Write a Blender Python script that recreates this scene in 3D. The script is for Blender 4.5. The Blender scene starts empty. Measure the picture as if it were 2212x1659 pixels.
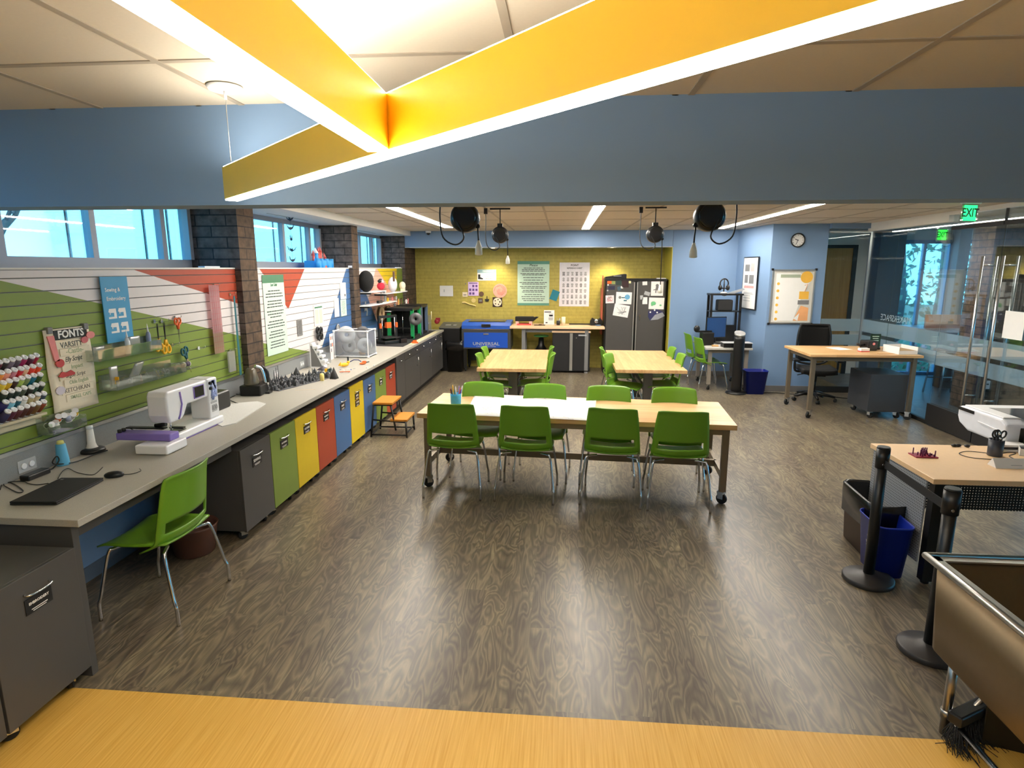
import bpy, math, random
from mathutils import Vector, Matrix
C = bpy.context.scene.collection
PI = math.pi
rnd = random.Random(7)
# ---------------------------------------------------------------- camera (2212 x 1659 frame)
CAM = Vector((0, 0, 2.05)); FPX = 1296.0
YAW, PITCH = math.radians(4.69), math.radians(10.95)
fw = Vector((-math.sin(YAW)*math.cos(PITCH), math.cos(YAW)*math.cos(PITCH), -math.sin(PITCH)))
rt = Vector((math.cos(YAW), math.sin(YAW), 0)); upv = rt.cross(fw)
def ray(x, y): return rt*((x-1106)/FPX) - upv*((y-829.5)/FPX) + fw
def PZ(x, y, z):
    d = ray(x, y); return CAM + d*((z-CAM.z)/d.z)
def PX(x, y, X):
    d = ray(x, y); return CAM + d*(X/d.x)
def PY(x, y, Y):
    d = ray(x, y); return CAM + d*(Y/d.y)
cd = bpy.data.cameras.new('camera'); co = bpy.data.objects.new('camera', cd); C.objects.link(co)
co.location = CAM; co.rotation_euler = (PI/2-PITCH, 0, YAW)
cd.sensor_fit = 'HORIZONTAL'; cd.sensor_width = 36; cd.lens = 36*FPX/2212; cd.clip_start = 0.05; cd.clip_end = 200
bpy.context.scene.camera = co
# ---------------------------------------------------------------- materials
def lin(c):
    c = c/255.0
    return c/12.92 if c <= 0.04045 else ((c+0.055)/1.055)**2.4
def rgb(c): return (lin(c[0]), lin(c[1]), lin(c[2]), 1)
_m = {}
def mat(name, col, rough=0.5, metal=0.0, var=0.08, scale=12, spec=0.5, bump=0.0, coat=0):
    if name in _m: return _m[name]
    m = bpy.data.materials.new(name); m.use_nodes = True; nt = m.node_tree; b = nt.nodes['Principled BSDF']
    tc = nt.nodes.new('ShaderNodeTexCoord'); nz = nt.nodes.new('ShaderNodeTexNoise')
    nz.inputs['Scale'].default_value = scale; nz.inputs['Detail'].default_value = 3
    nt.links.new(tc.outputs['Object'], nz.inputs['Vector'])
    mx = nt.nodes.new('ShaderNodeMix'); mx.data_type = 'RGBA'
    c = rgb(col); k1, k2 = 1-var, 1+var
    mx.inputs['A'].default_value = (c[0]*k1, c[1]*k1, c[2]*k1, 1); mx.inputs['B'].default_value = (min(1, c[0]*k2), min(1, c[1]*k2), min(1, c[2]*k2), 1)
    nt.links.new(nz.outputs['Fac'], mx.inputs['Factor']); nt.links.new(mx.outputs['Result'], b.inputs['Base Color'])
    b.inputs['Roughness'].default_value = rough; b.inputs['Metallic'].default_value = metal
    b.inputs['Specular IOR Level'].default_value = spec; b.inputs['Coat Weight'].default_value = coat
    if bump:
        bp = nt.nodes.new('ShaderNodeBump'); bp.inputs['Strength'].default_value = bump; bp.inputs['Distance'].default_value = 0.01
        nt.links.new(nz.outputs['Fac'], bp.inputs['Height']); nt.links.new(bp.outputs['Normal'], b.inputs['Normal'])
    _m[name] = m; return m
def emit(name, col, s):
    if name in _m: return _m[name]
    m = bpy.data.materials.new(name); m.use_nodes = True; nt = m.node_tree; nt.nodes.clear()
    o = nt.nodes.new('ShaderNodeOutputMaterial'); e = nt.nodes.new('ShaderNodeEmission')
    e.inputs['Color'].default_value = (col[0], col[1], col[2], 1); e.inputs['Strength'].default_value = s
    nt.links.new(e.outputs[0], o.inputs[0]); _m[name] = m; return m
def clear(name, tint=(0.9, 0.95, 0.95), fac=0.06, haze=0.0, hazecol=(0.8, 0.8, 0.8), rough=0.02):
    """thin clear sheet: see-through with a weak mirror and optional milky haze"""
    if name in _m: return _m[name]
    m = bpy.data.materials.new(name); m.use_nodes = True; nt = m.node_tree; nt.nodes.clear()
    o = nt.nodes.new('ShaderNodeOutputMaterial'); t = nt.nodes.new('ShaderNodeBsdfTransparent'); t.inputs[0].default_value = (*tint, 1)
    g = nt.nodes.new('ShaderNodeBsdfGlossy'); g.inputs['Roughness'].default_value = rough
    fr = nt.nodes.new('ShaderNodeLayerWeight'); fr.inputs[0].default_value = 0.25
    ma = nt.nodes.new('ShaderNodeMath'); ma.operation = 'MULTIPLY_ADD'; ma.inputs[1].default_value = 0.5; ma.inputs[2].default_value = fac
    nt.links.new(fr.outputs['Fresnel'], ma.inputs[0])
    last = t
    if haze:
        d = nt.nodes.new('ShaderNodeBsdfDiffuse'); d.inputs[0].default_value = (*hazecol, 1)
        tr = nt.nodes.new('ShaderNodeBsdfTranslucent'); tr.inputs[0].default_value = (*hazecol, 1)
        a = nt.nodes.new('ShaderNodeMixShader'); a.inputs[0].default_value = 0.5
        nt.links.new(d.outputs[0], a.inputs[1]); nt.links.new(tr.outputs[0], a.inputs[2])
        h = nt.nodes.new('ShaderNodeMixShader'); h.inputs[0].default_value = haze
        nt.links.new(t.outputs[0], h.inputs[1]); nt.links.new(a.outputs[0], h.inputs[2]); last = h
    mx = nt.nodes.new('ShaderNodeMixShader'); nt.links.new(ma.outputs[0], mx.inputs[0])
    nt.links.new(last.outputs[0], mx.inputs[1]); nt.links.new(g.outputs[0], mx.inputs[2]); nt.links.new(mx.outputs[0], o.inputs[0])
    _m[name] = m; return m
def nodes(name):
    m = bpy.data.materials.new(name); m.use_nodes = True; nt = m.node_tree; _m[name] = m
    return m, nt, nt.nodes['Principled BSDF'], nt.nodes.new, nt.links.new
def ramp(nt, stops):
    r = nt.nodes.new('ShaderNodeValToRGB'); e = r.color_ramp.elements
    while len(e) < len(stops): e.new(0.5)
    for i, (p, c) in enumerate(stops): e[i].position = p; e[i].color = rgb(c)
    return r
def floor_mat():
    m, nt, b, N, L = nodes('vinyl_wood_floor')
    tc = N('ShaderNodeTexCoord'); mp = N('ShaderNodeMapping'); mp.inputs['Rotation'].default_value = (0, 0, PI/2)
    L(tc.outputs['Object'], mp.inputs['Vector'])
    br = N('ShaderNodeTexBrick'); br.inputs['Scale'].default_value = 1; br.offset = 0.37
    br.inputs['Brick Width'].default_value = 1.05; br.inputs['Row Height'].default_value = 0.152; br.inputs['Mortar Size'].default_value = 0.0008
    br.inputs['Color1'].default_value = (0.1, 0.1, 0.1, 1); br.inputs['Color2'].default_value = (0.9, 0.9, 0.9, 1); br.inputs['Mortar'].default_value = (0.4, 0.4, 0.4, 1)
    L(mp.outputs[0], br.inputs['Vector'])
    # plank-dependent shift of the grain
    add = N('ShaderNodeVectorMath'); add.operation = 'MULTIPLY_ADD'; add.inputs[1].default_value = (9, 3, 5)
    L(br.outputs['Color'], add.inputs[0]); L(tc.outputs['Object'], add.inputs[2])
    m2 = N('ShaderNodeMapping'); m2.inputs['Scale'].default_value = (4.2, 0.95, 1); L(add.outputs[0], m2.inputs['Vector'])
    n1 = N('ShaderNodeTexNoise'); n1.inputs['Scale'].default_value = 2.1; n1.inputs['Detail'].default_value = 1.5; n1.inputs['Distortion'].default_value = 1.1
    L(m2.outputs[0], n1.inputs['Vector'])
    rg = N('ShaderNodeMath'); rg.operation = 'MULTIPLY'; rg.inputs[1].default_value = 16.0; L(n1.outputs['Fac'], rg.inputs[0])
    fr = N('ShaderNodeMath'); fr.operation = 'PINGPONG'; fr.inputs[1].default_value = 1.0; L(rg.outputs[0], fr.inputs[0])
    m3 = N('ShaderNodeMapping'); m3.inputs['Scale'].default_value = (60, 2.2, 1); L(add.outputs[0], m3.inputs['Vector'])
    n2 = N('ShaderNodeTexNoise'); n2.inputs['Scale'].default_value = 1.6; n2.inputs['Detail'].default_value = 5; L(m3.outputs[0], n2.inputs['Vector'])
    n3 = N('ShaderNodeTexNoise'); n3.inputs['Scale'].default_value = 1.7; n3.inputs['Detail'].default_value = 2; L(m2.outputs[0], n3.inputs['Vector'])
    r1 = ramp(nt, [(0.0, (84, 78, 72)), (0.45, (116, 109, 98)), (0.8, (148, 139, 121)), (1.0, (190, 180, 154))])
    mixf = N('ShaderNodeMath'); mixf.operation = 'MULTIPLY_ADD'; mixf.inputs[1].default_value = 0.5
    s2 = N('ShaderNodeMath'); s2.operation = 'MULTIPLY'; s2.inputs[1].default_value = 0.52; L(n2.outputs['Fac'], s2.inputs[0])
    L(fr.outputs[0], mixf.inputs[0]); L(s2.outputs[0], mixf.inputs[2]); L(mixf.outputs[0], r1.inputs[0])
    r2 = ramp(nt, [(0.3, (205, 196, 190)), (0.7, (255, 250, 232))]); L(n3.outputs['Fac'], r2.inputs[0])
    mu = N('ShaderNodeMix'); mu.data_type = 'RGBA'; mu.blend_type = 'MULTIPLY'; mu.inputs['Factor'].default_value = 1
    L(r1.outputs[0], mu.inputs['A']); L(r2.outputs[0], mu.inputs['B'])
    r3 = ramp(nt, [(0.0, (238, 236, 236)), (1.0, (255, 254, 250))]); L(br.outputs['Color'], r3.inputs[0])
    mu2 = N('ShaderNodeMix'); mu2.data_type = 'RGBA'; mu2.blend_type = 'MULTIPLY'; mu2.inputs['Factor'].default_value = 1
    L(mu.outputs['Result'], mu2.inputs['A']); L(r3.outputs[0], mu2.inputs['B']); L(mu2.outputs['Result'], b.inputs['Base Color'])
    b.inputs['Roughness'].default_value = 0.34; b.inputs['Specular IOR Level'].default_value = 0.42
    return m
def streak_mat(name, c1, c2, sx, sy, rough=0.4, spec=0.4):
    m, nt, b, N, L = nodes(name)
    tc = N('ShaderNodeTexCoord'); mp = N('ShaderNodeMapping'); mp.inputs['Scale'].default_value = (sx, sy, sy)
    L(tc.outputs['Object'], mp.inputs['Vector']); n = N('ShaderNodeTexNoise'); n.inputs['Scale'].default_value = 1; n.inputs['Detail'].default_value = 4
    L(mp.outputs[0], n.inputs['Vector']); r = ramp(nt, [(0.3, c1), (0.7, c2)]); L(n.outputs['Fac'], r.inputs[0]); L(r.outputs[0], b.inputs['Base Color'])
    b.inputs['Roughness'].default_value = rough; b.inputs['Specular IOR Level'].default_value = spec
    return m
def block_mat():
    """butcher block: staves running along local X"""
    m, nt, b, N, L = nodes('butcher_block')
    tc = N('ShaderNodeTexCoord'); br = N('ShaderNodeTexBrick'); br.inputs['Scale'].default_value = 1; br.inputs['Brick Width'].default_value = 0.9
    br.inputs['Row Height'].default_value = 0.085; br.inputs['Mortar Size'].default_value = 0.0006; br.offset = 0.43
    br.inputs['Color1'].default_value = rgb((226, 188, 138)); br.inputs['Color2'].default_value = rgb((208, 168, 116)); br.inputs['Mortar'].default_value = rgb((190, 150, 102))
    L(tc.outputs['Object'], br.inputs['Vector'])
    mp = N('ShaderNodeMapping'); mp.inputs['Scale'].default_value = (1.3, 16, 16); L(tc.outputs['Object'], mp.inputs['Vector'])
    n = N('ShaderNodeTexNoise'); n.inputs['Scale'].default_value = 2; n.inputs['Detail'].default_value = 4; L(mp.outputs[0], n.inputs['Vector'])
    r = ramp(nt, [(0.3, (228, 218, 206)), (0.75, (255, 255, 255))]); L(n.outputs['Fac'], r.inputs[0])
    mu = N('ShaderNodeMix'); mu.data_type = 'RGBA'; mu.blend_type = 'MULTIPLY'; mu.inputs['Factor'].default_value = 1
    L(br.outputs['Color'], mu.inputs['A']); L(r.outputs[0], mu.inputs['B']); L(mu.outputs['Result'], b.inputs['Base Color'])
    b.inputs['Roughness'].default_value = 0.38; return m
def brick_mat(name, axes, w, h, cols, mortar, ms=0.006, rough=0.85, bump=0.6, var=0.35):
    m, nt, b, N, L = nodes(name)
    tc = N('ShaderNodeTexCoord'); sp = N('ShaderNodeSeparateXYZ'); cb = N('ShaderNodeCombineXYZ'); L(tc.outputs['Object'], sp.inputs[0])
    L(sp.outputs[axes[0]], cb.inputs[0]); L(sp.outputs[axes[1]], cb.inputs[1])
    br = N('ShaderNodeTexBrick'); br.inputs['Scale'].default_value = 1; br.inputs['Brick Width'].default_value = w; br.inputs['Row Height'].default_value = h
    br.inputs['Mortar Size'].default_value = ms; br.inputs['Color1'].default_value = rgb(cols[0]); br.inputs['Color2'].default_value = rgb(cols[1]); br.inputs['Mortar'].default_value = rgb(mortar)
    L(cb.outputs[0], br.inputs['Vector'])
    n = N('ShaderNodeTexNoise'); n.inputs['Scale'].default_value = 14; n.inputs['Detail'].default_value = 5; L(tc.outputs['Object'], n.inputs['Vector'])
    k = int(255*(1-var)); r = ramp(nt, [(0.3, (k, k, k)), (0.7, (255, 255, 255))]); L(n.outputs['Fac'], r.inputs[0])
    mu = N('ShaderNodeMix'); mu.data_type = 'RGBA'; mu.blend_type = 'MULTIPLY'; mu.inputs['Factor'].default_value = 1
    L(br.outputs['Color'], mu.inputs['A']); L(r.outputs[0], mu.inputs['B']); L(mu.outputs['Result'], b.inputs['Base Color'])
    bp = N('ShaderNodeBump'); bp.inputs['Strength'].default_value = bump; bp.inputs['Distance'].default_value = 0.01; bp.invert = True
    L(br.outputs['Fac'], bp.inputs['Height']); L(bp.outputs['Normal'], b.inputs['Normal']); b.inputs['Roughness'].default_value = rough
    return m
def speckle_mat(name, c, c2, scale=260, rough=0.45):
    m, nt, b, N, L = nodes(name)
    tc = N('ShaderNodeTexCoord'); n = N('ShaderNodeTexNoise'); n.inputs['Scale'].default_value = scale; n.inputs['Detail'].default_value = 2
    L(tc.outputs['Object'], n.inputs['Vector']); r = ramp(nt, [(0.35, c2), (0.6, c)]); L(n.outputs['Fac'], r.inputs[0]); L(r.outputs[0], b.inputs['Base Color'])
    b.inputs['Roughness'].default_value = rough; return m
# ---------------------------------------------------------------- mesh builder
_txt = {}
def frame(o, right, up):
    r = Vector(right).normalized(); u = Vector(up).normalized(); n = r.cross(u)
    return Matrix(((r.x, u.x, n.x, o[0]), (r.y, u.y, n.y, o[1]), (r.z, u.z, n.z, o[2]), (0, 0, 0, 1)))
class B:
    def __init__(s, M=None): s.v = []; s.f = []; s.mi = []; s.sm = []; s.M = M
    def add(s, vs, fs, m=0, smooth=False, M=None):
        o = len(s.v); MM = M if M is not None else s.M
        for p in vs:
            p = Vector(p); s.v.append(MM @ p if MM is not None else p)
        for f in fs: s.f.append([i+o for i in f]); s.mi.append(m); s.sm.append(smooth)
        return s
    def box(s, a, b, m=0, M=None):
        x0, y0, z0 = [min(a[i], b[i]) for i in range(3)]; x1, y1, z1 = [max(a[i], b[i]) for i in range(3)]
        return s.add([(x0,y0,z0),(x1,y0,z0),(x1,y1,z0),(x0,y1,z0),(x0,y0,z1),(x1,y0,z1),(x1,y1,z1),(x0,y1,z1)],
                     [(0,3,2,1),(4,5,6,7),(0,1,5,4),(1,2,6,5),(2,3,7,6),(3,0,4,7)], m, False, M)
    def ring(s, rings, closed=True, caps=True, m=0, smooth=True, M=None):
        n = len(rings[0]); vs = [p for r in rings for p in r]; fs = []
        for i in range(len(rings)-1):
            for j in range(n if closed else n-1):
                k = (j+1) % n; fs.append((i*n+j, i*n+k, (i+1)*n+k, (i+1)*n+j))
        s.add(vs, fs, m, smooth, M)
        if caps and closed:
            o = len(s.v)-len(vs)
            s.f.append([o+j for j in range(n)][::-1]); s.mi.append(m); s.sm.append(False)
            s.f.append([o+(len(rings)-1)*n+j for j in range(n)]); s.mi.append(m); s.sm.append(False)
        return s
    def tube(s, pts, r, n=8, m=0, caps=True, M=None):
        pts = [Vector(p) for p in pts]; rs = r if isinstance(r, (list, tuple)) else [r]*len(pts); rings = []; pr = None
        for i, p in enumerate(pts):
            a = pts[max(i-1, 0)]; b = pts[min(i+1, len(pts)-1)]; t = (b-a)
            t = t.normalized() if t.length > 1e-9 else Vector((0, 0, 1))
            if pr is None:
                ref = Vector((0, 0, 1)) if abs(t.z) < 0.9 else Vector((1, 0, 0)); u = t.cross(ref).normalized()
            else:
                u = (pr - t*pr.dot(t)); u = u.normalized() if u.length > 1e-6 else t.orthogonal().normalized()
            pr = u; w = t.cross(u)
            rings.append([p + (u*math.cos(2*PI*k/n) + w*math.sin(2*PI*k/n))*rs[i] for k in range(n)])
        return s.ring(rings, True, caps, m, True, M)
    def cyl(s, a, b, r, r2=None, n=16, m=0, caps=True, M=None):
        return s.tube([a, b], [r, r if r2 is None else r2], n, m, caps, M)
    def lathe(s, prof, c=(0, 0, 0), n=20, m=0, M=None, sx=1, sy=1, caps=True):
        rings = [[(c[0]+r*sx*math.cos(2*PI*k/n), c[1]+r*sy*math.sin(2*PI*k/n), c[2]+z) for k in range(n)] for r, z in prof]
        return s.ring(rings, True, caps, m, True, M)
    def prism(s, poly, d0, d1, m=0, M=None):
        """polygon in local xy, extruded along local z"""
        n = len(poly); vs = [(x, y, d0) for x, y in poly]+[(x, y, d1) for x, y in poly]
        fs = [tuple(range(n))[::-1], tuple(range(n, 2*n))]+[(i, (i+1) % n, n+(i+1) % n, n+i) for i in range(n)]
        return s.add(vs, fs, m, False, M)
    def poly(s, pts, m=0, M=None): return s.add(pts, [tuple(range(len(pts)))], m, False, M)
    def sphere(s, c, r, sc=(1, 1, 1), n=14, k=9, m=0, M=None):
        prof = [(max(1e-4, math.sin(PI*i/k)), -math.cos(PI*i/k)) for i in range(k+1)]
        rings = [[(c[0]+r*sc[0]*q*math.cos(2*PI*j/n), c[1]+r*sc[1]*q*math.sin(2*PI*j/n), c[2]+r*sc[2]*z) for j in range(n)] for q, z in prof]
        return s.ring(rings, True, True, m, True, M)
    def shell(s, fn, nu, nv, t, keep=None, m=0, M=None):
        """thick curved sheet fn(u,v); keep(u,v) drops cells"""
        e = 1e-3
        def P(u, v): return Vector(fn(u, v))
        top = []; bot = []
        for j in range(nv+1):
            for i in range(nu+1):
                u, v = i/nu, j/nv; p = P(u, v)
                du = P(min(1, u+e), v)-P(max(0, u-e), v); dv = P(u, min(1, v+e))-P(u, max(0, v-e))
                nn = du.cross(dv).normalized(); top.append(p+nn*t/2); bot.append(p-nn*t/2)
        W = nu+1; K = {}
        for j in range(nv):
            for i in range(nu): K[i, j] = keep is None or keep((i+.5)/nu, (j+.5)/nv)
        o = len(top); fs = []
        for (i, j), ok in K.items():
            if not ok: continue
            q = [j*W+i, j*W+i+1, (j+1)*W+i+1, (j+1)*W+i]; fs.append(tuple(q)); fs.append(tuple(a+o for a in q[::-1]))
            for (di, dj, a, b) in ((0, -1, 0, 1), (1, 0, 1, 2), (0, 1, 2, 3), (-1, 0, 3, 0)):
                if not K.get((i+di, j+dj), False): fs.append((q[b], q[a], q[a]+o, q[b]+o))
        return s.add(top+bot, fs, m, True, M)
    def text(s, st, size, M, m=0, align='CENTER', th=0.0012, shear=0.0, sx=1.0, bold=0.0):
        key = (st, align, shear, bold)
        if key not in _txt:
            cu = bpy.data.curves.new('t', 'FONT'); cu.body = st; cu.align_x = align; cu.align_y = 'CENTER'; cu.size = 1; cu.resolution_u = 2
            cu.shear = shear; cu.offset = bold; cu.extrude = 0.01
            ob = bpy.data.objects.new('t', cu); me = bpy.data.meshes.new_from_object(ob)
            _txt[key] = ([v.co.copy() for v in me.vertices], [tuple(p.vertices) for p in me.polygons])
            bpy.data.objects.remove(ob); bpy.data.curves.remove(cu); bpy.data.meshes.remove(me)
        vs, fs = _txt[key]
        return s.add([(p.x*size*sx, p.y*size, (p.z+0.01)/0.02*th) for p in vs], fs, m, False, M)
    def rect(s, M, x0, y0, x1, y1, m=0, d=0.0008): return s.box((x0, y0, 0), (x1, y1, d), m, M)
    def obj(s, name, mats, parent=None, loc=None, rot=None, bevel=0, seg=2, sub=0, center=False):
        me = bpy.data.meshes.new(name); off = Vector((0, 0, 0))
        if center and s.v:
            xs = [p.x for p in s.v]; ys = [p.y for p in s.v]; off = Vector(((min(xs)+max(xs))/2, (min(ys)+max(ys))/2, min(p.z for p in s.v)))
        me.from_pydata([tuple(p-off) for p in s.v], [], s.f)
        for x in (mats if isinstance(mats, (list, tuple)) else [mats]): me.materials.append(x)
        me.polygons.foreach_set('material_index', s.mi); me.polygons.foreach_set('use_smooth', s.sm); me.update()
        o = bpy.data.objects.new(name, me); C.objects.link(o)
        if parent is not None: o.parent = parent
        o.location = Vector(loc)+off if loc is not None else off
        if rot is not None: o.rotation_euler = rot
        if bevel:
            md = o.modifiers.new('bevel', 'BEVEL'); md.width = bevel; md.segments = seg; md.limit_method = 'ANGLE'; md.angle_limit = math.radians(50)
        if sub:
            md = o.modifiers.new('sub', 'SUBSURF'); md.levels = sub; md.render_levels = sub
        return o
def tag(o, label, cat, group=None):
    o['label'] = label; o['category'] = cat
    if group: o['group'] = group
    return o
def thing(name, label, cat, loc=(0, 0, 0), rz=0, group=None):
    o = bpy.data.objects.new(name, None); C.objects.link(o); o.location = loc; o.rotation_euler = (0, 0, rz); o.empty_display_size = .1
    return tag(o, label, cat, group)
def struct(b, name, mats, label=None, parent=None, **k):
    o = b.obj(name, mats, parent, **k)
    if parent is None: o['kind'] = 'structure'
    if label: o['label'] = label
    return o
def solo(b, name, mats, label, cat, group=None, **k):
    k.setdefault('center', True)
    return tag(b.obj(name, mats, **k), label, cat, group)
def dup(root, loc, rz, label=None, group=None):
    r = root.copy(); C.objects.link(r); r.location = loc; r.rotation_euler = (0, 0, rz)
    if label: r['label'] = label
    if group: r['group'] = group
    for ch in list(root.children):
        c = ch.copy(); C.objects.link(c); c.parent = r
        for g in ch.children:
            d = g.copy(); C.objects.link(d); d.parent = c
    return r
def arc(c, r, a0, a1, n, ax=(1, 0, 0), ay=(0, 0, 1)):
    ax, ay = Vector(ax), Vector(ay)
    return [Vector(c)+ax*(r*math.cos(a0+(a1-a0)*i/n))+ay*(r*math.sin(a0+(a1-a0)*i/n)) for i in range(n+1)]
def smooth_path(pts, k=4):
    pts = [Vector(p) for p in pts]; out = []
    for i in range(len(pts)-1):
        p0, p1, p2, p3 = pts[max(i-1, 0)], pts[i], pts[i+1], pts[min(i+2, len(pts)-1)]
        for j in range(k):
            t = j/k; out.append(0.5*((2*p1)+(p2-p0)*t+(2*p0-5*p1+4*p2-p3)*t*t+(3*p1-p0-3*p2+p3)*t**3))
    return out+[pts[-1]]
LW = lambda y, z, x=-3.085: frame((x, y, z), (0, 1, 0), (0, 0, 1))      # sheet on the left wall
FWL = lambda x, z, y: frame((x, y, z), (1, 0, 0), (0, 0, 1))            # sheet facing the viewer's side
UP = lambda x, y, z, a=0: frame((x, y, z), (math.cos(a), math.sin(a), 0), (-math.sin(a), math.cos(a), 0))
# palette
M_floor = floor_mat(); M_yel = streak_mat('yellow_vinyl', (204, 155, 62), (224, 180, 92), 120, 3.0, 0.45, 0.35)
M_block = block_mat(); M_count = speckle_mat('quartz_counter', (172, 168, 157), (160, 156, 146)); M_splash = speckle_mat('grey_backsplash', (137, 140, 141), (128, 131, 132))
M_blue = mat('blue_paint', (118, 146, 180), 0.6, var=0.03, scale=3); M_white = mat('white_paint', (226, 222, 214), 0.65, var=0.03)
M_ceil = mat('ceiling_tile', (206, 197, 182), 0.9, var=0.04, scale=90); M_tbar = mat('ceiling_bar', (168, 158, 143), 0.6)
M_gray = mat('charcoal_laminate', (74, 72, 70), 0.42, var=0.05); M_dark = mat('dark_toe', (28, 26, 25), 0.6)
M_black = mat('black_plastic', (20, 20, 21), 0.38, var=0.1); M_blackm = mat('black_matte', (24, 24, 25), 0.7); M_rub = mat('black_rubber', (18, 18, 18), 0.6)
M_chrome = mat('chrome', (216, 217, 219), 0.14, 1.0, var=0.02); M_steel = mat('brushed_steel', (168, 162, 152), 0.3, 1.0, var=0.05); M_bronze = mat('warm_metal_leg', (128, 116, 98), 0.42, 0.55, var=0.04)
M_alu = mat('aluminium', (190, 190, 188), 0.35, 0.9, var=0.03)
M_green = mat('green_plastic', (104, 152, 36), 0.36, var=0.04, scale=200); M_paper = mat('paper_white', (236, 234, 230), 0.7, var=0.02); M_ink = mat('black_ink', (34, 34, 36), 0.7)
M_wplas = mat('white_plastic', (238, 238, 240), 0.3, var=0.02); M_purple = mat('purple_plastic', (132, 112, 190), 0.4, var=0.03); M_cream = mat('cream_fabric', (232, 218, 192), 0.9, var=0.05, scale=60)
M_red = mat('red_paint', (168, 66, 38), 0.5, var=0.04); M_sgreen = mat('green_paint', (122, 142, 58), 0.5, var=0.04); M_swhite = mat('slat_white', (222, 214, 212), 0.5, var=0.03); M_sblue = mat('slat_blue', (66, 104, 152), 0.5, var=0.04); M_syel = mat('slat_yellow', (216, 186, 28), 0.5, var=0.04); M_spink = mat('slat_pink', (228, 172, 150), 0.5, var=0.04)
M_lgreen = mat('mint_paper', (196, 220, 200), 0.7, var=0.02); M_dgreen = mat('forest_ink', (74, 122, 92), 0.7); M_teal = mat('teal', (22, 96, 108), 0.5)
M_orange = mat('orange_plastic', (232, 98, 30), 0.45); M_ygold = mat('yellow_plastic', (240, 182, 30), 0.42); M_sky = mat('sky_blue', (64, 152, 196), 0.55, var=0.03); M_rblue = mat('royal_blue_plastic', (18, 46, 160), 0.4); M_wood = mat('plain_wood', (200, 156, 104), 0.55, var=0.1); M_hblue = mat('laser_blue', (22, 80, 186), 0.4, var=0.03); M_brown = mat('brown_plastic', (92, 66, 48), 0.55, var=0.06)
M_lgray = mat('light_grey', (176, 178, 180), 0.45); M_mgray = mat('mid_grey', (120, 120, 120), 0.5); M_pink = mat('pink_felt', (226, 140, 138), 0.85); M_acry = clear('clear_acrylic', (0.88, 0.93, 0.88), 0.10, 0.10); M_bag = clear('clear_bag', (0.85, 0.85, 0.85), 0.15, 0.45, (0.8, 0.8, 0.8), 0.2); M_frost = clear('frosted_plastic', (0.9, 0.92, 0.94), 0.06, 0.2, (0.75, 0.77, 0.82), 0.25)
M_glass = clear('window_glass', (0.92, 0.98, 1.0), 0.02); M_pglass = clear('partition_glass', (0.90, 0.94, 0.94), 0.02); M_film = clear('frosted_film', (0.85, 0.9, 0.94), 0.02, 0.55, (0.86, 0.92, 0.96), 0.3)
M_hang = mat('marigold_enamel', (244, 194, 24), 0.45, var=0.02)
# ================================================================= the room
ZC = 2.745; HB = 2.326; XW = -3.52; XG = 4.90
M_pilx = brick_mat('dark_brick_shaded_side', (1, 2), 0.30, 0.1015, ((104, 82, 62), (84, 66, 50)), (50, 40, 33))
M_pily = brick_mat('dark_brick_lit_front', (0, 2), 0.30, 0.1015, ((118, 104, 96), (92, 82, 77)), (52, 46, 43))  # same brick as the side faces; grey window light put into its colour
M_olive = brick_mat('olive_painted_brick', (0, 2), 0.30, 0.068, ((190, 174, 82), (184, 168, 78)), (168, 152, 68), 0.004, 0.5, 0.35, 0.08)
M_oliv2 = mat('olive_paint', (192, 178, 70), 0.5, var=0.03)
M_lob = streak_mat('lobby_floor_stone', (78, 84, 90), (104, 110, 114), 1.2, 14, 0.35)
M_base = mat('taupe_baseboard', (112, 108, 104), 0.6, var=0.03)
struct(B().box((XW, 2.456, -0.1), (XG, 12.6, 0)), 'floor', M_floor)
struct(B().box((XW, -4, -0.1), (XG, 2.456, 0)), 'floor_entry', M_yel)
struct(B().box((XG, -4, -0.1), (14, 12.22, -0.001)), 'floor_lobby', M_lob)
# ceilings with their grid
def ceil(name, x0, y0, x1, y1, xs, ys, w):
    b = B().box((x0, y0, ZC), (x1, y1, ZC+.1))
    for x in xs: b.box((x-w/2, y0, ZC-.004), (x+w/2, y1, ZC), 1)
    for y in ys: b.box((x0, y-w/2, ZC-.0035), (x1, y+w/2, ZC), 1)
    return struct(b, name, [M_ceil, M_tbar])
ceil('ceiling_front', XW, -4, 14, 2.675, [-2.043-.65, -2.043, -1.394, -.83, -.173, .513, 1.155, 1.8, 2.45, 3.1, 3.75], [2.12, .82, -.48, -1.78], .026)
ceil('ceiling', -2.92, 2.675, 14, 12.6, [-2.27+.68*i for i in range(0, 11)], [3.9+1.3*i for i in range(0, 7)], .026)
b = B().box((XW, 2.84, 2.655), (-2.92, 11.69, 2.845))
for y in (7.3, 10.2): b.box((-3.33, y-.55, 2.652), (-3.31, y+.55, 2.656), 1)
struct(b, 'ceiling_window_bay', [M_white, M_tbar])
struct(B().box((XW, 2.675, HB), (XG, 2.84, ZC)), 'wall_header', M_blue)
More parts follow.
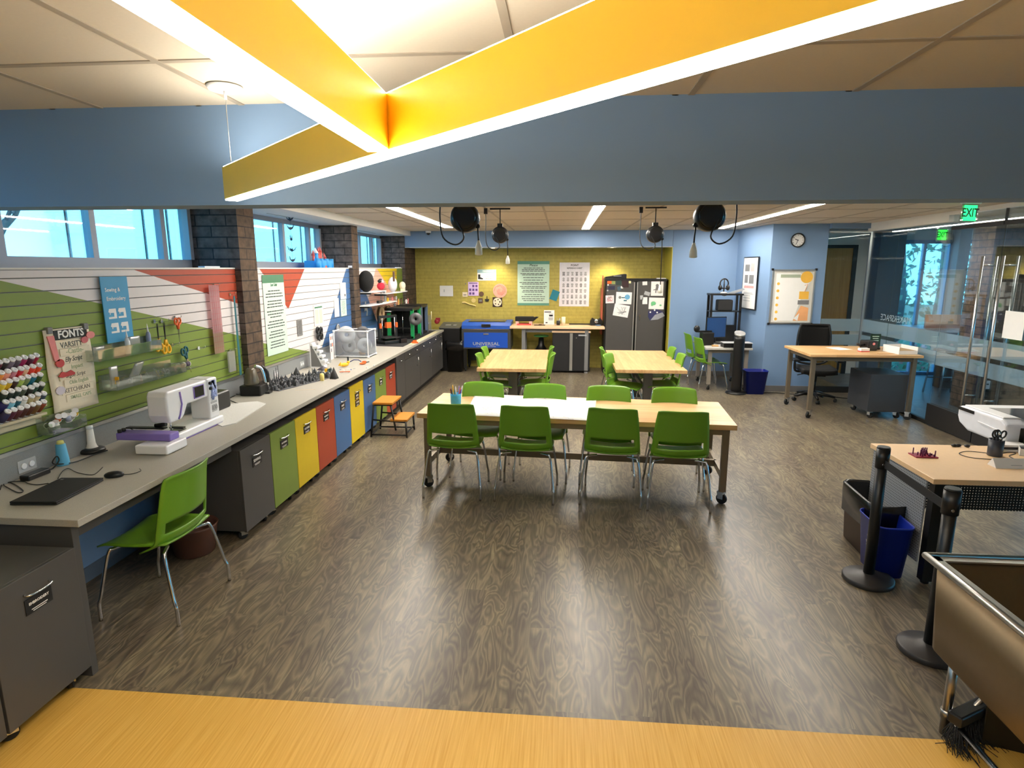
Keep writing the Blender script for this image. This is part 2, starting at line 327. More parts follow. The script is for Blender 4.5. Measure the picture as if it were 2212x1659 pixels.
# left wall, its ledge and brick pillars
b = B().box((XW-.25, -4, 0), (-3.12, 12.6, 2.053)); b.box((XW-.25, -4, 2.66), (XW, 12.6, 2.85)); b.box((XW-.25, -4, 2.05), (XW, -3.0, 2.7))
struct(b, 'wall_left', M_blue)
for i, (y0, y1) in enumerate(((5.57, 5.885), (8.69, 8.955), (11.66, 12.5))):
    b = B()
    for (xa, za, zb) in ((-3.52, 2.053, 2.655 if y0 < 11 else 2.655), (-3.12, 0.86, 2.053)):
        b.box((xa, y0, za), (-3.04, y1, zb), 0)
    for k in range(len(b.f)):
        n = (b.v[b.f[k][1]]-b.v[b.f[k][0]]).cross(b.v[b.f[k][2]]-b.v[b.f[k][0]])
        b.mi[k] = 0 if abs(n.x) > abs(n.y) else 1
    struct(b, 'pillar', [M_pilx, M_pily])
# clerestory windows
M_frame = mat('window_frame_grey', (150, 154, 160), 0.45, 0.2, var=0.03)
for i, (y0, y1, mull) in enumerate(((-3.0, 5.57, (-1.5, -.3, .5, 1.25, 2.03, 2.81, 3.6, 4.38, 5.2)), (5.885, 8.69, (6.78, 7.56, 8.36)), (8.955, 11.66, (9.75, 10.5, 11.2)))):
    b = B().box((XW-.06, y0, 2.053), (XW, y1, 2.125)).box((XW-.06, y0, 2.605), (XW, y1, 2.655))
    for m in mull: b.box((XW-.06, m-.028, 2.125), (XW, m+.028, 2.605))
    b.box((XW-.06, y1-.05, 2.125), (XW+.03, y1, 2.605)).box((XW-.06, y0, 2.125), (XW, y0+.04, 2.605))
    w = struct(b, 'window_%d' % (i+1), M_frame)
    edges = [y0+.04]+list(mull)+[y1-.05]
    for a, c in zip(edges[:-1], edges[1:]):
        B().box((XW-.034, a, 2.125), (XW-.028, c, 2.605)).obj('pane', M_glass, w)
        B().box((XW-.05, c-.2, 2.125), (XW-.036, c-.186, 2.605)).obj('sash_bar', M_dark, w)
# far walls
struct(B().box((XW, 12.5, 0), (2.06, 12.7, 2.5)), 'wall_back', M_olive)
b = B().box((-3.04, 11.69, 2.44), (2.05, 12.5, ZC)).box((-3.04, 11.69, 2.432), (2.05, 11.71, 2.44), 1)
struct(b, 'wall_soffit', [M_blue, M_white])
b = B().box((2.055, 11.69, 0), (3.24, 12.6, ZC)).box((2.045, 11.69, 0), (2.055, 12.5, 2.44), 1)
struct(b, 'wall_back_right', [M_blue, M_oliv2])
b = B().prism([(3.24, 11.69), (3.38, 10.27), (4.25, 10.27), (4.25, 12.3), (3.24, 12.3)], 0, ZC)
struct(b, 'wall_right', M_blue)
struct(B().box((4.25, 10.18, 2.665), (4.86, 10.27, ZC)), 'wall_lintel', M_blue)
struct(B().box((3.376, 10.258, 0), (4.25, 10.27, .1)), 'baseboard_right', M_base)
struct(B().box((2.06, 11.678, 0), (3.24, 11.69, .1)), 'baseboard_back', M_base)
struct(B().box((-3.12, 2.6, 0), (-3.108, 8.2, .1)), 'baseboard_left', mat('blue_grey_baseboard', (92, 104, 120), 0.6))
struct(B().box((XW, -4.2, 0), (14, -4, 2.85)), 'wall_rear', M_white)
# ------------------------------------------------ glass partition and doors
struct(B().box((4.84, 8.23, 2.62), (4.96, 10.27, ZC)).box((4.84, 2.84, 2.70), (4.96, 8.23, ZC)), 'trim_1', M_white)
def pane_x(name, y0, y1, z0, z1, film=True):
    w = struct(B().box((XG-.006, y0+.004, z0), (XG+.006, y1-.004, z1)), name, M_pglass)
    if film:
        for fa, fb in ((.80, .975), (1.03, 1.23)): B().box((XG+.007, y0+.006, fa), (XG+.009, y1-.006, fb)).obj('frosted_film', M_film, w)
    return w
w = pane_x('window_4', 9.47, 10.27, .04, 2.62); B().box((XG-.02, 9.47, 0), (XG+.02, 10.27, .05)).obj('bottom_rail', M_dark, w)
B().box((XG-.014, 10.255, 0), (XG+.014, 10.285, 2.62)).obj('corner_post', M_alu, w)
w = pane_x('window_5', 8.23, 9.47, .04, 2.62); B().box((XG-.02, 8.23, 0), (XG+.02, 9.47, .05)).obj('bottom_rail', M_dark, w)
b = B(); b.text('MAKERSPACE', .135, frame((XG+.012, 9.32, 1.305), (0, 1, 0), (0, 0, 1)), 0, th=.001)
b.obj('glass_lettering', mat('white_vinyl', (232, 236, 240), .6), w)
w = struct(B().box((4.25, 10.264, .09), (4.9, 10.276, 2.62)), 'window_6', M_pglass)
for fa, fb in ((.80, .975), (1.03, 1.23)): B().box((4.26, 10.278, fa), (4.88, 10.28, fb)).obj('frosted_film', M_film, w)
B().box((4.25, 10.25, 0), (4.9, 10.29, .1)).obj('bottom_rail', M_dark, w); B().box((4.25, 10.25, 2.6), (4.9, 10.29, 2.63)).obj('top_rail', M_alu, w)
M_bar = mat('pull_bar_steel', (196, 196, 194), 0.25, 0.9, var=0.02)
for n, (y0, y1, hy) in enumerate(((7.30, 8.23, 7.47), (6.35, 7.30, 7.14))):
    w = pane_x('door_%d' % (n+1), y0, y1, .28, 2.52)
    B().box((XG-.03, y0+.008, .01), (XG+.03, y1-.008, .285)).obj('bottom_rail', M_dark, w)
    B().box((XG-.02, y0+.008, 2.52), (XG+.02, y1-.008, 2.56)).obj('top_rail', M_dark, w)
    h = B()
    for s in (-1, 1):
        h.cyl((XG+s*.075, hy, .3), (XG+s*.075, hy, 2.18), .0165, n=10)
    for z in (.55, 2.08): h.cyl((XG-.075, hy, z), (XG+.075, hy, z), .010, n=8)
    h.obj('pull_handle', M_bar, w)
w = pane_x('window_7', -4, 6.35, .04, 2.56); B().box((XG-.02, -4, 0), (XG+.02, 6.35, .05)).obj('bottom_rail', M_dark, w)
w = struct(B().box((XG-.005, 2.84, 2.565), (XG+.005, 8.23, 2.70)), 'window_8', M_pglass); B().box((XG-.012, 7.292, 2.565), (XG+.012, 7.308, 2.70)).obj('mullion', M_dark, w)
# ------------------------------------------------ lobby beyond the glass
M_lbrick = brick_mat('lobby_brick_lit_side', (1, 2), 0.30, 0.1015, ((164, 132, 108), (138, 110, 90)), (92, 78, 68)); M_lbrif = brick_mat('lobby_brick_shaded_front', (0, 2), 0.30, 0.1015, ((112, 92, 78), (92, 76, 64)), (62, 54, 48))  # one brick: window light painted into the side colour, shade into the front
struct(B().box((4.25, 12.22, 0), (5.86, 12.4, 2.85)).box((6.3, 12.22, 2.56), (14, 12.4, 2.85)), 'wall_lobby', M_white)
struct(B().box((5.86, 11.9, 0), (6.31, 12.4, ZC)), 'pillar_lobby', mat('taupe_column', (104, 96, 84), 0.7, var=.1))
struct(B().box((7.30, 12.0, 0), (7.5, 12.4, ZC)), 'pillar_lobby', mat('grey_column', (150, 154, 154), 0.7))
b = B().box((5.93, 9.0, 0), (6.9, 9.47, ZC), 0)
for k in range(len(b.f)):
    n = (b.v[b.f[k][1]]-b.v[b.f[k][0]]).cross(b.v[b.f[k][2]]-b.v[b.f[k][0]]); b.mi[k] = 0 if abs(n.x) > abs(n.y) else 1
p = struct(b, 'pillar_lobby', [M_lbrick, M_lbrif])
d = struct(B().box((4.55, 12.19, .01), (5.52, 12.225, 2.42)), 'door_3', streak_mat('oak_door_veneer', (160, 112, 46), (182, 132, 60), 30, 1.2, .45))
B().box((5.52, 12.17, 0), (5.6, 12.23, 2.48)).box((4.47, 12.17, 0), (4.55, 12.23, 2.48)).box((4.55, 12.17, 2.42), (5.52, 12.23, 2.48)).obj('door_frame', M_dark, d)
M_mull = mat('blue_grey_mullion', (96, 132, 170), .5, .2)
b = B().box((6.31, 12.2, 0), (7.3, 12.28, .05)).box((6.31, 12.2, 2.5), (7.3, 12.28, 2.57)).box((7.5, 12.2, 0), (13.9, 12.28, .05)).box((7.5, 12.2, 2.5), (13.9, 12.28, 2.57))
for x in (6.31, 6.80, 7.27, 8.4, 9.6, 10.8, 12): b.box((x, 12.2, .05), (x+.05, 12.28, 2.5))
w = struct(b, 'window_9', M_mull)
B().box((6.33, 12.235, .05), (7.3, 12.245, 2.5)).obj('pane', M_glass, w); B().box((7.5, 12.235, .05), (13.9, 12.245, 2.5)).obj('pane', M_glass, w)
b = B().box((13.9, -4, 2.6), (14, 12.4, 2.85))
for y in (-4, -1, 2, 5, 8, 11): b.box((13.9, y, 0), (14, y+.12, 2.6))
w = struct(b, 'window_10', M_mull); B().box((13.94, -4, 0), (13.95, 12.3, 2.6)).obj('pane', M_glass, w)
# outside ground
struct(B().box((-40, -25, -.9), (XW-.3, 40, -.8)), 'ground', mat('lawn_outside', (120, 132, 96), .9, var=.2, scale=3))
struct(B().box((XG, 12.42, -.6), (45, 45, -.5)).box((14.05, -25, -.6), (45, 12.42, -.5)), 'ground', mat('lawn_outside', (120, 132, 96), .9))
# outside trees
M_bark = mat('bare_bark', (96, 88, 82), .9, var=.2)
def bare_tree(p, h, label, group):
    b = B(); r = random.Random(int(abs(p[0]*31+p[1]*17)))
    def br(q, d, L, rad, k):
        e = q+d*L; mid = q+d*(L*.5)+Vector((r.uniform(-.1, .1), r.uniform(-.1, .1), 0))*L; b.tube([q, mid, e], [rad, rad*.85, rad*.65], 6, 0, False)
        if k == 0: return
        for i in range(3):
            nd = (d+Vector((r.uniform(-.8, .8), r.uniform(-.8, .8), r.uniform(-.1, .6)))).normalized(); br(q+d*L*r.uniform(.55, 1), nd, L*r.uniform(.55, .75), rad*.55, k-1)
    br(Vector((0, 0, 0)), Vector((0, 0, 1)), h*.36, h*.035, 4)
    return solo(b, 'bare_tree', M_bark, label, 'tree', group, loc=p)
for i, p in enumerate(((-8.2, 5.4), (-10, 10), (-9.5, 17.5), (-13, 7.6))):
    bare_tree((p[0], p[1], -.82), (7.5, 8, 8.5, 9)[i], ('bare tree outside the high windows, the one with the thick forked trunk', 'bare tree outside the high windows, thin branches in the middle pane', 'bare tree seen far off through the high windows past the second brick pillar', 'tall bare tree farther out behind the high windows')[i], 'bare trees outside the high windows')
def leafy_tree(p, h, col, label):
    t = thing('leafy_tree', label, 'tree', p, 0, 'trees outside the lobby windows'); r = random.Random(int(p[0]*13+p[1]*7))
    B().tube([(0, 0, 0), (.1, 0, h*.3), (0, .1, h*.6)], [h*.03, h*.024, h*.012], 8).obj('trunk', M_bark, t)
    b = B()
    for i in range(900):
        a, e, q = r.uniform(0, 2*PI), r.uniform(-.9, 1), r.uniform(.2, 1)**.5*h*.36
        c = Vector((q*math.cos(a)*math.sqrt(1-e*e*.8), q*math.sin(a)*math.sqrt(1-e*e*.8), h*.56+e*h*.42)); s = r.uniform(.06, .15)
        u = Vector((r.uniform(-1, 1), r.uniform(-1, 1), r.uniform(-1, 1))).normalized(); v = u.orthogonal().normalized()
        b.add([c+u*s, c+v*s*.6, c-u*s, c-v*s*.6], [(0, 1, 2, 3)])
    b.obj('foliage', mat('leaf_%d' % col[0], col, .7, var=.4, scale=2), t)
for p, h, c, l in (((9.2, 17.5), 6, (104, 128, 92), 'grey-green tree outside the lobby window left of the mullion'), ((11.2, 19), 7, (92, 124, 100), 'tall green tree outside the lobby window behind the exit sign'), ((13.6, 20.5), 6.5, (116, 134, 104), 'pale green tree outside the lobby window near the brick pillar'), ((10.2, 24), 8, (86, 112, 92), 'dark tree far behind the others outside the lobby window')):
    leafy_tree((p[0], p[1], -.55), h, c, l)
b = B(); r = random.Random(4)
for i in range(1500):
    c = Vector((r.uniform(8.2, 14), 15.5+r.uniform(-.5, .8), -.5+abs(r.gauss(0, .45)))); s = r.uniform(.06, .13); u = Vector((r.uniform(-1, 1), r.uniform(-1, 1), r.uniform(-1, 1))).normalized(); v = u.orthogonal().normalized()
    b.add([c+u*s, c+v*s*.6, c-u*s, c-v*s*.6], [(0, 1, 2, 3)], 1 if r.random() < .18 else 0)
o = solo(b, 'flowering_shrubs', [mat('shrub_leaf', (96, 140, 104), .7, var=.4), mat('shrub_bloom', (220, 130, 120), .7)], 'low shrubs with pink blooms outside the lobby window', 'shrubs'); o['kind'] = 'stuff'
# ------------------------------------------------ slat wall panels (painted in big triangles)
def clip(poly, a, b_, c):
    out = []
    for i in range(len(poly)):
        p, q = poly[i], poly[(i+1) % len(poly)]; dp = a*p[0]+b_*p[1]+c; dq = a*q[0]+b_*q[1]+c
        if dp >= 0: out.append(p)
        if (dp >= 0) != (dq >= 0):
            t = dp/(dp-dq); out.append((p[0]+(q[0]-p[0])*t, p[1]+(q[1]-p[1])*t))
    return out
def line(p, q):      # half plane to the left of p->q
    a, b_ = -(q[1]-p[1]), q[0]-p[0]; return a, b_, -(a*p[0]+b_*p[1])
def yz(x, y): q = PX(x, y, -3.1); return (q.y, q.z)
XS = -3.1
def slat_panel(y0, y1, z0, z1, regions, label):
    t = thing('slatwall', label, 'slatwall', (0, 0, 0)); b = B(); M = frame((XS, 0, 0), (0, 1, 0), (0, 0, 1))
    z = z1; first = True
    while z > z0+.005:
        h = .049 if first else .0775; first = False; zb = max(z0, z-h); gap = .007
        for poly, m in regions:
            q = clip(clip(poly, 0, 1, -zb-gap/2), 0, -1, z-gap/2)
            if len(q) >= 3: b.prism(q, -.011, 0, m, M)
        z = zb
    o = b.obj('painted_slats', [M_swhite, M_sgreen, M_red, M_sblue, M_syel, M_spink], t)
    B().box((-3.12, y0, z0), (XS-.0095, y1, z1)).obj('groove_backing', mat('groove_lining', (120, 118, 112), .5), t)
    B().box((-3.12, y0, z1), (XS+.004, y1, z1+.012)).obj('top_cap', M_white, t)
    B().box((-3.12, y0, z0-.022), (XS+.008, y1, z0)).obj('bottom_trim', M_alu, t)
    return t
def cut(rect, *lines):
    p = rect
    for l in lines: p = clip(p, *l)
    return p
def neg(l): return (-l[0], -l[1], -l[2])
Z0, Z1 = 1.03, 2.04
R1 = [(1.0, Z0), (5.57, Z0), (5.57, Z1), (1.0, Z1)]
lg = line(yz(0, 606), yz(514, 724)); lr = line(yz(268, 576), yz(509, 654))    # left of the line = above it
slat_panel(1.0, 5.57, Z0, Z1, [(cut(R1, neg(lg)), 1), (cut(R1, lg, neg(lr)), 0), (cut(R1, lr), 2)], 'slatwall panel painted green, white and red left of the first brick pillar')
R2 = [(5.885, Z0), (8.69, Z0), (8.69, Z1), (5.885, Z1)]
lrw = line(yz(624, 664.5), yz(658.5, 579)); lwb = line(yz(694.7, 753), yz(748, 579)); lrl = line(yz(556, 575), yz(626, 672))
lg2 = line(yz(573, 742), yz(628, 752)); lg3 = line(yz(628, 752), yz(662, 758))
slat_panel(5.885, 8.69, Z0, Z1, [(cut(R2, lrw, lrl), 2), (cut(R2, neg(lwb)), 3), (cut(R2, neg(lg2), neg(lg3)), 1), (cut(R2, neg(lrw), lwb, lg3), 0), (cut(R2, lrw, neg(lrl), lg2), 0)], 'slatwall panel painted red, white and blue between the two brick pillars')
R3 = [(8.955, Z0), (11.66, Z0), (11.66, Z1), (8.955, Z1)]
l1 = line(yz(792, 637.6), yz(800, 659)); lb3 = line(yz(786, 622), yz(804, 668)); lp = line(yz(806, 604), yz(812, 579)); lq = line(yz(813, 579), yz(834, 611)); lgr = line(yz(857, 640), yz(857, 579))
slat_panel(8.955, 11.66, Z0, Z1, [(cut(R3, neg(lb3)), 3), (cut(R3, lb3, neg(lq), lp), 0), (cut(R3, lb3, neg(lq), neg(lp)), 5), (cut(R3, lb3, lq, lgr), 4), (cut(R3, lb3, lq, neg(lgr)), 1)], 'slatwall panel painted blue, white, pink and yellow behind the shelves in the corner')
# ================================================================= chairs
def back_fn(u, v):
    w = .205+.04*(1-v)**.8; x = (2*u-1)*w; z = .435+.45*v
    y = -.20-.075*max(0, v-.12)+.055*(2*u-1)**2 + (.10*(1-v/.16)**2 if v < .16 else 0)
    if v > .9: y -= .012*((v-.9)/.1)**2
    if v > .85: z -= .012*abs(2*u-1)**6
    return (x, y, z)
def back_keep(u, v): return not (abs(2*u-1) < .80 and .225 < v < .37)
def seat_fn(u, v):
    w = .215+.02*math.sin(PI*v); x = (2*u-1)*w; y = -.19+.43*v
    z = .452+.018*(2*u-1)**2+.012*(1-v)**2-.035*max(0, v-.8)**2*25*.6
    return (x, y, z)
def green_chair(label, group):
    t = thing('stacking_chair', label, 'chair', (0, 0, 0), 0, group)
    B().shell(seat_fn, 14, 14, .010).obj('seat', M_green, t); B().shell(back_fn, 20, 27, .010, back_keep).obj('backrest', M_green, t)
    for s in (-1, 1):
        B().tube(smooth_path([(s*.13, -.14, .432), (s*.19, -.165, .428), (s*.225, -.185, .40), (s*.255, -.235, .16), (s*.262, -.25, .11), (s*.262, -.252, .0)], 4), .0105, 8).obj('leg', M_chrome, t)
        B().tube(smooth_path([(s*.13, .13, .432), (s*.19, .155, .432), (s*.22, .175, .405), (s*.25, .225, .16), (s*.256, .24, .11), (s*.256, .242, .0)], 4), .0105, 8).obj('leg', M_chrome, t)
    return t
chair0 = None
def chair(x, y, rz, label, group):
    global chair0
    if chair0 is None:
        chair0 = green_chair(label, group); chair0.location = (x, y, 0); chair0.rotation_euler = (0, 0, rz); return chair0
    return dup(chair0, (x, y, 0), rz, label, group)
def chair_feet(L, R, label, group, off=.252):
    """place by the two rear feet"""
    L, R = Vector(L), Vector(R); m = (L+R)/2; d = (R-L); a = math.atan2(d.y, d.x); n = Vector((-math.sin(a), math.cos(a)))
    return chair(m.x+n.x*off, m.y+n.y*off, a, label, group)
G1 = 'green chairs at the long front table'; G2 = 'green chairs at the back left table'; G3 = 'green chairs at the back right table'
chair_feet((-1.232, 5.064), (-.689, 5.041), 'green chair on the near side of the long table, first from the counter', G1)
chair_feet((-.584, 5.039), (-.033, 4.998), 'green chair on the near side of the long table in front of the doodled paper', G1)
chair_feet((.170, 5.025), (.720, 4.955), 'green chair on the near side of the long table, third from the counter', G1)
chair_feet((.748, 4.935), (1.300, 4.916), 'green chair on the near side of the long table, nearest the grey trash desk', G1)
for (x, y), l in zip(((-.81, 5.84), (-.17, 5.79), (.47, 5.74), (1.11, 5.70)), ('behind the pen cup', 'behind the middle of the doodled paper', 'past the far corner of the doodled paper', 'at the end away from the counter')):
    chair(x, y, PI-.07, 'green chair across the long table, '+l, G1)
for x, y, rz, l in ((-.90, 8.16, -PI/2, 'counter side, nearer the long table'), (-.91, 8.85, -PI/2, 'counter side, nearer the blue laser cutter'), (-.35, 8.30, PI/2, 'aisle side, nearer the long table'), (-.38, 9.00, PI/2, 'aisle side, nearer the black cabinet under the bench')):
    chair(x, y, rz, 'green chair at the laser cutter table, '+l, G2)
for x, y, rz, l in ((.86, 8.20, -PI/2-.35, 'turned a little, aisle side'), (.85, 8.95, -PI/2, 'aisle side, nearer the black steel locker'), (1.43, 8.35, PI/2, 'blue wall side, nearer the long table'), (1.43, 9.04, PI/2, 'blue wall side, nearer the locker')):
    chair(x, y, rz, 'green chair at the locker table, '+l, G3)
chair(2.56, 10.52, -PI/2+.12, 'green chair at the corner computer desk, the one partly under the desk', 'green chairs at the computer desk')
chair(2.52, 11.16, -PI/2+.05, 'green chair at the corner computer desk, farther back by the blue wall', 'green chairs at the computer desk')
chair(-2.44, 3.262, PI/2-.02, 'lone green chair pulled up to the counter before the closed laptop', 'green chair at the sewing counter')
# ================================================================= tables
def caster(b, x, y, r=.045, a=0, top=.115):
    ca, sa = math.cos(a), math.sin(a); M = Matrix.Translation((x, y, 0)) @ Matrix.Rotation(a, 4, 'Z')
    b.cyl((-.012, 0, r), (.012, 0, r), r, n=16, m=1, M=M); b.box((-.024, -.02, r), (-.016, .03, top-.01), 0, M); b.box((.016, -.02, r), (.024, .03, top-.01), 0, M)
    b.box((-.03, -.025, top-.02), (.03, .035, top), 0, M)
    return b
def long_table(L, W, H, label, name='work_table', leg=.055, stretcher=True, th=.045, lock=True):
    t = thing(name, label, 'table')
    B().box((-L/2, -W/2, H-th), (L/2, W/2, H)).obj('tabletop', M_block, t, bevel=.003)
    for sx in (-1, 1):
        for sy in (-1, 1):
            x, y = sx*(L/2-.075), sy*(W/2-.075)
            B().box((x-leg/2, y-leg/2, .115), (x+leg/2, y+leg/2, H-th)).obj('leg', M_bronze, t, bevel=.003)
            b = caster(B(), x, y, .047, PI/2*sx*.6); b.obj('caster', [M_chrome, M_rub], t)
    f = B(); ix, iy = L/2-.075, W/2-.075
    for sy in (-1, 1): f.box((-ix, sy*iy-.018, H-th-.06), (ix, sy*iy+.018, H-th))
    for sx in (-1, 1): f.box((sx*ix-.018, -iy, H-th-.06), (sx*ix+.018, iy, H-th))
    f.obj('apron', M_bronze, t)
    if stretcher:
        f = B()
        for sx in (-1, 1): f.box((sx*ix-.016, -iy, .22), (sx*ix+.016, iy, .28))
        f.box((-ix, -.02, .22), (ix, .02, .28)); f.obj('stretcher', M_bronze, t)
    return t
t = long_table(2.83, .93, .735, 'long butcher block table on casters with doodled paper on it'); t.location = (.13, 5.645, 0); t.rotation_euler = (0, 0, -.0755)
def t_table(x, y, label, L=1.92, W=.925):
    t = thing('work_table', label, 'table', (x, y, 0), PI/2-.0)
    B().box((-L/2, -W/2, .69), (L/2, W/2, .735)).obj('tabletop', M_block, t, bevel=.003)
    for s in (-1, 1):
        f = B().box((s*.66-.03, -.06, .06), (s*.66+.03, .06, .69)); f.box((s*.66-.03, -.36, .03), (s*.66+.03, .36, .075)).box((s*.66-.03, -.33, .65), (s*.66+.03, .33, .69))
        f.box((s*.66-.02, -.36, 0), (s*.66+.02, -.32, .03)).box((s*.66-.02, .32, 0), (s*.66+.02, .36, .03)); f.obj('leg', mat('grey_table_column', (104, 100, 94), .45, .3), t, bevel=.003)
    B().box((-.66, -.02, .34), (.66, .02, .40)).obj('stretcher', mat('grey_table_column', (104, 100, 94), .45, .3), t)
    return t
t_table(-.655, 8.80, 'butcher block table at the back in front of the blue laser cutter')
t_table(1.19, 8.84, 'butcher block table at the back in front of the black locker')
# tall table beside the glass wall
t = long_table(1.46, .98, .90, 'tall wooden desk on casters beside the glass partition', 'standing_desk', .055, False, .035); t.location = (4.10, 8.84, 0)
# ================================================================= left counter run
HC = .857
t = thing('counter', 'long grey stone counter running along the painted slatwall', 'counter')
b = B().prism([(-3.10, 2.53), (-2.305, 2.53), (-2.305, 11.66), (-3.10, 11.66)], HC-.037, HC)
b.obj('countertop', M_count, t, bevel=.003)
B().box((-3.118, 2.53, HC), (-3.098, 5.56, 1.008)).box((-3.118, 5.89, HC), (-3.098, 8.685, 1.008)).box((-3.118, 8.96, HC), (-3.098, 11.655, 1.008)).obj('backsplash', M_splash, t, bevel=.002)
B().box((-3.10, 2.545, 0), (-2.36, 2.585, HC-.037)).obj('end_panel', M_gray, t, bevel=.002)
B().box((-2.42, 2.585, HC-.13), (-2.40, 4.05, HC-.037)).box((-3.10, 4.05, HC-.10), (-2.42, 4.07, HC-.037)).obj('apron', M_gray, t)
# outlets in the backsplash
def outlet(p, label, dark=False):
    t = thing('power_outlet', label, 'outlet', p)
    B().box((0, -.06, -.036), (.004, .06, .036)).obj('cover_plate', M_splash if dark else M_lgray, t, bevel=.001)
    for s in (-1, 1): B().lathe([(.014, 0), (.018, .001), (.018, .006), (.014, .007)], n=14, M=Matrix.Translation((.004, s*.026, 0)) @ Matrix.Rotation(PI/2, 4, 'Y')).obj('socket', M_wplas, t)
for q, l in (((58, 1004), 'white double outlet in the backsplash behind the laptop charger'), ((596, 808), 'white double outlet in the backsplash behind the grey printed city'), ((652, 787), 'white double outlet in the backsplash behind the white leaflet stand')):
    p = PX(q[0], q[1], -3.098); outlet(p, l)
# rolling carts
def text_plate(b, M, w, h, word, m_plate, m_txt, small=True):
    b.rect(M, -w/2, -h/2, w/2, h/2, m_plate, .003); M2 = M @ Matrix.Translation((0, h*.12 if small else 0, .003))
    b.text(word, min(h*.42, w*1.25/max(3, len(word))), M2, m_txt, bold=.012)
    if small:
        for k in (0, 1): b.rect(M @ Matrix.Translation((0, 0, .003)), -w*.3+k*w*.05, -h*.30-k*h*.12, w*.3-k*w*.05, -h*.25-k*h*.12, m_txt, .0004)
def cart(y0, y1, col, label, word, xf=-2.35, h=.722, depth=.60, plates=1):
    t = thing('rolling_cart', label, 'cart', (xf, (y0+y1)/2, 0), 0, 'rolling storage carts under the counter'); w = (y1-y0)/2-.004
    B().box((-depth, -w, .085), (-.02, w, h)).obj('cabinet_body', M_gray, t, bevel=.003)
    B().box((-.02, -w, .08), (0, w, h)).obj('door', col, t, bevel=.002)
    B().tube(smooth_path([(0, -.065, h-.085), (.022, -.06, h-.085), (.026, 0, h-.088), (.022, .06, h-.085), (0, .065, h-.085)], 3), .0055, 8).obj('pull_handle', M_chrome, t)
    b = B()
    if word: text_plate(b, frame((.0005, .0, h-.145), (0, 1, 0), (0, 0, 1)), .14, .072, word, 0, 1)
    if plates > 1: text_plate(b, frame((.0005, .0, h-.225), (0, 1, 0), (0, 0, 1)), .14, .072, 'TOOLS', 0, 1)
    if word: b.obj('name_plate', [M_black, M_paper], t)
    for x in (-.07, -depth+.07):
        for s in (-1, 1): caster(B(), x, s*(w-.06), .036, PI/2*s*.4, .085).obj('caster', [M_chrome, M_rub], t)
    return t
ys = [4.07+.467*i for i in range(10)]
cols = [(M_gray, 'grey', 'SEWING', 'grey rolling cart at the near end of the coloured row, beside the kneehole'), (M_sgreen, 'green', 'MATERIALS', 'green rolling cart between the grey cart and the first yellow cart'), (M_syel, 'yellow', 'CUTTING', 'yellow rolling cart between the green and red carts'), (M_red, 'red', 'MATERIALS', 'red rolling cart between the yellow and blue carts'), (M_sblue, 'blue', 'PAINT', 'blue rolling cart between the red cart and the taller yellow cart'), (M_syel, 'yellow', 'VINYL', 'yellow rolling cart with two stacked black name plates'), (M_sblue, 'blue', 'PAPER', 'blue rolling cart just behind the wooden step stool'), (M_sgreen, 'green', 'FIBER', 'green rolling cart half hidden by the wooden step stool'), (M_red, 'red', 'ROBOTS', 'red rolling cart at the far end beside the fixed base cabinets')]
for i, (m, c, w, l) in enumerate(cols): cart(ys[i], ys[i+1], m, l, w, h=.735 if i == 5 else .722, plates=2 if i == 5 else 1)
cart(2.06, 2.525, M_gray, 'grey rolling cart with the embroidery name plate at the counter end', 'EMBROIDERY', -2.335, .72, .62)
cart(1.59, 2.055, M_gray, 'grey rolling cart at the frame edge, next to the embroidery one', '', -2.335, .72, .62)
# fixed base cabinets
def base_cab(y0, y1, label, wide):
    t = thing('base_cabinet', label, 'cabinet', (-2.335, (y0+y1)/2, 0), 0, 'fixed base cabinets at the far end of the counter'); w = (y1-y0)/2-.002
    B().box((-.74, -w, .1), (-.02, w, HC-.037)).obj('cabinet_body', M_gray, t); B().box((-.74, -w, 0), (-.07, w, .1)).obj('toe_kick', M_dark, t)
    def pull(y, z, L, vert):
        b = B(); d = Vector((0, 0, 1)) if vert else Vector((0, 1, 0)); c = Vector((0, y, z))
        b.tube([c-d*L/2, c-d*L/2+Vector((.028, 0, 0)), c+d*L/2+Vector((.028, 0, 0)), c+d*L/2], .006, 8); return b
    if wide:
        for s in (-1, 1):
            d = B().box((-.02, s*w/2-w/2+.002, .685), (0, s*w/2+w/2-.002, HC-.042)).obj('drawer', M_gray, t, bevel=.0015); pull(s*w/2, .75, .07, False).obj('drawer_pull', M_chrome, d)
        d = B().box((-.02, -w+.002, .105), (0, w-.002, .68)).obj('door', M_gray, t, bevel=.0015); pull(w*.55, .56, .13, True).obj('door_pull', M_chrome, d)
        B().cyl((.001, -w*.2, .77), (.006, -w*.2, .77), .012, n=12).obj('lock', M_chrome, t)
    else:
        d = B().box((-.02, -w+.002, .105), (0, w-.002, HC-.042)).obj('door', M_gray, t, bevel=.0015); pull(0, .72, .08, False).obj('door_pull', M_chrome, d)
for (a, c, l, w) in ((8.285, 8.75, 'narrow grey base cabinet next to the last red cart', False), (8.75, 9.72, 'grey base cabinet below the clear filament bin', True), (9.72, 10.69, 'grey base cabinet below the green trimmed printer', True), (10.69, 11.655, 'grey base cabinet at the counter end beside the black bin', True)): base_cab(a, c, l, w)
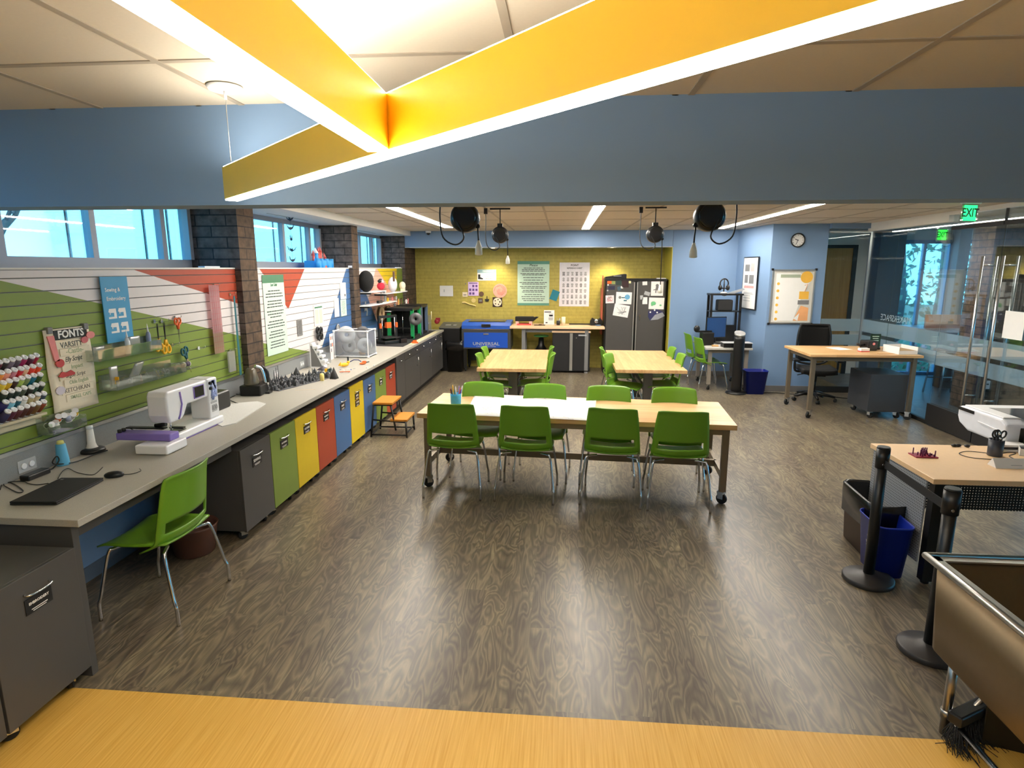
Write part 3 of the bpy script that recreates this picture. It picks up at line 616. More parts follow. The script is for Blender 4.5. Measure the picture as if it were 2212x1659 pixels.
# ================================================================= right side: counter desk, posts, bins
t = thing('office_desk', 'beech topped desk with perforated grey side panel behind the barrier posts', 'desk', (2.37, 3.825, 0))
B().box((0, 0, .70), (1.75, .80, .735)).obj('desktop', mat('beech_laminate', (232, 196, 150), .4, var=.05, scale=30), t, bevel=.003)
def perf(name, mname, col, hole, sc, axes):
    m, nt, b_, N, L = nodes(mname); tc = N('ShaderNodeTexCoord'); sp = N('ShaderNodeSeparateXYZ'); L(tc.outputs['Object'], sp.inputs[0]); ds = []
    for ax in axes:
        a = N('ShaderNodeMath'); a.operation = 'MULTIPLY'; a.inputs[1].default_value = sc; L(sp.outputs[ax], a.inputs[0])
        f = N('ShaderNodeMath'); f.operation = 'FRACT'; L(a.outputs[0], f.inputs[0]); s = N('ShaderNodeMath'); s.operation = 'SUBTRACT'; s.inputs[1].default_value = .5; L(f.outputs[0], s.inputs[0])
        q = N('ShaderNodeMath'); q.operation = 'MULTIPLY'; L(s.outputs[0], q.inputs[0]); L(s.outputs[0], q.inputs[1]); ds.append(q)
    ad = N('ShaderNodeMath'); L(ds[0].outputs[0], ad.inputs[0]); L(ds[1].outputs[0], ad.inputs[1])
    lt = N('ShaderNodeMath'); lt.operation = 'GREATER_THAN'; lt.inputs[1].default_value = .06; L(ad.outputs[0], lt.inputs[0])
    b_.inputs['Base Color'].default_value = rgb(col); b_.inputs['Roughness'].default_value = .5
    if hole: L(lt.outputs[0], b_.inputs['Alpha'])
    else:
        mx = N('ShaderNodeMix'); mx.data_type = 'RGBA'; mx.inputs['A'].default_value = rgb((74, 76, 80)); mx.inputs['B'].default_value = rgb(col); L(lt.outputs[0], mx.inputs['Factor']); L(mx.outputs['Result'], b_.inputs['Base Color'])
    return m
B().box((.02, .10, .12), (.03, .78, .70)).obj('side_panel', perf('s', 'perforated_grey_steel', (142, 146, 150), False, 52, (1, 2)), t)
B().box((.14, .60, .30), (1.6, .606, .69)).obj('modesty_panel', perf('m', 'perforated_black_steel', (26, 26, 27), True, 48, (0, 2)), t)
for x, y in ((.06, .05), (1.69, .05), (.06, .75), (1.69, .75)): B().box((x-.035, y-.03, .02), (x+.035, y+.03, .70)).cyl((x, y, 0), (x, y, .02), .025, n=12).obj('leg', M_black, t)
def post(x, y, label, h):
    t = thing('barrier_post', label, 'barrier post', (x, y, 0), 0, 'black belt barrier posts')
    B().lathe([(.15, 0), (.155, .006), (.155, .03), (.148, .036), (.06, .052), (.045, .06), (.02, .06)], n=36).obj('base', mat('black_base_cover', (46, 43, 42), .45), t)
    B().cyl((0, 0, .055), (0, 0, h-.05), .033, n=20).obj('pole', M_black, t)
    b = B().cyl((0, 0, h-.14), (0, 0, h-.012), .04, n=20).cyl((0, 0, h-.012), (0, 0, h), .04, .036, 20); b.obj('belt_head', M_black, t)
    B().cyl((-.01, -.041, h-.11), (-.01, -.036, h-.11), .008, n=10).obj('screw', M_chrome, t)
    return t
P1, P2 = Vector((2.065, 3.865, 0)), Vector((2.02, 3.10, 0))
t1 = post(P1.x, P1.y, 'black barrier post in front of the brown bin, belt end on it', .93); post(P2.x, P2.y, 'black barrier post standing behind the steel sink corner', .94)
B().box((-.0015, -.725, .80), (.0015, -.04, .85), M=Matrix.Rotation(.059*-1, 4, 'Z')).obj('belt', mat('black_webbing', (28, 28, 30), .8), t1)
def bin_(name, label, cat, x, y, rz, w, d, h, m, taper=.82, rnd_=.04, th=.004, group=None):
    t = thing(name, label, cat, (x, y, 0), rz, group)
    def ringat(s, z, off=0):
        W, D = w/2*s-off, d/2*s-off; r = rnd_*s; pts = []
        for cx, cy, a0 in ((W-r, D-r, 0), (-W+r, D-r, PI/2), (-W+r, -D+r, PI), (W-r, -D+r, 3*PI/2)):
            for k in range(5): pts.append((cx+r*math.cos(a0+k*PI/8), cy+r*math.sin(a0+k*PI/8), z))
        return pts
    b = B().ring([ringat(taper, 0), ringat(1, h), ringat(1.03, h), ringat(1.03, h+.012), ringat(1, h+.012), ringat(1, h, .004), ringat(taper, .01, .004)], True, True); o = b.obj('bin_body', m, t)
    return t, ringat
t, rg = bin_('waste_bin', 'brown waste bin lined with a black bag beside the perforated desk panel', 'bin', 2.31, 4.38, -.06, .24, .50, .40, M_brown, .86, .05)
b = B(); rr = [rg(1.05, .27), rg(1.07, .36), rg(1.07, .424), rg(1.0, .43), rg(.94, .40), rg(.9, .16)]; q = random.Random(3)
rr = [[(p[0]*(1+q.uniform(-.02, .02)), p[1]*(1+q.uniform(-.015, .015)), p[2]+q.uniform(-.012, .012)+(q.uniform(-.07, .04) if i == 0 else 0)) for p in r_] for i, r_ in enumerate(rr)]
b.ring(rr, True, True); b.obj('bag_liner', mat('black_bin_bag', (16, 16, 17), .22, var=.1), t)
t, rg = bin_('recycling_bin', 'blue recycling bin between the front barrier post and the desk', 'bin', 2.235, 4.045, -.06, .235, .34, .36, M_rblue, .78, .06)
b = B(); M = Matrix.Translation((-.108, -.02, .21)) @ frame((0, 0, 0), (0, -1, 0), (0, 0, 1))
for k in range(3):
    a = k*2*PI/3+PI/2; b.prism([(.03*math.cos(a-.5), .03*math.sin(a-.5)), (.03*math.cos(a+.4), .03*math.sin(a+.4)), (.045*math.cos(a+.5), .045*math.sin(a+.5)), (.02*math.cos(a+.9), .02*math.sin(a+.9)), (.02*math.cos(a), .02*math.sin(a))], 0, .002, 0, M)
b.obj('recycle_mark', M_paper, t)
t, rg = bin_('recycling_bin', 'dark blue recycling bin beside the black tower fan at the back corner', 'bin', 3.215, 10.09, 0, .36, .26, .38, mat('navy_plastic', (12, 30, 120), .4), .78, .05)
t, rg = bin_('waste_bin', 'tall black bin with bag between the base cabinets and the laser cutter', 'bin', -2.12, 11.86, 0, .34, .30, .60, M_black, .85, .05)
b = B(); q = random.Random(5); rr = [rg(1.05, .44), rg(1.07, .54), rg(1.06, .62), rg(.98, .625), rg(.9, .5)]
b.ring([[(p[0]*(1+q.uniform(-.02, .02)), p[1]*(1+q.uniform(-.02, .02)), p[2]+q.uniform(-.015, .015)) for p in r_] for r_ in rr], True, True); b.obj('bag_liner', _m['black_bin_bag'], t)
t = thing('waste_bin', 'round brown wastebasket under the counter behind the lone green chair', 'bin', (-2.66, 3.90, 0))
B().lathe([(.125, 0), (.135, .01), (.165, .20), (.172, .215), (.165, .22), (.155, .20), (.12, .02)], n=28).obj('bin_body', mat('brown_wastebasket', (98, 64, 52), .5), t)
# steel sink / tub at the frame edge
t = thing('steel_sink', 'stainless steel utility sink with rolled rim on tube legs at the frame corner', 'sink', (1.61, 1.30, 0))
W, D = 1.05, 1.32; H = .80
def rr_(x0, y0, x1, y1, z, r): return [(cx+r*math.cos(a+k*PI/6), cy+r*math.sin(a+k*PI/6), z) for cx, cy, a in ((x1-r, y1-r, 0), (x0+r, y1-r, PI/2), (x0+r, y0+r, PI), (x1-r, y0+r, 3*PI/2)) for k in range(4)]
M_tub = mat('warm_stainless', (122, 104, 78), .42, .85, var=.06, scale=40)
b = B().ring([rr_(.10, .1, W-.1, D-.12, .34, .05), rr_(.045, .05, W-.05, D-.06, .40, .05), rr_(.035, .04, W-.04, D-.05, H-.005, .02), rr_(.05, .05, W-.05, D-.06, H-.006, .02), rr_(.055, .06, W-.055, D-.065, H-.09, .02), rr_(.075, .08, W-.07, D-.085, H-.1, .02), rr_(.08, .09, W-.08, D-.09, .42, .05), rr_(.14, .12, W-.14, D-.14, .36, .05)], True, True)
b.obj('tub', M_tub, t)
b = B(); b.tube([(.015, .0, H), (.015, D-.015, H), (W, D-.015, H)], .0165, 12); b.tube([(W, D-.015, H), (W, 0, H), (.015, 0, H)], .0165, 12); b.box((.015, 0, H-.004), (.06, D-.02, H+.004)).box((.015, D-.07, H-.004), (W, D-.02, H+.004)); b.obj('rolled_rim', mat('bright_stainless', (206, 204, 200), .28, .95, var=.02), t)
for x in (.13, W-.13):
    for y in (.12, D-.12): B().cyl((x, y, 0), (x, y, .40), .019, n=14).cyl((x, y, .08), (x, y, .12), .024, n=14).obj('leg', M_steel, t)
b = B()
for x in (.13, W-.13): b.cyl((x, .12, .10), (x, D-.12, .10), .014, n=12)
b.cyl((.13, D-.12, .10), (W-.13, D-.12, .10), .014, n=12); b.obj('stretcher', M_chrome, t)
# broom and wheel below it
t = thing('floor_broom', 'black bristled broom lying under the steel sink', 'broom', (1.83, 2.47, 0), .5)
b = B(); q = random.Random(2)
for i in range(260):
    x = q.uniform(-.12, .12); y = q.uniform(-.02, .02); b.tube([(x, y, .13), (x*1.15+q.uniform(-.02, .02), y*2+q.uniform(-.03, .03), .03), (x*1.3+q.uniform(-.03, .03), y*3-.03+q.uniform(-.04, .04), .004)], .0016, 4)
b.obj('bristles', M_blackm, t); B().box((-.14, -.03, .12), (.14, .03, .17)).obj('broom_head', M_black, t, bevel=.008); B().cyl((0, 0, .16), (.62, .05, .30), .011, n=10).obj('handle', M_steel, t)
t = thing('dust_pan', 'black dust pan leaning under the steel sink behind its leg', 'dust pan', (1.98, 2.42, 0), -.3)
B().box((-.12, -.01, 0), (.12, .01, .22)).box((-.12, .01, 0), (-.11, .1, .16)).box((.11, .01, 0), (.12, .1, .16)).obj('pan', M_black, t, bevel=.004); B().cyl((0, 0, .22), (0, .02, .32), .012, n=10).obj('handle', M_black, t)
t = thing('cart_wheel', 'black rubber wheel at the very corner of the frame below the sink', 'wheel', (1.78, 1.98, 0))
b = B(); M = Matrix.Translation((0, 0, .075)) @ Matrix.Rotation(PI/2, 4, 'Y'); b.lathe([(.045, -.02), (.07, -.022), (.075, -.012), (.075, .012), (.07, .022), (.045, .02)], n=28, M=M); b.obj('tyre', M_rub, t); B().cyl((-.024, 0, .075), (.024, 0, .075), .046, n=20).obj('hub', M_mgray, t)
# ================================================================= step stool
t = thing('step_stool', 'two step stool with wooden treads and black frame before the blue cart', 'step stool', (-2.13, 7.18, 0))
M_tread = mat('honey_tread', (196, 128, 40), .45, var=.12, scale=9)
B().box((-.15, -.21, .415), (.10, .21, .44)).obj('tread', M_tread, t, bevel=.003); B().box((.06, -.20, .205), (.27, .20, .23)).obj('tread', M_tread, t, bevel=.003)
f = B()
for y in (-.19, .19):
    f.tube([(-.14, y, .415), (-.19, y, 0)], .012, 6).tube([(.07, y, .415), (.125, y, .09)], .012, 6).tube([(.25, y, .21), (.26, y, 0)], .012, 6).tube([(-.185, y, .03), (.26, y, .03)], .010, 6).tube([(-.16, y, .22), (.26, y, .19)], .010, 6).tube([(-.14, y, .405), (.09, y, .405)], .010, 6)
for x, z in ((-.185, .03), (.26, .06), (.25, .195), (-.14, .405), (.08, .405)): f.tube([(x, -.19, z), (x, .19, z)], .010, 6)
f.obj('frame', M_black, t)
# ================================================================= office chairs
def office_chair(x, y, rz, label):
    t = thing('office_chair', label, 'office chair', (x, y, 0), rz, 'black office chairs')
    b = B()
    for k in range(5):
        a = k*2*PI/5+.3; b.tube([(0, 0, .115), (.16*math.cos(a), .16*math.sin(a), .105), (.31*math.cos(a), .31*math.sin(a), .075)], [.03, .024, .018], 8)
    b.cyl((0, 0, .08), (0, 0, .16), .035, n=14); b.obj('base', M_black, t)
    for k in range(5):
        a = k*2*PI/5+.3; c = Vector((.31*math.cos(a), .31*math.sin(a), .028)); d = Vector((-math.sin(a), math.cos(a), 0)); B().cyl(c-d*.025, c+d*.025, .028, n=14).obj('caster', M_rub, t)
    B().cyl((0, 0, .15), (0, 0, .34), .022, n=12).cyl((0, 0, .30), (0, 0, .42), .03, n=12).obj('gas_column', M_black, t)
    B().box((-.12, -.13, .40), (.12, .13, .45)).tube([(.1, 0, .43), (.27, .05, .40)], .008, 6).obj('mechanism', M_black, t, bevel=.006)
    B().shell(lambda u, v: ((2*u-1)*.25, -.24+.5*v, .485+.02*(2*u-1)**2-.03*max(0, v-.75)**2*10), 12, 12, .07).obj('seat', M_blackm, t)
    fr = [(-.235, -.25, .62), (-.24, -.27, .95), (-.21, -.285, 1.135), (-.17, -.29, 1.16), (.17, -.29, 1.16), (.21, -.285, 1.135), (.24, -.27, .95), (.235, -.25, .62), (.12, -.235, .55), (-.12, -.235, .55), (-.235, -.25, .62)]
    b = B().tube(smooth_path(fr, 4), .018, 8); b.obj('back_frame', M_black, t)
    B().shell(lambda u, v: ((2*u-1)*.225, -.25-.035*v+.03*(2*u-1)**2-.02, .58+.57*v), 10, 10, .006).obj('mesh_back', clear('black_mesh', (.12, .1, .08), 0.0, .55, (.03, .03, .03), .5), t)
    B().tube([(0, -.1, .43), (0, -.24, .46), (0, -.28, .66)], .026, 8).obj('back_bar', M_black, t)
    for s in (-1, 1):
        B().tube(smooth_path([(s*.2, .0, .45), (s*.3, .0, .47), (s*.31, .0, .62)], 4), .018, 8).box((s*.31-.045, -.13, .62), (s*.31+.045, .14, .65)).obj('armrest', M_black, t, bevel=.006)
    return t
office_chair(3.98, 9.62, PI-.15, 'black mesh office chair behind the tall wooden desk')
office_chair(3.02, 3.28, -.35, 'black office chair cut by the frame edge at the beech desk')
# grey pedestal on casters under the standing desk
t = thing('rolling_pedestal', 'dark grey rolling pedestal under the tall wooden desk by the glass', 'cabinet', (4.50, 8.72, 0), .0)
B().box((-.27, -.28, .10), (.22, .32, .62)).obj('cabinet_body', mat('slate_laminate', (60, 62, 66), .45), t, bevel=.003)
for x in (-.2, .15):
    for y in (-.22, .26): caster(B(), x, y, .042, .4, .10).obj('caster', [M_chrome, M_rub], t)
# ================================================================= things on the slatwall
XF = -3.095
def wpt(x, y, X=XF): q = PX(x, y, X); return q
def flyer(name, x0, y0, x1, y1, label, cat, m, draw=None, X=XF, th=.002, group=None, extra=()):
    """flat sheet on the left wall; px of its top left and bottom right corners"""
    a, b_ = PX(x0, y0, X), PX(x1, y1, X); w, h = b_.y-a.y, a.z-b_.z
    b = B(); M = frame((0, 0, 0), (0, 1, 0), (0, 0, 1)); b.box((-w/2, 0, 0), (w/2, h, th), 0, M)
    if draw: draw(b, M @ Matrix.Translation((0, 0, th)), w, h)
    return solo(b, name, [m]+list(extra), label, cat, group, center=False, loc=(X, (a.y+b_.y)/2, b_.z))
def lines(b, M, x0, x1, ys, mi, hh, center=True, r=random.Random(1)):
    for y in ys:
        k = r.uniform(.62, 1.0); c = (x0+x1)/2; w = (x1-x0)/2*k
        xa, xb = (c-w, c+w) if center else (x0, x0+2*w)
        x = xa
        while x < xb-.002:
            d = min(xb-x, r.uniform(.03, .09)*(x1-x0)*2); b.rect(M, x, y-hh/2, x+d*.88, y+hh/2, mi, .0005); x += d
def sewing_sign(b, M, w, h):
    b.text('Sewing &', h*.085, M @ Matrix.Translation((-w*.10, h*.80, 0)), 1, bold=.01); b.text('Embroidery', h*.085, M @ Matrix.Translation((0, h*.665, 0)), 1, bold=.01)
    for i, (cx, cy) in enumerate(((-.2, .44), (.16, .44), (-.17, .22), (.2, .22))):
        s = w*.15; T = M @ Matrix.Translation((cx*w, cy*h, 0))
        b.prism([(-s, s*.35), (-s*.75, s*.9), (s*.9, s*.9), (s, -.9*s), (-s, -.9*s), (-s, -.55*s), (s*.35, -.55*s), (s*.35, s*.15), (-s*.5, s*.15), (-s*.5, -s*.15), (-s*.7, -s*.15), (-s*.7, s*.2)], 0, .0008, 1, T)
flyer('wall_sign', 213, 598, 288, 733, 'sky blue sign reading Sewing & Embroidery with four white machine pictures', 'sign', M_sky, sewing_sign, X=-3.085, th=.006, extra=[M_paper])
# banner of lettering samples
a, c = PX(95, 716, XF), PX(213, 872, XF); a = Vector((XF, PX(104, 720, XF).y, PX(150, 707, XF).z)); w = PX(213, 870, XF).y-PX(117, 893, XF).y; h = a.z-PX(165, 884, XF).z
t = thing('fabric_banner', 'cream fabric banner of embroidered lettering samples headed FONTS', 'banner', (XF, PX(154, 800, XF).y, a.z-h))
b = B(); M = frame((0, 0, 0), (0, 1, 0), (0, 0, 1))
b.shell(lambda u, v: (.006+.004*math.sin(9*v)*math.cos(4*u), (u-.5)*w, v*h), 8, 14, .003)
b.box((-w*.30, h*.87, .010), (w*.42, h*.985, .014), 1, M); b.text('FONTS', h*.125, M @ Matrix.Translation((w*.06, h*.927, .014)), 2, sx=1.0, bold=.03)
strips = [('VARSITY', .80, 3, .105, 0), ('-Castle-', .72, 4, .10, .0), ('Elly Script', .625, 3, .095, .3), ('Impact', .53, 4, .08, 0), ('Segoe Script', .43, 5, .075, .25), ('Olde English', .345, 4, .075, 0), ('KETCHIKAN', .255, 5, .085, .0), ('SMALL CAPS', .165, 4, .07, 0)]
for k, (s, z, m, sz, sh) in enumerate(strips):
    off = (.06 if k % 2 == 0 else .14)*w
    b.box((-w*.36+off, h*(z-.042), .010), (w*.37+off*.5, h*(z+.042), .013), 0, M); b.text(s, h*sz*.88, M @ Matrix.Translation((off*.7, h*z, .013)), m, sx=min(.95, w*.72/(len(s)*h*sz*.62)), shear=sh, bold=.008)
b.obj('cloth', [M_cream, M_black, M_paper, mat('grey_thread', (92, 92, 84), .8), mat('sage_thread', (168, 178, 140), .8), mat('taupe_thread', (128, 120, 104), .8)], t)
def charm(pts, col, x, z): B().prism([(p[0]*w, p[1]*h) for p in pts], .014, .02, 0, M @ Matrix.Translation((x*w, z*h, 0))).obj('felt_charm', col, t)
charm([(-.06, 0), (.08, 0), (.13, -.30), (.03, -.30), (-.02, -.12)], M_pink, -.40, .93); charm([(.09*math.cos(k*PI/6), .05*math.sin(k*PI/6)) for k in range(12)], mat('red_felt', (196, 78, 78), .85), -.27, .60)
charm([(.1*math.cos(k*PI/6), .045*math.sin(k*PI/6)) for k in range(12)], M_pink, .48, .88); charm([(.08*math.cos(k*PI/6), .04*math.sin(k*PI/6)) for k in range(12)], mat('rose_felt', (200, 110, 112), .85), .33, .83)
charm([(-.18, -.03), (-.1, .02), (0, .0), (.1, .02), (.18, -.02), (.16, -.04), (-.1, -.05)], mat('red_felt', (176, 70, 74), .85), -.16, .475); charm([(.1*math.cos(k*PI/6), .05*math.sin(k*PI/6)) for k in range(12)], mat('lilac_felt', (206, 196, 204), .85), -.34, .28)
for s in (-.38, .40): B().box((s*w-.018, h*.955, -.006), (s*w+.018, h*1.03, .022), 0, M).obj('clip', M_mgray, t, bevel=.003)
# thread rack with its spools
R = [[(79.5, 765.5), (69.4, 769), (54, 770), (40.7, 772.5), (27, 775), (13.6, 777.5), (0, 780)], [(85.5, 787), (72, 789.5), (57.5, 792), (46, 794.5), (32, 797), (18, 800), (3.5, 803)], [(87.5, 807), (74, 809), (61, 812), (48, 815), (35, 818), (21, 821), (8, 825)],
     [(91.5, 827.5), (78.5, 830), (68.6, 835), (53, 836), (40, 839.7), (25.5, 842.5), (11, 846)], [(95.5, 848), (83, 850), (69, 854), (54, 858.5), (41, 860), (27.5, 864), (13.5, 866.5)], [(95.5, 865.5), (84, 869), (71.4, 872), (58.5, 876), (45.3, 879.5), (31, 883), (18, 887)]]
CN = [[('crimson', (160, 20, 56)), ('dark plum', (72, 10, 48)), ('magenta', (150, 16, 84)), ('grey violet', (86, 76, 92)), ('lavender grey', (110, 100, 120)), ('black', (26, 18, 22)), ('maroon', (90, 20, 36))],
      [('orange red', (232, 74, 30)), ('scarlet', (224, 60, 44)), ('peach', (226, 180, 146)), ('bright red', (206, 34, 46)), ('dusty pink', (190, 120, 134)), ('salmon', (226, 150, 130)), ('orange', (232, 140, 50))],
      [('dark green', (54, 84, 40)), ('teal blue', (16, 110, 140)), ('sage', (120, 140, 90)), ('lime', (166, 190, 90)), ('dark brown', (52, 28, 24)), ('gold', (206, 166, 30)), ('yellow', (236, 206, 60))],
      [('black green', (20, 36, 28)), ('bottle green', (28, 66, 48)), ('near black', (20, 26, 24)), ('grey green', (70, 84, 72)), ('deep green', (26, 50, 42)), ('ink green', (22, 44, 40)), ('pine', (30, 48, 34))],
      [('slate blue', (50, 64, 84)), ('beige', (200, 180, 140)), ('khaki', (176, 160, 112)), ('pale grey', (206, 212, 208)), ('dark teal', (18, 88, 104)), ('light blue', (120, 190, 214)), ('navy', (30, 32, 96))],
      [('rust', (134, 58, 26)), ('bronze', (120, 84, 40)), ('chestnut', (96, 50, 30)), ('brown', (84, 46, 38)), ('mahogany', (92, 40, 44)), ('wine', (88, 36, 56)), ('indigo', (50, 46, 84))]]
ax = Vector((.058, 0, .062)); SP = -3.0
t = thing('thread_rack', 'pale peg rack holding rows of thread spools on the green slatwall', 'rack', (-3.095, 3.2, 1.2))
b = B(); pg = B(); ros = []
for r_ in R:
    P = [PX(x, y, SP)-ax for x, y in r_]; ros.append(P); z = sum(p.z for p in P)/len(P)
    b.box((-.0, 2.78-3.2, z-.03-1.2), (.055, P[0].y+.05-3.2, z-.016-1.2))
    for p in P: pg.cyl(p-Vector((-3.095, 3.2, 1.2))-ax*.25, p-Vector((-3.095, 3.2, 1.2))+ax*.9, .004, n=6)
b.box((0, 2.78-3.2, ros[-1][0].z-.08-1.2), (.008, ros[0][0].y+.06-3.2, ros[0][0].z+.02-1.2)); b.obj('rail', mat('pale_rack', (196, 186, 156), .6), t); pg.obj('peg', M_wplas, t)
proto = {}
OR = ['nearest the banner', 'second from the banner', 'third from the banner', 'fourth from the banner', 'fifth from the banner', 'sixth from the banner', 'seventh from the banner']
RW = ['top', 'second', 'third', 'fourth', 'fifth', 'bottom']
for i, P in enumerate(ros):
    for j, p in enumerate(P):
        cn, cc = CN[i][j]; d = ax.normalized(); M = frame((0, 0, 0), (0, 1, 0), d.cross(Vector((0, 1, 0)))); M = Matrix.Identity(4); q = Vector((0, 0, 1)).rotation_difference(d).to_matrix().to_4x4()
        s = thing('thread_spool', f'{cn} thread spool in the {RW[i]} row of the rack, {OR[j]}', 'thread spool', p, 0, 'thread spools on the rack')
        B().lathe([(.014, .0), (.02, .006), (.0215, .03), (.0205, .066), (.013, .072)], n=14, M=q).obj('thread', mat('thread_'+cn.replace(' ', '_'), cc, .55, var=.15, scale=300), s)
        B().lathe([(.017, -.006), (.017, 0), (.011, .0), (.011, .073), (.0165, .075), (.0165, .084), (.006, .085), (.006, .07)], n=14, M=q).obj('core', M_wplas, s)
# acrylic trays with supplies
def tray(p0, p1, depth, hgt, label):
    a, c = PX(*p0, -3.0), PX(*p1, -3.0); L = c.y-a.y; t = thing('acrylic_tray', label, 'tray', (-3.095, (a.y+c.y)/2, (a.z+c.z)/2)); s = .003
    B().box((0, -L/2, 0), (depth, L/2, s)).box((0, -L/2, 0), (s, L/2, hgt*1.4)).box((depth-s, -L/2, 0), (depth, L/2, hgt)).box((0, -L/2, 0), (depth, -L/2+s, hgt)).box((0, L/2-s, 0), (depth, L/2, hgt)).obj('tray_body', M_acry, t)
    return t, L
t1, L1 = tray((212, 779), (350, 757), .10, .075, 'upper clear acrylic tray on the slatwall holding bagged parts'); t2, L2 = tray((243, 840), (395, 806), .13, .07, 'lower clear acrylic tray on the slatwall full of sewing feet')
def in_tray(t, x, y, z=.004): return Vector(t.location)+Vector((x, y, z))
q = random.Random(9)
def baggie(p, w, h, label, rz=0, tilt=.1, m=None):
    b = B(); b.shell(lambda u, v: ((v*h)*tilt+.006*math.sin(PI*u)*math.sin(PI*v), (u-.5)*w, v*h), 6, 6, .012); return solo(b, 'plastic_bag', m or M_bag, label, 'bag', 'clear bags of machine parts', center=False, loc=p, rot=(0, 0, rz))
baggie(in_tray(t1, .03, -L1*.36), .09, .085, 'clear bag of metal clips at the left end of the upper tray'); baggie(in_tray(t1, .05, .08), .11, .12, 'clear bag with a printed card standing in the upper tray'); baggie(in_tray(t2, .05, -L2*.40, .004), .07, .15, 'tall clear bag with a yellow strip in the lower tray', 0, .05); baggie(in_tray(t2, .06, -L2*.16, .05), .12, .10, 'crumpled grey bag between the two trays', .2, .5)
b = B().box((-.02, -.004, 0), (.02, .004, .05)); solo(b, 'yellow_strip', M_ygold, 'small yellow strip inside the tall bag in the lower tray', 'strip', center=False, loc=in_tray(t2, .068, -L2*.40, .03))
def bottle(p, label, h, m, mc, r=.017):
    t = thing('glue_bottle', label, 'bottle', p, 0); B().lathe([(r*.9, 0), (r, .006), (r, h*.55), (r*.75, h*.66), (r*.45, h*.68)], n=14).obj('bottle_body', m, t); B().lathe([(r*.5, h*.68), (r*.42, h*.74), (r*.1, h), (r*.05, h*1.005)], n=12).obj('nozzle_cap', mc, t)
bottle(in_tray(t1, .05, .025, .004), 'white pointed glue bottle standing in the upper tray', .17, M_wplas, M_wplas); bottle(in_tray(t1, .02, L1/2-.03, .004), 'pale blue pointed bottle at the right end of the upper tray', .19, mat('pale_blue_bottle', (150, 160, 196), .4), M_wplas)
for i, (x, y, c, l) in enumerate(((.05, -.10, (210, 206, 200), 'pale'), (.06, -.03, (226, 180, 150), 'peach'), (.05, .04, (160, 166, 160), 'grey'), (.07, .10, (236, 200, 90), 'yellow'), (.05, .17, (236, 236, 236), 'white'), (.06, .23, (200, 150, 150), 'pinkish'))):
    b = B().box((-.008, -.02, 0), (.008, .02, .006)).cyl((0, .012, .004), (0, .03, .045), .0035, n=6).tube(arc((0, -.004, .02), .014, 0, 2*PI*.8, 8, (0, 1, 0), (0, 0, 1)), .0025, 5)
    solo(b, 'presser_foot', mat('foot_'+l, c, .4), f'small {l} sewing foot lying in the lower acrylic tray', 'sewing foot', 'sewing feet in the tray', center=False, loc=in_tray(t2, x, y*L2/.5, .004), rot=(0, 0, i*.7))
for (x, y, c, l) in ((.05, L2/2+.05, (40, 30, 40), 'dark rolled cord with white ends right of the lower tray'), (.05, L2/2+.12, (70, 60, 80), 'violet grey rolled cord with white ends right of the lower tray')):
    p = in_tray(t2, x, y, .02); s = thing('bobbin_roll', l, 'spool', p, 0); B().cyl((0, -.028, .02), (0, .028, .02), .02, n=14).obj('thread', mat('roll_%d' % c[0], c, .7), s); B().cyl((0, -.034, .02), (0, -.028, .02), .022, n=14).cyl((0, .028, .02), (0, .034, .02), .022, n=14).obj('end_cap', M_wplas, s)
o = B().box((-.095+.095, -.09, .0), (.13, .09, .004)); solo(o, 'acrylic_shelf', M_acry, 'small clear acrylic shelf under the two rolled cords', 'shelf', center=False, loc=in_tray(t2, 0, L2/2+.085, .012))
# scissors on hooks
def scissors(px, py, label, m, s, rot=0, blade=True, X=-3.06, mb=None, out=.0):
    p = PX(px, py, X); t = thing('scissors', label, 'scissors', p, 0, 'scissors hanging on the slatwall'); M = frame((0, 0, 0), (0, 1, 0), (0, 0, 1)) @ Matrix.Rotation(rot, 4, 'Z') @ Matrix.Scale(s, 4)
    for k in (-1, 1):
        b = B(); b.tube([(k*.022+.018*math.cos(a*PI/7), .055+.026*math.sin(a*PI/7), 0) for a in range(15)], .0075, 7, M=M); b.tube([(k*.014, .03, 0), (k*.002, -.01, 0)], .009, 7, M=M); b.obj('handle', m, t)
        B().prism([(-k*.002, -.0), (k*.009, -.005), (-k*.001, -.13), (-k*.006, -.12)], k*.002-.001, k*.002+.001, 0, M).obj('blade', mb or M_chrome, t)
    B().cyl((0, -.005, -.004), (0, -.005, .005), .006, n=10, M=M).obj('pivot', M_chrome, t)
    return t
scissors(343, 735, 'yellow handled scissors hanging blades up, left one of the yellow pair', M_ygold, 1.0, PI, mb=M_black); scissors(358, 737, 'yellow handled scissors hanging blades up, right one of the yellow pair', M_ygold, 1.15, PI, mb=M_black)
scissors(385, 708, 'orange handled scissors hanging right of the yellow pair', M_orange, .95, 0); scissors(403, 772, 'teal handled shears hanging below the orange scissors', M_teal, 1.05, .3)
for i, (px, py, l) in enumerate(((334, 694, 'over the left yellow scissors'), (350, 694, 'over the right yellow scissors'), (377, 686, 'over the orange scissors'), (430, 752, 'alone right of the teal shears'), (461, 617, 'holding the pink ruler'), (497, 636, 'holding the long teal ruler'), (497, 757, 'holding the grey bag by the pillar'), (373, 745, 'below the yellow scissors'))):
    p = PX(px, py, -3.09); b = B().tube([(0, 0, 0), (.05, 0, -.002), (.058, 0, .012), (.056, 0, .022)], .0022, 6).box((-.006, -.012, -.014), (0, .012, .014)); solo(b, 'slatwall_hook', M_wplas if i == 3 else M_chrome, 'small metal hook '+l, 'hook', 'hooks on the slatwall', center=False, loc=p)
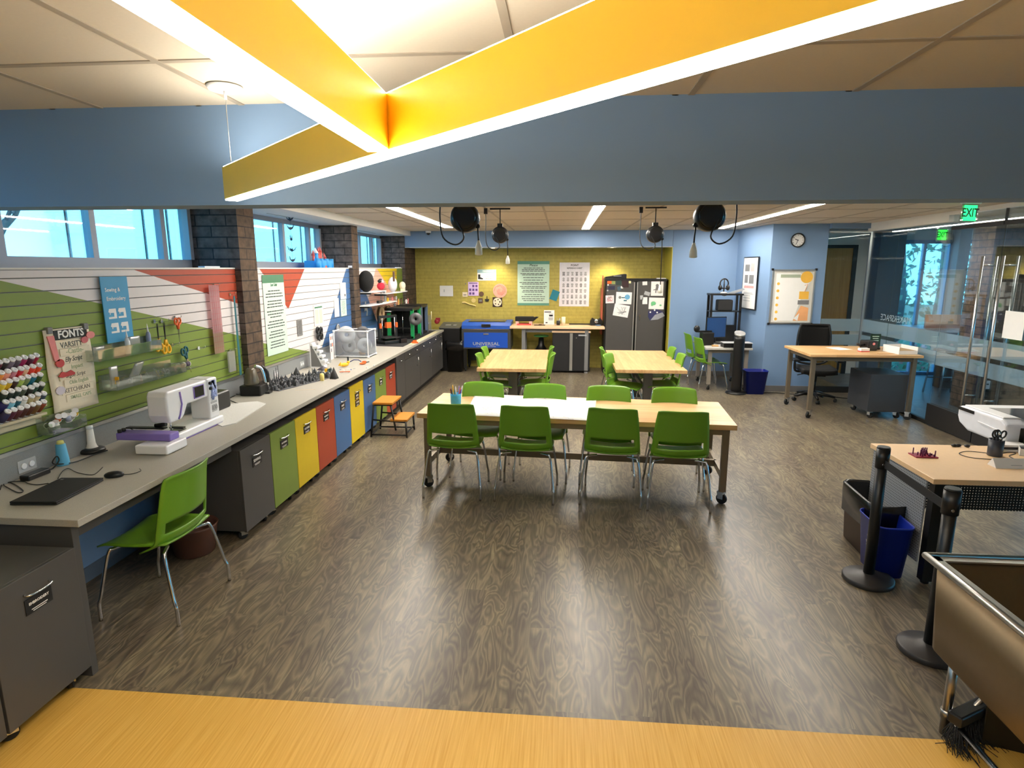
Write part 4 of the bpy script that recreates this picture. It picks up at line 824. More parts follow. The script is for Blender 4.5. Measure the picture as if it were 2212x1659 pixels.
def grid_draw(b, M, w, h):
    for k in range(1, 12): b.rect(M, -w/2, h*k/12-.0008, w/2, h*k/12+.0008, 1, .0006)
    for k in range(1, 5): b.rect(M, -w/2+w*k/5-.0008, 0, -w/2+w*k/5+.0008, h, 1, .0006)
    b.rect(M, -w/2, 0, w/2, h*.3, 2, .0004)
flyer('quilting_ruler', 450, 616, 485, 760, 'clear pink gridded quilting ruler hanging near the first pillar', 'ruler', clear('pink_acrylic', (.95, .72, .74), .06, .45, (.9, .62, .64)), grid_draw, X=-3.07, extra=[mat('ruler_ink', (170, 70, 80), .6), clear('tan_acrylic', (.9, .8, .6), .05, .5, (.75, .62, .48))])
a, c = PX(499, 640, -3.07), PX(513, 812, -3.07); b = B(); b.prism([(-.02, 0), (.018, .0), (.012, a.z-c.z), (-.012, a.z-c.z)], 0, .003, 0, frame((0, 0, 0), (0, 1, 0), (0, 0, 1))); solo(b, 'teal_ruler', M_teal, 'long teal ruler hanging beside the first brick pillar', 'ruler', center=False, loc=(-3.07, a.y+.05, c.z))
flyer('tool_pouch', 490, 760, 508, 800, 'grey clear pouch hanging on a hook beside the teal ruler', 'pouch', M_bag, X=-3.075, th=.012)
# clear bin of spools on the trim and the counter things below
p = PX(147, 962, -3.02); t = thing('spool_bin', 'clear plastic bin of loose spools hung at the foot of the slatwall', 'bin', (-3.085, p.y, 1.075))
B().box((0, -.13, 0), (.10, .13, .003)).box((0, -.13, 0), (.003, .13, .10)).box((.097, -.13, 0), (.10, .13, .05)).box((0, -.13, 0), (.10, -.127, .07)).box((0, .127, 0), (.10, .13, .07)).obj('bin_body', M_acry, t)
for i, (y, z, c, l, a) in enumerate(((-.10, .05, (20, 20, 22), 'black', 1.3), (-.05, .04, (238, 236, 234), 'white', .5), (-.03, .075, (226, 110, 60), 'orange', .9), (.0, .08, (60, 16, 26), 'dark wine', 1.2), (.04, .06, (170, 176, 200), 'pale violet', .4), (.075, .065, (232, 226, 220), 'ivory', 1.0), (.10, .08, (236, 190, 40), 'golden yellow', .8), (-.09, .02, (90, 96, 120), 'grey blue', .2))):
    s = thing('thread_spool', f'{l} spool heaped in the clear bin at the foot of the slatwall', 'thread spool', (-3.03, p.y+y, 1.08+z), a, 'loose spools in the clear bin'); M = Matrix.Rotation(a, 4, 'X')
    B().cyl((0, 0, -.02), (0, 0, .02), .016, n=12, M=M).obj('thread', mat('loose_'+l.replace(' ', '_'), c, .6), s); B().cyl((0, 0, -.026), (0, 0, -.02), .018, n=12, M=M).cyl((0, 0, .02), (0, 0, .026), .018, n=12, M=M).obj('core', M_wplas, s)
CT = HC+.0005
def onc(x, y): return PZ(x, y, CT)
p = onc(113, 1003); t = thing('thread_cone', 'sky blue thread cone with yellow tip standing against the backsplash', 'thread spool', (max(p.x, -3.05), p.y, CT)); B().lathe([(.036, 0), (.036, .01), (.026, .13), (.02, .135)], n=20).obj('thread', mat('sky_thread', (90, 172, 212), .6, var=.1, scale=200), t); B().lathe([(.021, .134), (.017, .152), (.01, .155)], n=16).obj('core', mat('pale_yellow', (226, 220, 130), .5), t)
p = onc(200, 976); t = thing('thread_stand', 'black round thread stand with a tall mast behind the sewing machine', 'thread stand', p); B().lathe([(.07, 0), (.076, .006), (.074, .02), (.06, .028), (.01, .03)], n=32).obj('base', M_black, t); B().tube([(-.04, .02, .02), (-.06, .03, .30), (-.055, .03, .31), (-.03, .02, .312)], .0035, 8).obj('mast', M_alu, t)
t = thing('thread_cone', 'white thread cone standing on the black round thread stand', 'thread spool', p+Vector((0, 0, .0315))); B().lathe([(.036, 0), (.03, .006), (.024, .03), (.02, .12), (.018, .125)], n=20).obj('thread', mat('white_thread', (240, 238, 232), .6, scale=200), t); B().lathe([(.018, .125), (.02, .127), (.02, .145), (.006, .146)], n=16).obj('core', M_wplas, t)
p0, p1 = onc(17, 1040), onc(66, 1024); t = thing('charger_brick', 'black laptop charger brick against the backsplash', 'charger', (-3.03, (p0.y+p1.y)/2+.02, CT), 0); B().box((-.03, -.075, 0), (.03, .075, .032)).obj('brick', M_black, t, bevel=.006); B().tube(smooth_path([(-.0, .075, .015), (.0, .12, .01), (.02, .15, .05), (-.01, .17, .07), (-.02, .15, .03), (.02, .25, .006), (.03, .42, .006), (.05, .5, .008)], 5), .004, 6).obj('cable', M_black, t)
# laptop
c4 = [onc(17, 1092), onc(118, 1100), onc(232, 1040), onc(140, 1032)]; mid = (c4[0]+c4[2])/2; ux = (c4[2]-c4[1]); L = .36; a = math.atan2(ux.y, ux.x)
t = thing('laptop', 'closed black laptop lying near the end of the grey counter', 'laptop', (mid.x-.005, mid.y, CT), a)
B().box((-L/2, -.12, .003), (L/2, .12, .013)).obj('base', M_black, t, bevel=.003); B().box((-L/2, -.12, .0135), (L/2, .12, .022)).obj('lid', M_blackm, t, bevel=.003); b = B()
for i in range(2):
    for j in range(2): b.box((L/2-.04+i*.008, .085+j*.008, .022), (L/2-.034+i*.008, .091+j*.008, .0224))
b.obj('lid_mark', M_mgray, t)
def cable(name, pts, r, label, m=None, cat='cable', k=5):
    b = B().tube(smooth_path(pts, k), r, 6); return solo(b, name, m or M_black, label, cat)
def cp(*pts, z=CT+.003): return [Vector((q.x, q.y, z+(d[2] if len(d) > 2 else 0))) for d in pts for q in [PZ(d[0], d[1], z)]]
cable('usb_cable', cp((222, 1009), (205, 1024), (188, 1025), (165, 1020), (148, 1012), (135, 1018), (125, 1034)), .0022, 'thin black cable looping above the closed laptop toward the mouse')
cable('power_cable', cp((0, 1058), (8, 1040), (20, 1042), (35, 1048), (50, 1060), (40, 1064), (20, 1055), (8, 1046), (30, 1040), (52, 1040), (60, 1044), (80, 1047), (105, 1044)), .0026, 'coiled black cable left of the closed laptop')
p = onc(247, 1030); t = thing('computer_mouse', 'black computer mouse beside the closed laptop', 'mouse', p, -1.2); B().sphere((0, 0, .012), .03, (1, 1.75, .75), 16, 10).obj('mouse_body', M_black, t); B().tube(smooth_path([(0, .05, .01), (-.01, .09, .006), (-.06, .12, .004), (-.11, .10, .004)], 4), .002, 6).obj('cable', M_black, t)
# sewing and embroidery machine
sm = onc(375, 965); t = thing('sewing_machine', 'white sewing and embroidery machine with small screen on the grey counter', 'sewing machine', (-2.72, 4.02, CT), 0)
y0, y1 = -.37, .36
B().box((-.10, -.28, .008), (.09, y1, .062)).obj('base', M_wplas, t, bevel=.012, seg=3); B().box((-.09, -.27, 0), (.08, y1-.01, .012)).obj('base_trim', M_purple, t)
B().box((-.085, .215, .06), (.07, .345, .37)).obj('column', M_wplas, t, bevel=.014, seg=3)
arm = B(); arm.prism([(-.24, .365), (.345, .365), (.345, .27), (.225, .235), (-.03, .235), (-.08, .165), (-.11, .145), (-.235, .145), (-.255, .2), (-.255, .33)], -.085, .062, 0, frame((0, 0, 0), (0, 1, 0), (0, 0, 1))); arm.obj('arm', M_wplas, t, bevel=.014, seg=3)
B().box((.0625, .045, .255), (.067, .175, .345)).obj('screen_bezel', M_purple, t, bevel=.004); B().box((.067, .055, .263), (.0685, .165, .338)).obj('screen', mat('dark_screen', (38, 42, 36), .15), t)
for z in (.335, .295): B().cyl((.07, .24, z), (.084, .24, z), .012, n=16).obj('dial', M_black, t)
B().tube([(.0635, -.11, .34), (.0635, -.10, .25), (.0635, -.13, .18), (.0635, -.15, .155)], .007, 6).obj('thread_slot', M_purple, t)
b = B(); q = random.Random(8)
for i in range(26): b.box((.0705, .235+q.uniform(0, .09), .20+q.uniform(0, .15)), (.071, .235+q.uniform(.01, .095), .20+q.uniform(.01, .155)), 0) if i % 3 == 0 else b.cyl((.0706, .25+q.uniform(0, .07), .2+q.uniform(0, .13)), (.071, .25+q.uniform(0, .07)+.0, .2+q.uniform(0, .13)), .008, n=6)
b.obj('blue_decal', mat('blue_decal', (150, 166, 214), .5), t)
B().box((.0705, .235, .175), (.072, .315, .192)).box((.0705, .245, .11), (.0715, .31, .165)).obj('side_label', M_lgray, t)
b = B(); b.text('830', .05, frame((.0717, .278, .138), (0, 1, 0), (0, 0, 1)), 0); b.obj('side_number', M_mgray, t)
B().cyl((.02, -.18, .145), (.02, -.18, .075), .005, n=8).box((.0, -.20, .066), (.045, -.15, .072)).obj('needle_bar', M_chrome, t); B().box((-.03, -.24, .0625), (.06, -.07, .064)).obj('needle_plate', M_black, t)
B().box((-.30, -.20, .09), (-.02, -.16, .10)).box((.0, -.17, .09), (.10, -.14, .10)).cyl((-.1, -.17, .11), (-.02, -.17, .12), .014, n=10).obj('presser_arm', M_black, t)
cable_p = B().tube([(-.3, -.18, .095), (-.2, -.2, .06), (-.14, -.22, .01)], .003, 6); cable_p.obj('lead', M_black, t)
B().box((-.02, -.50, .005), (.20, -.285, .065)).obj('embroidery_module', M_wplas, t, bevel=.01, seg=3)
B().box((-.22, -.40, .066), (.16, -.30, .115)).obj('embroidery_arm', M_purple, t, bevel=.008, seg=2)
for y in (-.385, -.345): B().cyl((-.2, y, .115), (-.2, y, .135), .013, n=12).obj('arm_knob', M_black, t)
# mat, case, kettle, cords
c4 = [onc(480, 922), onc(510, 915), onc(574, 873), onc(556, 868), onc(470, 875), onc(440, 905)]; b = B(); b.prism([(p.x, p.y) for p in c4], CT, CT+.006); solo(b, 'ironing_mat', mat('quilted_mat', (212, 212, 208), .9, var=.06, scale=70, bump=.3), 'pale quilted ironing mat on the counter right of the sewing machine', 'mat')
p = onc(462, 872); t = thing('tool_case', 'black plastic case with handle standing behind the sewing machine', 'case', (-2.95, 4.78, CT), .0); B().box((-.09, -.12, 0), (.09, .12, .16)).obj('case_body', M_black, t, bevel=.025, seg=3); B().tube([(0, -.06, .16), (0, -.05, .185), (0, .05, .185), (0, .06, .16)], .012, 8).obj('handle', M_black, t)
p = onc(553, 856); t = thing('coffee_grinder', 'black and smoky electric appliance with chrome lid beside the brick pillar', 'appliance', (-2.93, 5.42, CT), .1)
B().box((-.10, -.09, 0), (.10, .10, .10)).obj('base', M_black, t, bevel=.012); B().lathe([(.075, .10), (.078, .12), (.05, .24), (.03, .265)], n=20, sx=.9, M=Matrix.Translation((-.01, -.01, 0))).obj('hopper', mat('smoky_plastic', (96, 88, 72), .2, var=.05), t); B().tube(smooth_path([(.02, .02, .27), (.06, .06, .24), (.08, .07, .15), (.085, .07, .10)], 4), .018, 10).obj('handle', M_chrome, t); B().tube(smooth_path([(.05, .09, .26), (.1, .1, .2), (.1, .1, .1)], 4), .016, 10).obj('side_grip', M_black, t); B().box((.08, .02, .0), (.14, .1, .015)).obj('foot', M_black, t, bevel=.004)
cable('power_cable', cp((528, 845), (516, 834), (508, 842), (520, 852), (505, 850), (490, 840), (478, 842), (484, 858), (505, 868), (513, 872), (480, 873), (485, 866), (508, 854)), .004, 'black power cord looped on the counter before the backsplash end')
# grey printed model city
p0, p1 = onc(590, 841), onc(694, 815); t = thing('model_city', 'grey printed model city of towers and roofs on the counter', 'model', ((p0.x+p1.x)/2, (p0.y+p1.y)/2, CT), math.atan2(p1.y-p0.y, p1.x-p0.x)); L = (p1-p0).length*1.15; b = B(); q = random.Random(12)
M_city = mat('grey_resin', (98, 100, 104), .55, var=.12)
B().box((-L/2, -.13, 0), (L/2, .17, .008)).obj('base', M_city, t)
for i in range(170):
    x, y = q.uniform(-L/2, L/2), q.uniform(-.12, .16); s = q.uniform(.008, .02); h = q.uniform(.02, .075); k = q.random()
    if k < .55: b.box((x-s, y-s, .008), (x+s, y+s, .008+h*.6)); b.lathe([(s*1.4, 0), (.0005, h*.5)], (x, y, .008+h*.6), 4)
    elif k < .85: b.cyl((x, y, .008), (x, y, .008+h), s*.6, n=8); b.lathe([(s*.75, 0), (.0004, h*.5)], (x, y, .008+h), 8)
    else: b.tube([(x-s*2, y, .008), (x-s*2, y, .008+h*.5), (x, y, .008+h*.8), (x+s*2, y, .008+h*.5), (x+s*2, y, .008)], s*.35, 6)
for x, y, h in ((-L*.24, .1, .19), (-L*.18, .12, .20), (-L*.30, .08, .17), (L*.34, .05, .11), (L*.4, .0, .08)): b.cyl((x, y, .008), (x, y, h), .007, .004, 8)
b.obj('buildings', M_city, t)
def small(fn, name, px, m, label, cat, rz=0, group=None, z=CT):
    b = B(); fn(b); p = PZ(px[0], px[1], z); return solo(b, name, m, label, cat, group, center=False, loc=p, rot=(0, 0, rz))
pyr = lambda w, h: (lambda b: b.lathe([(w, 0), (w, .002), (.0008, h)], n=4))
small(pyr(.05, .13), 'black_pyramid', (722, 818), M_blackm, 'tall black pyramid on the counter edge side', 'model piece', .6, 'printed solids'); small(pyr(.075, .05), 'black_pyramid', (698, 799), mat('charcoal_resin', (56, 52, 62), .6), 'low black pyramid behind the yellow block', 'model piece', .3, 'printed solids'); small(pyr(.055, .10), 'black_pyramid', (641, 812), M_blackm, 'black faceted rock behind the grey model city', 'model piece', .9, 'printed solids')
blk = lambda a, c, h: (lambda b: b.box((-a, -c, 0), (a, c, h)))
small(blk(.022, .022, .035), 'toy_block', (706, 803), M_ygold, 'yellow block next to the low black pyramid', 'block', .3, 'small coloured blocks'); small(blk(.018, .02, .045), 'toy_block', (714, 804), M_teal, 'teal block beside the tall black pyramid', 'block', .2, 'small coloured blocks'); small(blk(.016, .016, .05), 'toy_block', (687, 813), mat('azure', (70, 140, 190), .5), 'azure block at the end of the grey city', 'block', .1, 'small coloured blocks')
small(lambda b: b.lathe([(.022, 0), (.024, .05), (.02, .075), (.008, .08)], n=16), 'toy_cylinder', (696, 822), mat('pale_yellow2', (236, 216, 130), .5), 'pale yellow cylinder before the grey city', 'block', 0, 'small coloured blocks'); small(lambda b: b.tube([(.03*math.cos(k*PI/8), .03*math.sin(k*PI/8), .012) for k in range(17)], .012, 8), 'black_ring', (697, 811), M_black, 'thick black ring behind the pale yellow cylinder', 'ring')
def glasses(b):
    for s in (-1, 1): b.tube([(s*.035+.028*math.cos(k*PI/8), 0, .03+.024*math.sin(k*PI/8)) for k in range(17)], .004, 6, 0); b.tube([(s*.062, 0, .035), (s*.066, .05, .036), (s*.06, .11, .02)], .004, 6, 1)
    b.box((-.06, -.004, .012), (.06, .004, .02), 2)
small(glasses, 'toy_glasses', (745, 806), [M_wplas, M_rblue, M_orange], 'white and blue printed glasses near the counter edge', 'glasses', .2)
def bird(b): b.sphere((0, 0, .03), .03, (1, 2.2, .8), 12, 8, 0).sphere((0, .06, .055), .018, (1, 1.2, 1), 10, 7, 0).prism([(-.03, 0), (.03, 0), (0, .05)], 0, .01, 0, Matrix.Translation((0, -.06, .02)) @ Matrix.Rotation(1.2, 4, 'X')).box((-.006, .05, .06), (.006, .065, .12), 1)
small(bird, 'toy_bird', (744, 793), [M_ygold, M_black], 'yellow printed bird with a dark crest on the counter', 'toy', -.6); small(lambda b: b.sphere((0, 0, .014), .03, (1, 2, .45), 12, 8, 0).tube([(.02*math.cos(k*PI/8), .02*math.sin(k*PI/8)+.03, .03) for k in range(17)], .009, 6, 0).box((-.005, .07, .01), (.005, .13, .02), 1), 'toy_car', (784, 787), [M_orange, M_black], 'orange printed ring piece with a dark stem on the counter', 'toy', -.3); small(lambda b: b.tube([(-.06, 0, .008), (-.02, .03, .03), (.04, .03, .03), (.08, .02, .01)], .006, 6), 'blue_strip', (766, 783), mat('ink_blue', (40, 50, 110), .5), 'dark blue bent strip between the bird and the orange piece', 'strip')
for i, (x, y) in enumerate(((765, 797), (793, 795), (808, 791))): small(lambda b: b.box((-.009, -.009, 0), (.009, .009, .012)), 'white_chip', (x, y), M_wplas, 'tiny white cube on the counter '+('near the white glasses', 'just under the orange piece', 'nearest the clear filament bin')[i], 'chip', i, 'tiny white cubes')
small(blk(.10, .006, .001), 'paper_strip', (659, 842), mat('pale_strip', (224, 206, 180), .7), 'thin pale strip lying on the counter in front of the model city', 'strip', .25)
# leaflet stand etc
p = onc(672, 793); t = thing('leaflet_stand', 'white slanted leaflet stand with dark lettered side against the slatwall', 'leaflet stand', (-2.93, p.y, CT), 0)
b = B(); b.prism([(0, 0), (.17, .0), (.165, .02), (.03, .30), (0, .30)], -.05, .05, 0, frame((-.1, 0, 0), (1, 0, 0), (0, 0, 1))); 
for k in range(4): b.box((-.062+k*.028, -.052, .235-k*.055), (.0+k*.028, .052, .262-k*.055), 0)
b.prism([(.012, .015), (.15, .012), (.03, .27), (.014, .27)], .0502, .0508, 1, frame((-.1, 0, 0), (1, 0, 0), (0, 0, 1))); b.obj('stand_body', [M_wplas, M_mgray], t)
b = B()
for k in range(3): b.box((-.02+k*.028, -.04, .18-k*.055), (-.016+k*.028, .04, .235-k*.055), 0)
b.obj('leaflet', M_lgray, t)
p = onc(683, 776); t = thing('sample_card', 'tall pale pink sample card standing behind the leaflet stand', 'card', (-3.03, p.y+.02, CT)); b = B(); M = frame((0, 0, 0), (0, 1, 0), (0, 0, 1)); b.box((-.06, 0, 0), (.06, .34, .004), 0, M)
for i, (y, z, c) in enumerate(((-.025, .26, 1), (.025, .26, 2), (-.025, .17, 3), (.025, .17, 1), (-.02, .1, 2))): b.rect(M, y-.013, z, y+.013, z+.045, c, .005)
b.obj('card', [mat('blush_card', (236, 222, 222), .6), M_orange, M_mgray, M_black], t)
p = onc(698, 785); t = thing('sample_box', 'small clear box of white bits right of the leaflet stand', 'box', (-2.99, p.y, CT)); B().box((-.05, -.09, 0), (.05, .09, .13)).obj('box_body', M_frost, t); 
q = random.Random(3)
for i in range(5): small(lambda b: b.sphere((0, 0, .012), .016, (1.2, 1.4, .7), 8, 6), 'white_scrap', (694+i*4+q.uniform(-2, 2), 788+q.uniform(-3, 3)), M_wplas, 'white printed scrap before the small clear box', 'scrap', i, 'white printed scraps')
# posters on the second slat panel
def mint_poster(b, M, w, h):
    b.rect(M, -w/2, h*.90, w/2, h, 1, .0006); b.text('Laser Cutter', h*.055, M @ Matrix.Translation((0, h*.875, .0006)), 1, shear=.2, sx=.62, bold=.015)
    z = .80; k = 0
    while z > .05: lines(b, M, -w*.42, w*.42, [h*z], 2, h*.012); k += 1; z -= .036 if k % 3 else .055
    b.rect(M, -w/2, 0, w/2, h*.0, 1)
flyer('poster', 565, 594, 623, 757, 'tall mint green poster with dark green heading beside the first pillar', 'poster', M_lgreen, mint_poster, extra=[M_dgreen, M_ink])
sheet = lambda b, M, w, h: lines(b, M, -w*.38, w*.38, [h*(.9-.075*k) for k in range(11)], 1, h*.018)
def head_sheet(b, M, w, h): b.rect(M, -w*.42, h*.84, w*.42, h*.92, 1); b.rect(M, -w*.42, h*.08, -w*.02, h*.78, 2); b.rect(M, w*.06, h*.08, w*.4, h*.78, 2)
flyer('flyer', 641, 692, 654, 724, 'narrow grey flyer in the middle of the second slat panel', 'flyer', M_mgray, sheet, extra=[M_ink]); flyer('flyer', 677, 660, 699, 700, 'cream flyer with green heading above the black headset', 'flyer', M_paper, head_sheet, extra=[M_dgreen, mat('pale_sage', (196, 204, 184), .7)]); flyer('flyer', 721, 645, 733, 683, 'narrow white flyer over the blue triangle by the second pillar', 'flyer', M_paper, sheet, extra=[M_lgray]); flyer('flyer', 734, 611, 748, 645, 'white sheet with a small dark drawing, upper one by the second pillar', 'flyer', M_paper, lambda b, M, w, h: (lines(b, M, -w*.3, w*.3, [h*(.9-.09*k) for k in range(4)], 1, h*.02), b.rect(M, w*.2, h*.15, w*.36, h*.3, 2)), extra=[M_lgray, M_ink]); flyer('flyer', 735, 648, 749, 681, 'mint green sheet, lower one by the second pillar', 'flyer', M_lgreen, sheet, extra=[M_dgreen])
p = PX(690, 718, -3.06); t = thing('goggles_cluster', 'black headset hanging low on the white slats', 'headset', p); b = B()
for y, z in ((-.05, .03), (.055, .02), (-.04, -.05), (.06, -.055)): b.tube([(0, y+.03*math.cos(k*PI/6), z+.036*math.sin(k*PI/6)) for k in range(13)], .014, 7)
b.obj('ear_cups', M_black, t); B().cyl((0, -.0, -.05), (.0, .0, -.11), .008, n=8).box((-.02, -.03, .02), (0, .03, .06)).obj('bracket', M_black, t)
p = PX(731, 717, -3.08); t = thing('print_arch', 'small grey printed arch on a bracket on the blue slats', 'model', p); B().tube(smooth_path([(0, -.045, 0), (0, -.045, .07), (0, 0, .10), (0, .045, .07), (0, .045, 0)], 4), .012, 8).box((-.01, -.03, 0), (0, .03, .085)).obj('arch', mat('grey_resin_light', (150, 150, 152), .5), t); B().box((-.015, -.07, -.012), (.03, .06, 0)).obj('bracket', M_black, t)
# ledge: castle, small bits, hanging cranes
p = PX(692, 577, -3.28); t = thing('toy_castle', 'blue and red printed toy castle with pointed towers on the ledge', 'castle', (-3.30, p.y, 2.0535), 0); M_cb = mat('castle_blue', (50, 150, 214), .45); M_cr = mat('castle_red', (206, 88, 80), .45); q = random.Random(6)
b = B().box((-.10, -.24, 0), (.10, .24, .09)); 
for y in (-.24, -.12, .06, .24): b.cyl((.08, y, 0), (.08, y, .12), .035, n=10)
for k in range(16): b.box((.095, -.24+k*.03, .09), (.105, -.225+k*.03, .105))
b.obj('walls', M_cb, t); B().cyl((.1, 0, 0), (.104, 0, 0), .03, n=12).obj('gate', M_cr, t)
for y, h, r, m in ((-.17, .16, .02, M_cr), (-.09, .19, .035, M_cb), (0, .20, .022, M_cr), (.06, .21, .026, M_cr), (.12, .15, .022, M_mgray), (.2, .13, .03, M_cr)):
    tw = B().cyl((0, y, .05), (0, y, h), r, n=10).obj('tower', M_cb if m is M_cb else m, t); B().lathe([(r*1.25, 0), (.001, .075)], (0, y, h), 10).obj('spire', M_wplas if y < -.05 and m is M_cb else m, tw)
for i, (x, y, X, l) in enumerate(((452, 575, -3.16, 'white flat holder on the ledge before the first brick pillar'), (860, 577, -3.15, 'white flat holder on the ledge above the yellow slats'), (757, 573, -3.08, 'small white knob on the ledge at the second brick pillar'))):
    p = PX(x, y, X); b = B().box((-.03, -.12 if i < 2 else -.02, 0), (.03, .12 if i < 2 else .02, .012 if i < 2 else .03)); solo(b, 'ledge_holder', M_wplas, l, 'holder', 'white holders on the ledge', center=False, loc=(X, p.y, 2.0535))
ST = PX(628, 500, -3.32); t = thing('crane_garland', 'string of folded paper birds hanging in front of the second window', 'garland', (ST.x, ST.y, 2.652)); zs = [PX(628, y, -3.32).z-2.652 for y in (474, 493, 516, 540, 562)]
B().cyl((0, 0, 0), (0, 0, zs[-1]), .0012, n=5).obj('string', M_black, t)
for i, z in enumerate(zs):
    b = B(); a = i*1.1; M = Matrix.Translation((0, 0, z)) @ Matrix.Rotation(a, 4, 'Z'); b.prism([(0, -.02), (.03, .0), (.0, .012), (-.03, 0)], -.01, .01, 0, M @ Matrix.Rotation(PI/2, 4, 'X'))
    b.add([(-.01, 0, 0), (.02, 0, 0), (.01, .075, .03)], [(0, 1, 2), (2, 1, 0)], M=M); b.add([(-.01, 0, 0), (.02, 0, 0), (.01, -.075, .03)], [(0, 1, 2), (2, 1, 0)], M=M); b.tube([(.03, 0, 0), (.05, 0, .045), (.065, 0, .035)], [.006, .004, .001], 5, M=M).tube([(-.03, 0, 0), (-.06, 0, .045)], [.006, .001], 5, M=M); b.obj('paper_bird', mat('dark_origami', (60, 74, 90), .8), t)
# clear filament bin with spools
def spool(p, r, w, label, mside, mfil, rot, group, ax='Y'):
    t = thing('filament_spool', label, 'spool', p, rot, group); M = Matrix.Rotation(PI/2, 4, ax)
    for s in (-1, 1): B().lathe([(r*.26, s*w/2-.003), (r, s*w/2-.003), (r, s*w/2+.003), (r*.26, s*w/2+.003), (r*.26, s*w/2-.003)], n=32, M=M, caps=False).obj('flange', mside, t)
    B().lathe([(r*.26, -w/2), (r*.85, -w/2+.003), (r*.85, w/2-.003), (r*.26, w/2), (r*.26, -w/2)], n=28, M=M, caps=False).obj('filament', mfil, t)
    return t
f0, f1, f2 = onc(745, 773), onc(819, 773), onc(830, 765); t = thing('filament_bin', 'clear plastic cube bin with white corner joints on the counter', 'bin', ((f0.x+f1.x)/2-.14, (f0.y+f1.y)/2+.16, CT), 0); Wx = (f1.x-f0.x)/2; Hh = .36; Dy = .17
b = B(); Wx = abs(Wx)
b.box((-Wx, -Dy, .02), (Wx, -Dy+.003, Hh)).box((-Wx, Dy-.003, .02), (Wx, Dy, Hh)).box((-Wx, -Dy, .02), (-Wx+.003, Dy, Hh)).box((Wx-.003, -Dy, .02), (Wx, Dy, Hh)).box((-Wx, -Dy, .02), (Wx, Dy, .024)); b.obj('panels', M_frost, t); b = B()
for x in (-Wx, Wx):
    for y in (-Dy, Dy): b.cyl((x, y, 0), (x, y, .03), .016, n=10).cyl((x, y, Hh-.02), (x, y, Hh+.01), .016, n=10).cyl((x, y, 0), (x, y, Hh), .008, n=8)
for y in (-Dy, Dy): b.cyl((-Wx, y, Hh), (Wx, y, Hh), .007, n=8).cyl((-Wx, y, .02), (Wx, y, .02), .007, n=8)
for x in (-Wx, Wx): b.cyl((x, -Dy, Hh), (x, Dy, Hh), .007, n=8).cyl((x, -Dy, .02), (x, Dy, .02), .007, n=8)
b.obj('corner_frame', M_wplas, t); fb = Vector(t.location)
M_cs = mat('clear_spool_grey', (186, 190, 192), .35); spool(fb+Vector((-.10, -.05, .30)), .115, .07, 'large pale spool sticking up out of the clear filament bin', M_cs, M_lgray, .5, 'filament spools', 'X'); spool(fb+Vector((.13, .0, .15)), .10, .06, 'white spool standing inside the clear filament bin', M_cs, M_wplas, .3, 'filament spools', 'X'); spool(fb+Vector((-.12, .06, .14)), .10, .06, 'grey spool lying low inside the clear filament bin', M_cs, M_mgray, .9, 'filament spools', 'X'); spool(fb+Vector((.08, .10, .31)), .09, .06, 'dark spool on top at the back of the clear filament bin', mat('smoke_spool', (90, 90, 92), .4), M_black, .4, 'filament spools', 'X')
small(lambda b: b.lathe([(.03, 0), (.05, .05), (.05, .055)], n=14), 'tan_cup', (783, 768), mat('tan_print', (214, 160, 90), .5), 'tan cup at the foot of the clear filament bin front', 'cup'); small(lambda b: b.tube([(-.06, 0, .01), (0, .03, .015), (.07, .02, .01), (.04, -.02, .012)], .010, 6), 'pliers', (729, 766), M_black, 'black pliers lying against the backsplash by the filament bin', 'pliers', .9)
# work mat and printers
a, c = onc(832, 762), onc(930, 714); b = B(); b.prism([(-3.05, 9.10), (-2.42, 9.0), (-2.42, 11.45), (-3.05, 11.45)], CT, CT+.003); solo(b, 'work_mat', mat('black_work_mat', (30, 30, 32), .7), 'black work mat under the printers at the far end of the counter', 'mat')
b = B(); b.prism([(-2.415, 9.3), (-2.33, 9.3), (-2.33, 11.3), (-2.415, 11.3)], CT, CT+.004); solo(b, 'foam_strip', mat('yellowish_strip', (206, 198, 160), .6), 'long yellowish strip along the counter edge beside the black mat', 'strip')
CM = CT+.0035
def open_printer(x, y, rz, label):
    t = thing('desktop_printer', label, 'printer', (x, y, CM), rz, 'desktop filament printers'); B().box((-.20, -.20, 0), (.20, .20, .05)).obj('base', M_black, t, bevel=.006)
    B().box((-.15, -.15, .08), (.15, .15, .09)).obj('build_plate', M_blackm, t); f = B()
    for x in (-.16, .16): f.box((x-.016, -.02, .05), (x+.016, .02, .42))
    f.box((-.176, -.02, .40), (.176, .02, .44)); f.obj('gantry', M_black, t)
    for x in (-.12, .12): B().cyl((x, -.03, .05), (x, -.03, .40), .006, n=8).obj('rod', M_chrome, t)
    B().box((-.06, -.07, .24), (.03, -.01, .33)).box((-.17, -.05, .24), (-.14, .0, .32)).box((.14, -.05, .24), (.17, .0, .32)).obj('print_head', M_orange, t, bevel=.004); B().box((.08, -.24, .0), (.20, -.20, .07)).obj('control_box', M_black, t)
open_printer(-2.80, 9.50, .9, 'black desktop printer with orange carriage right of the clear bin')
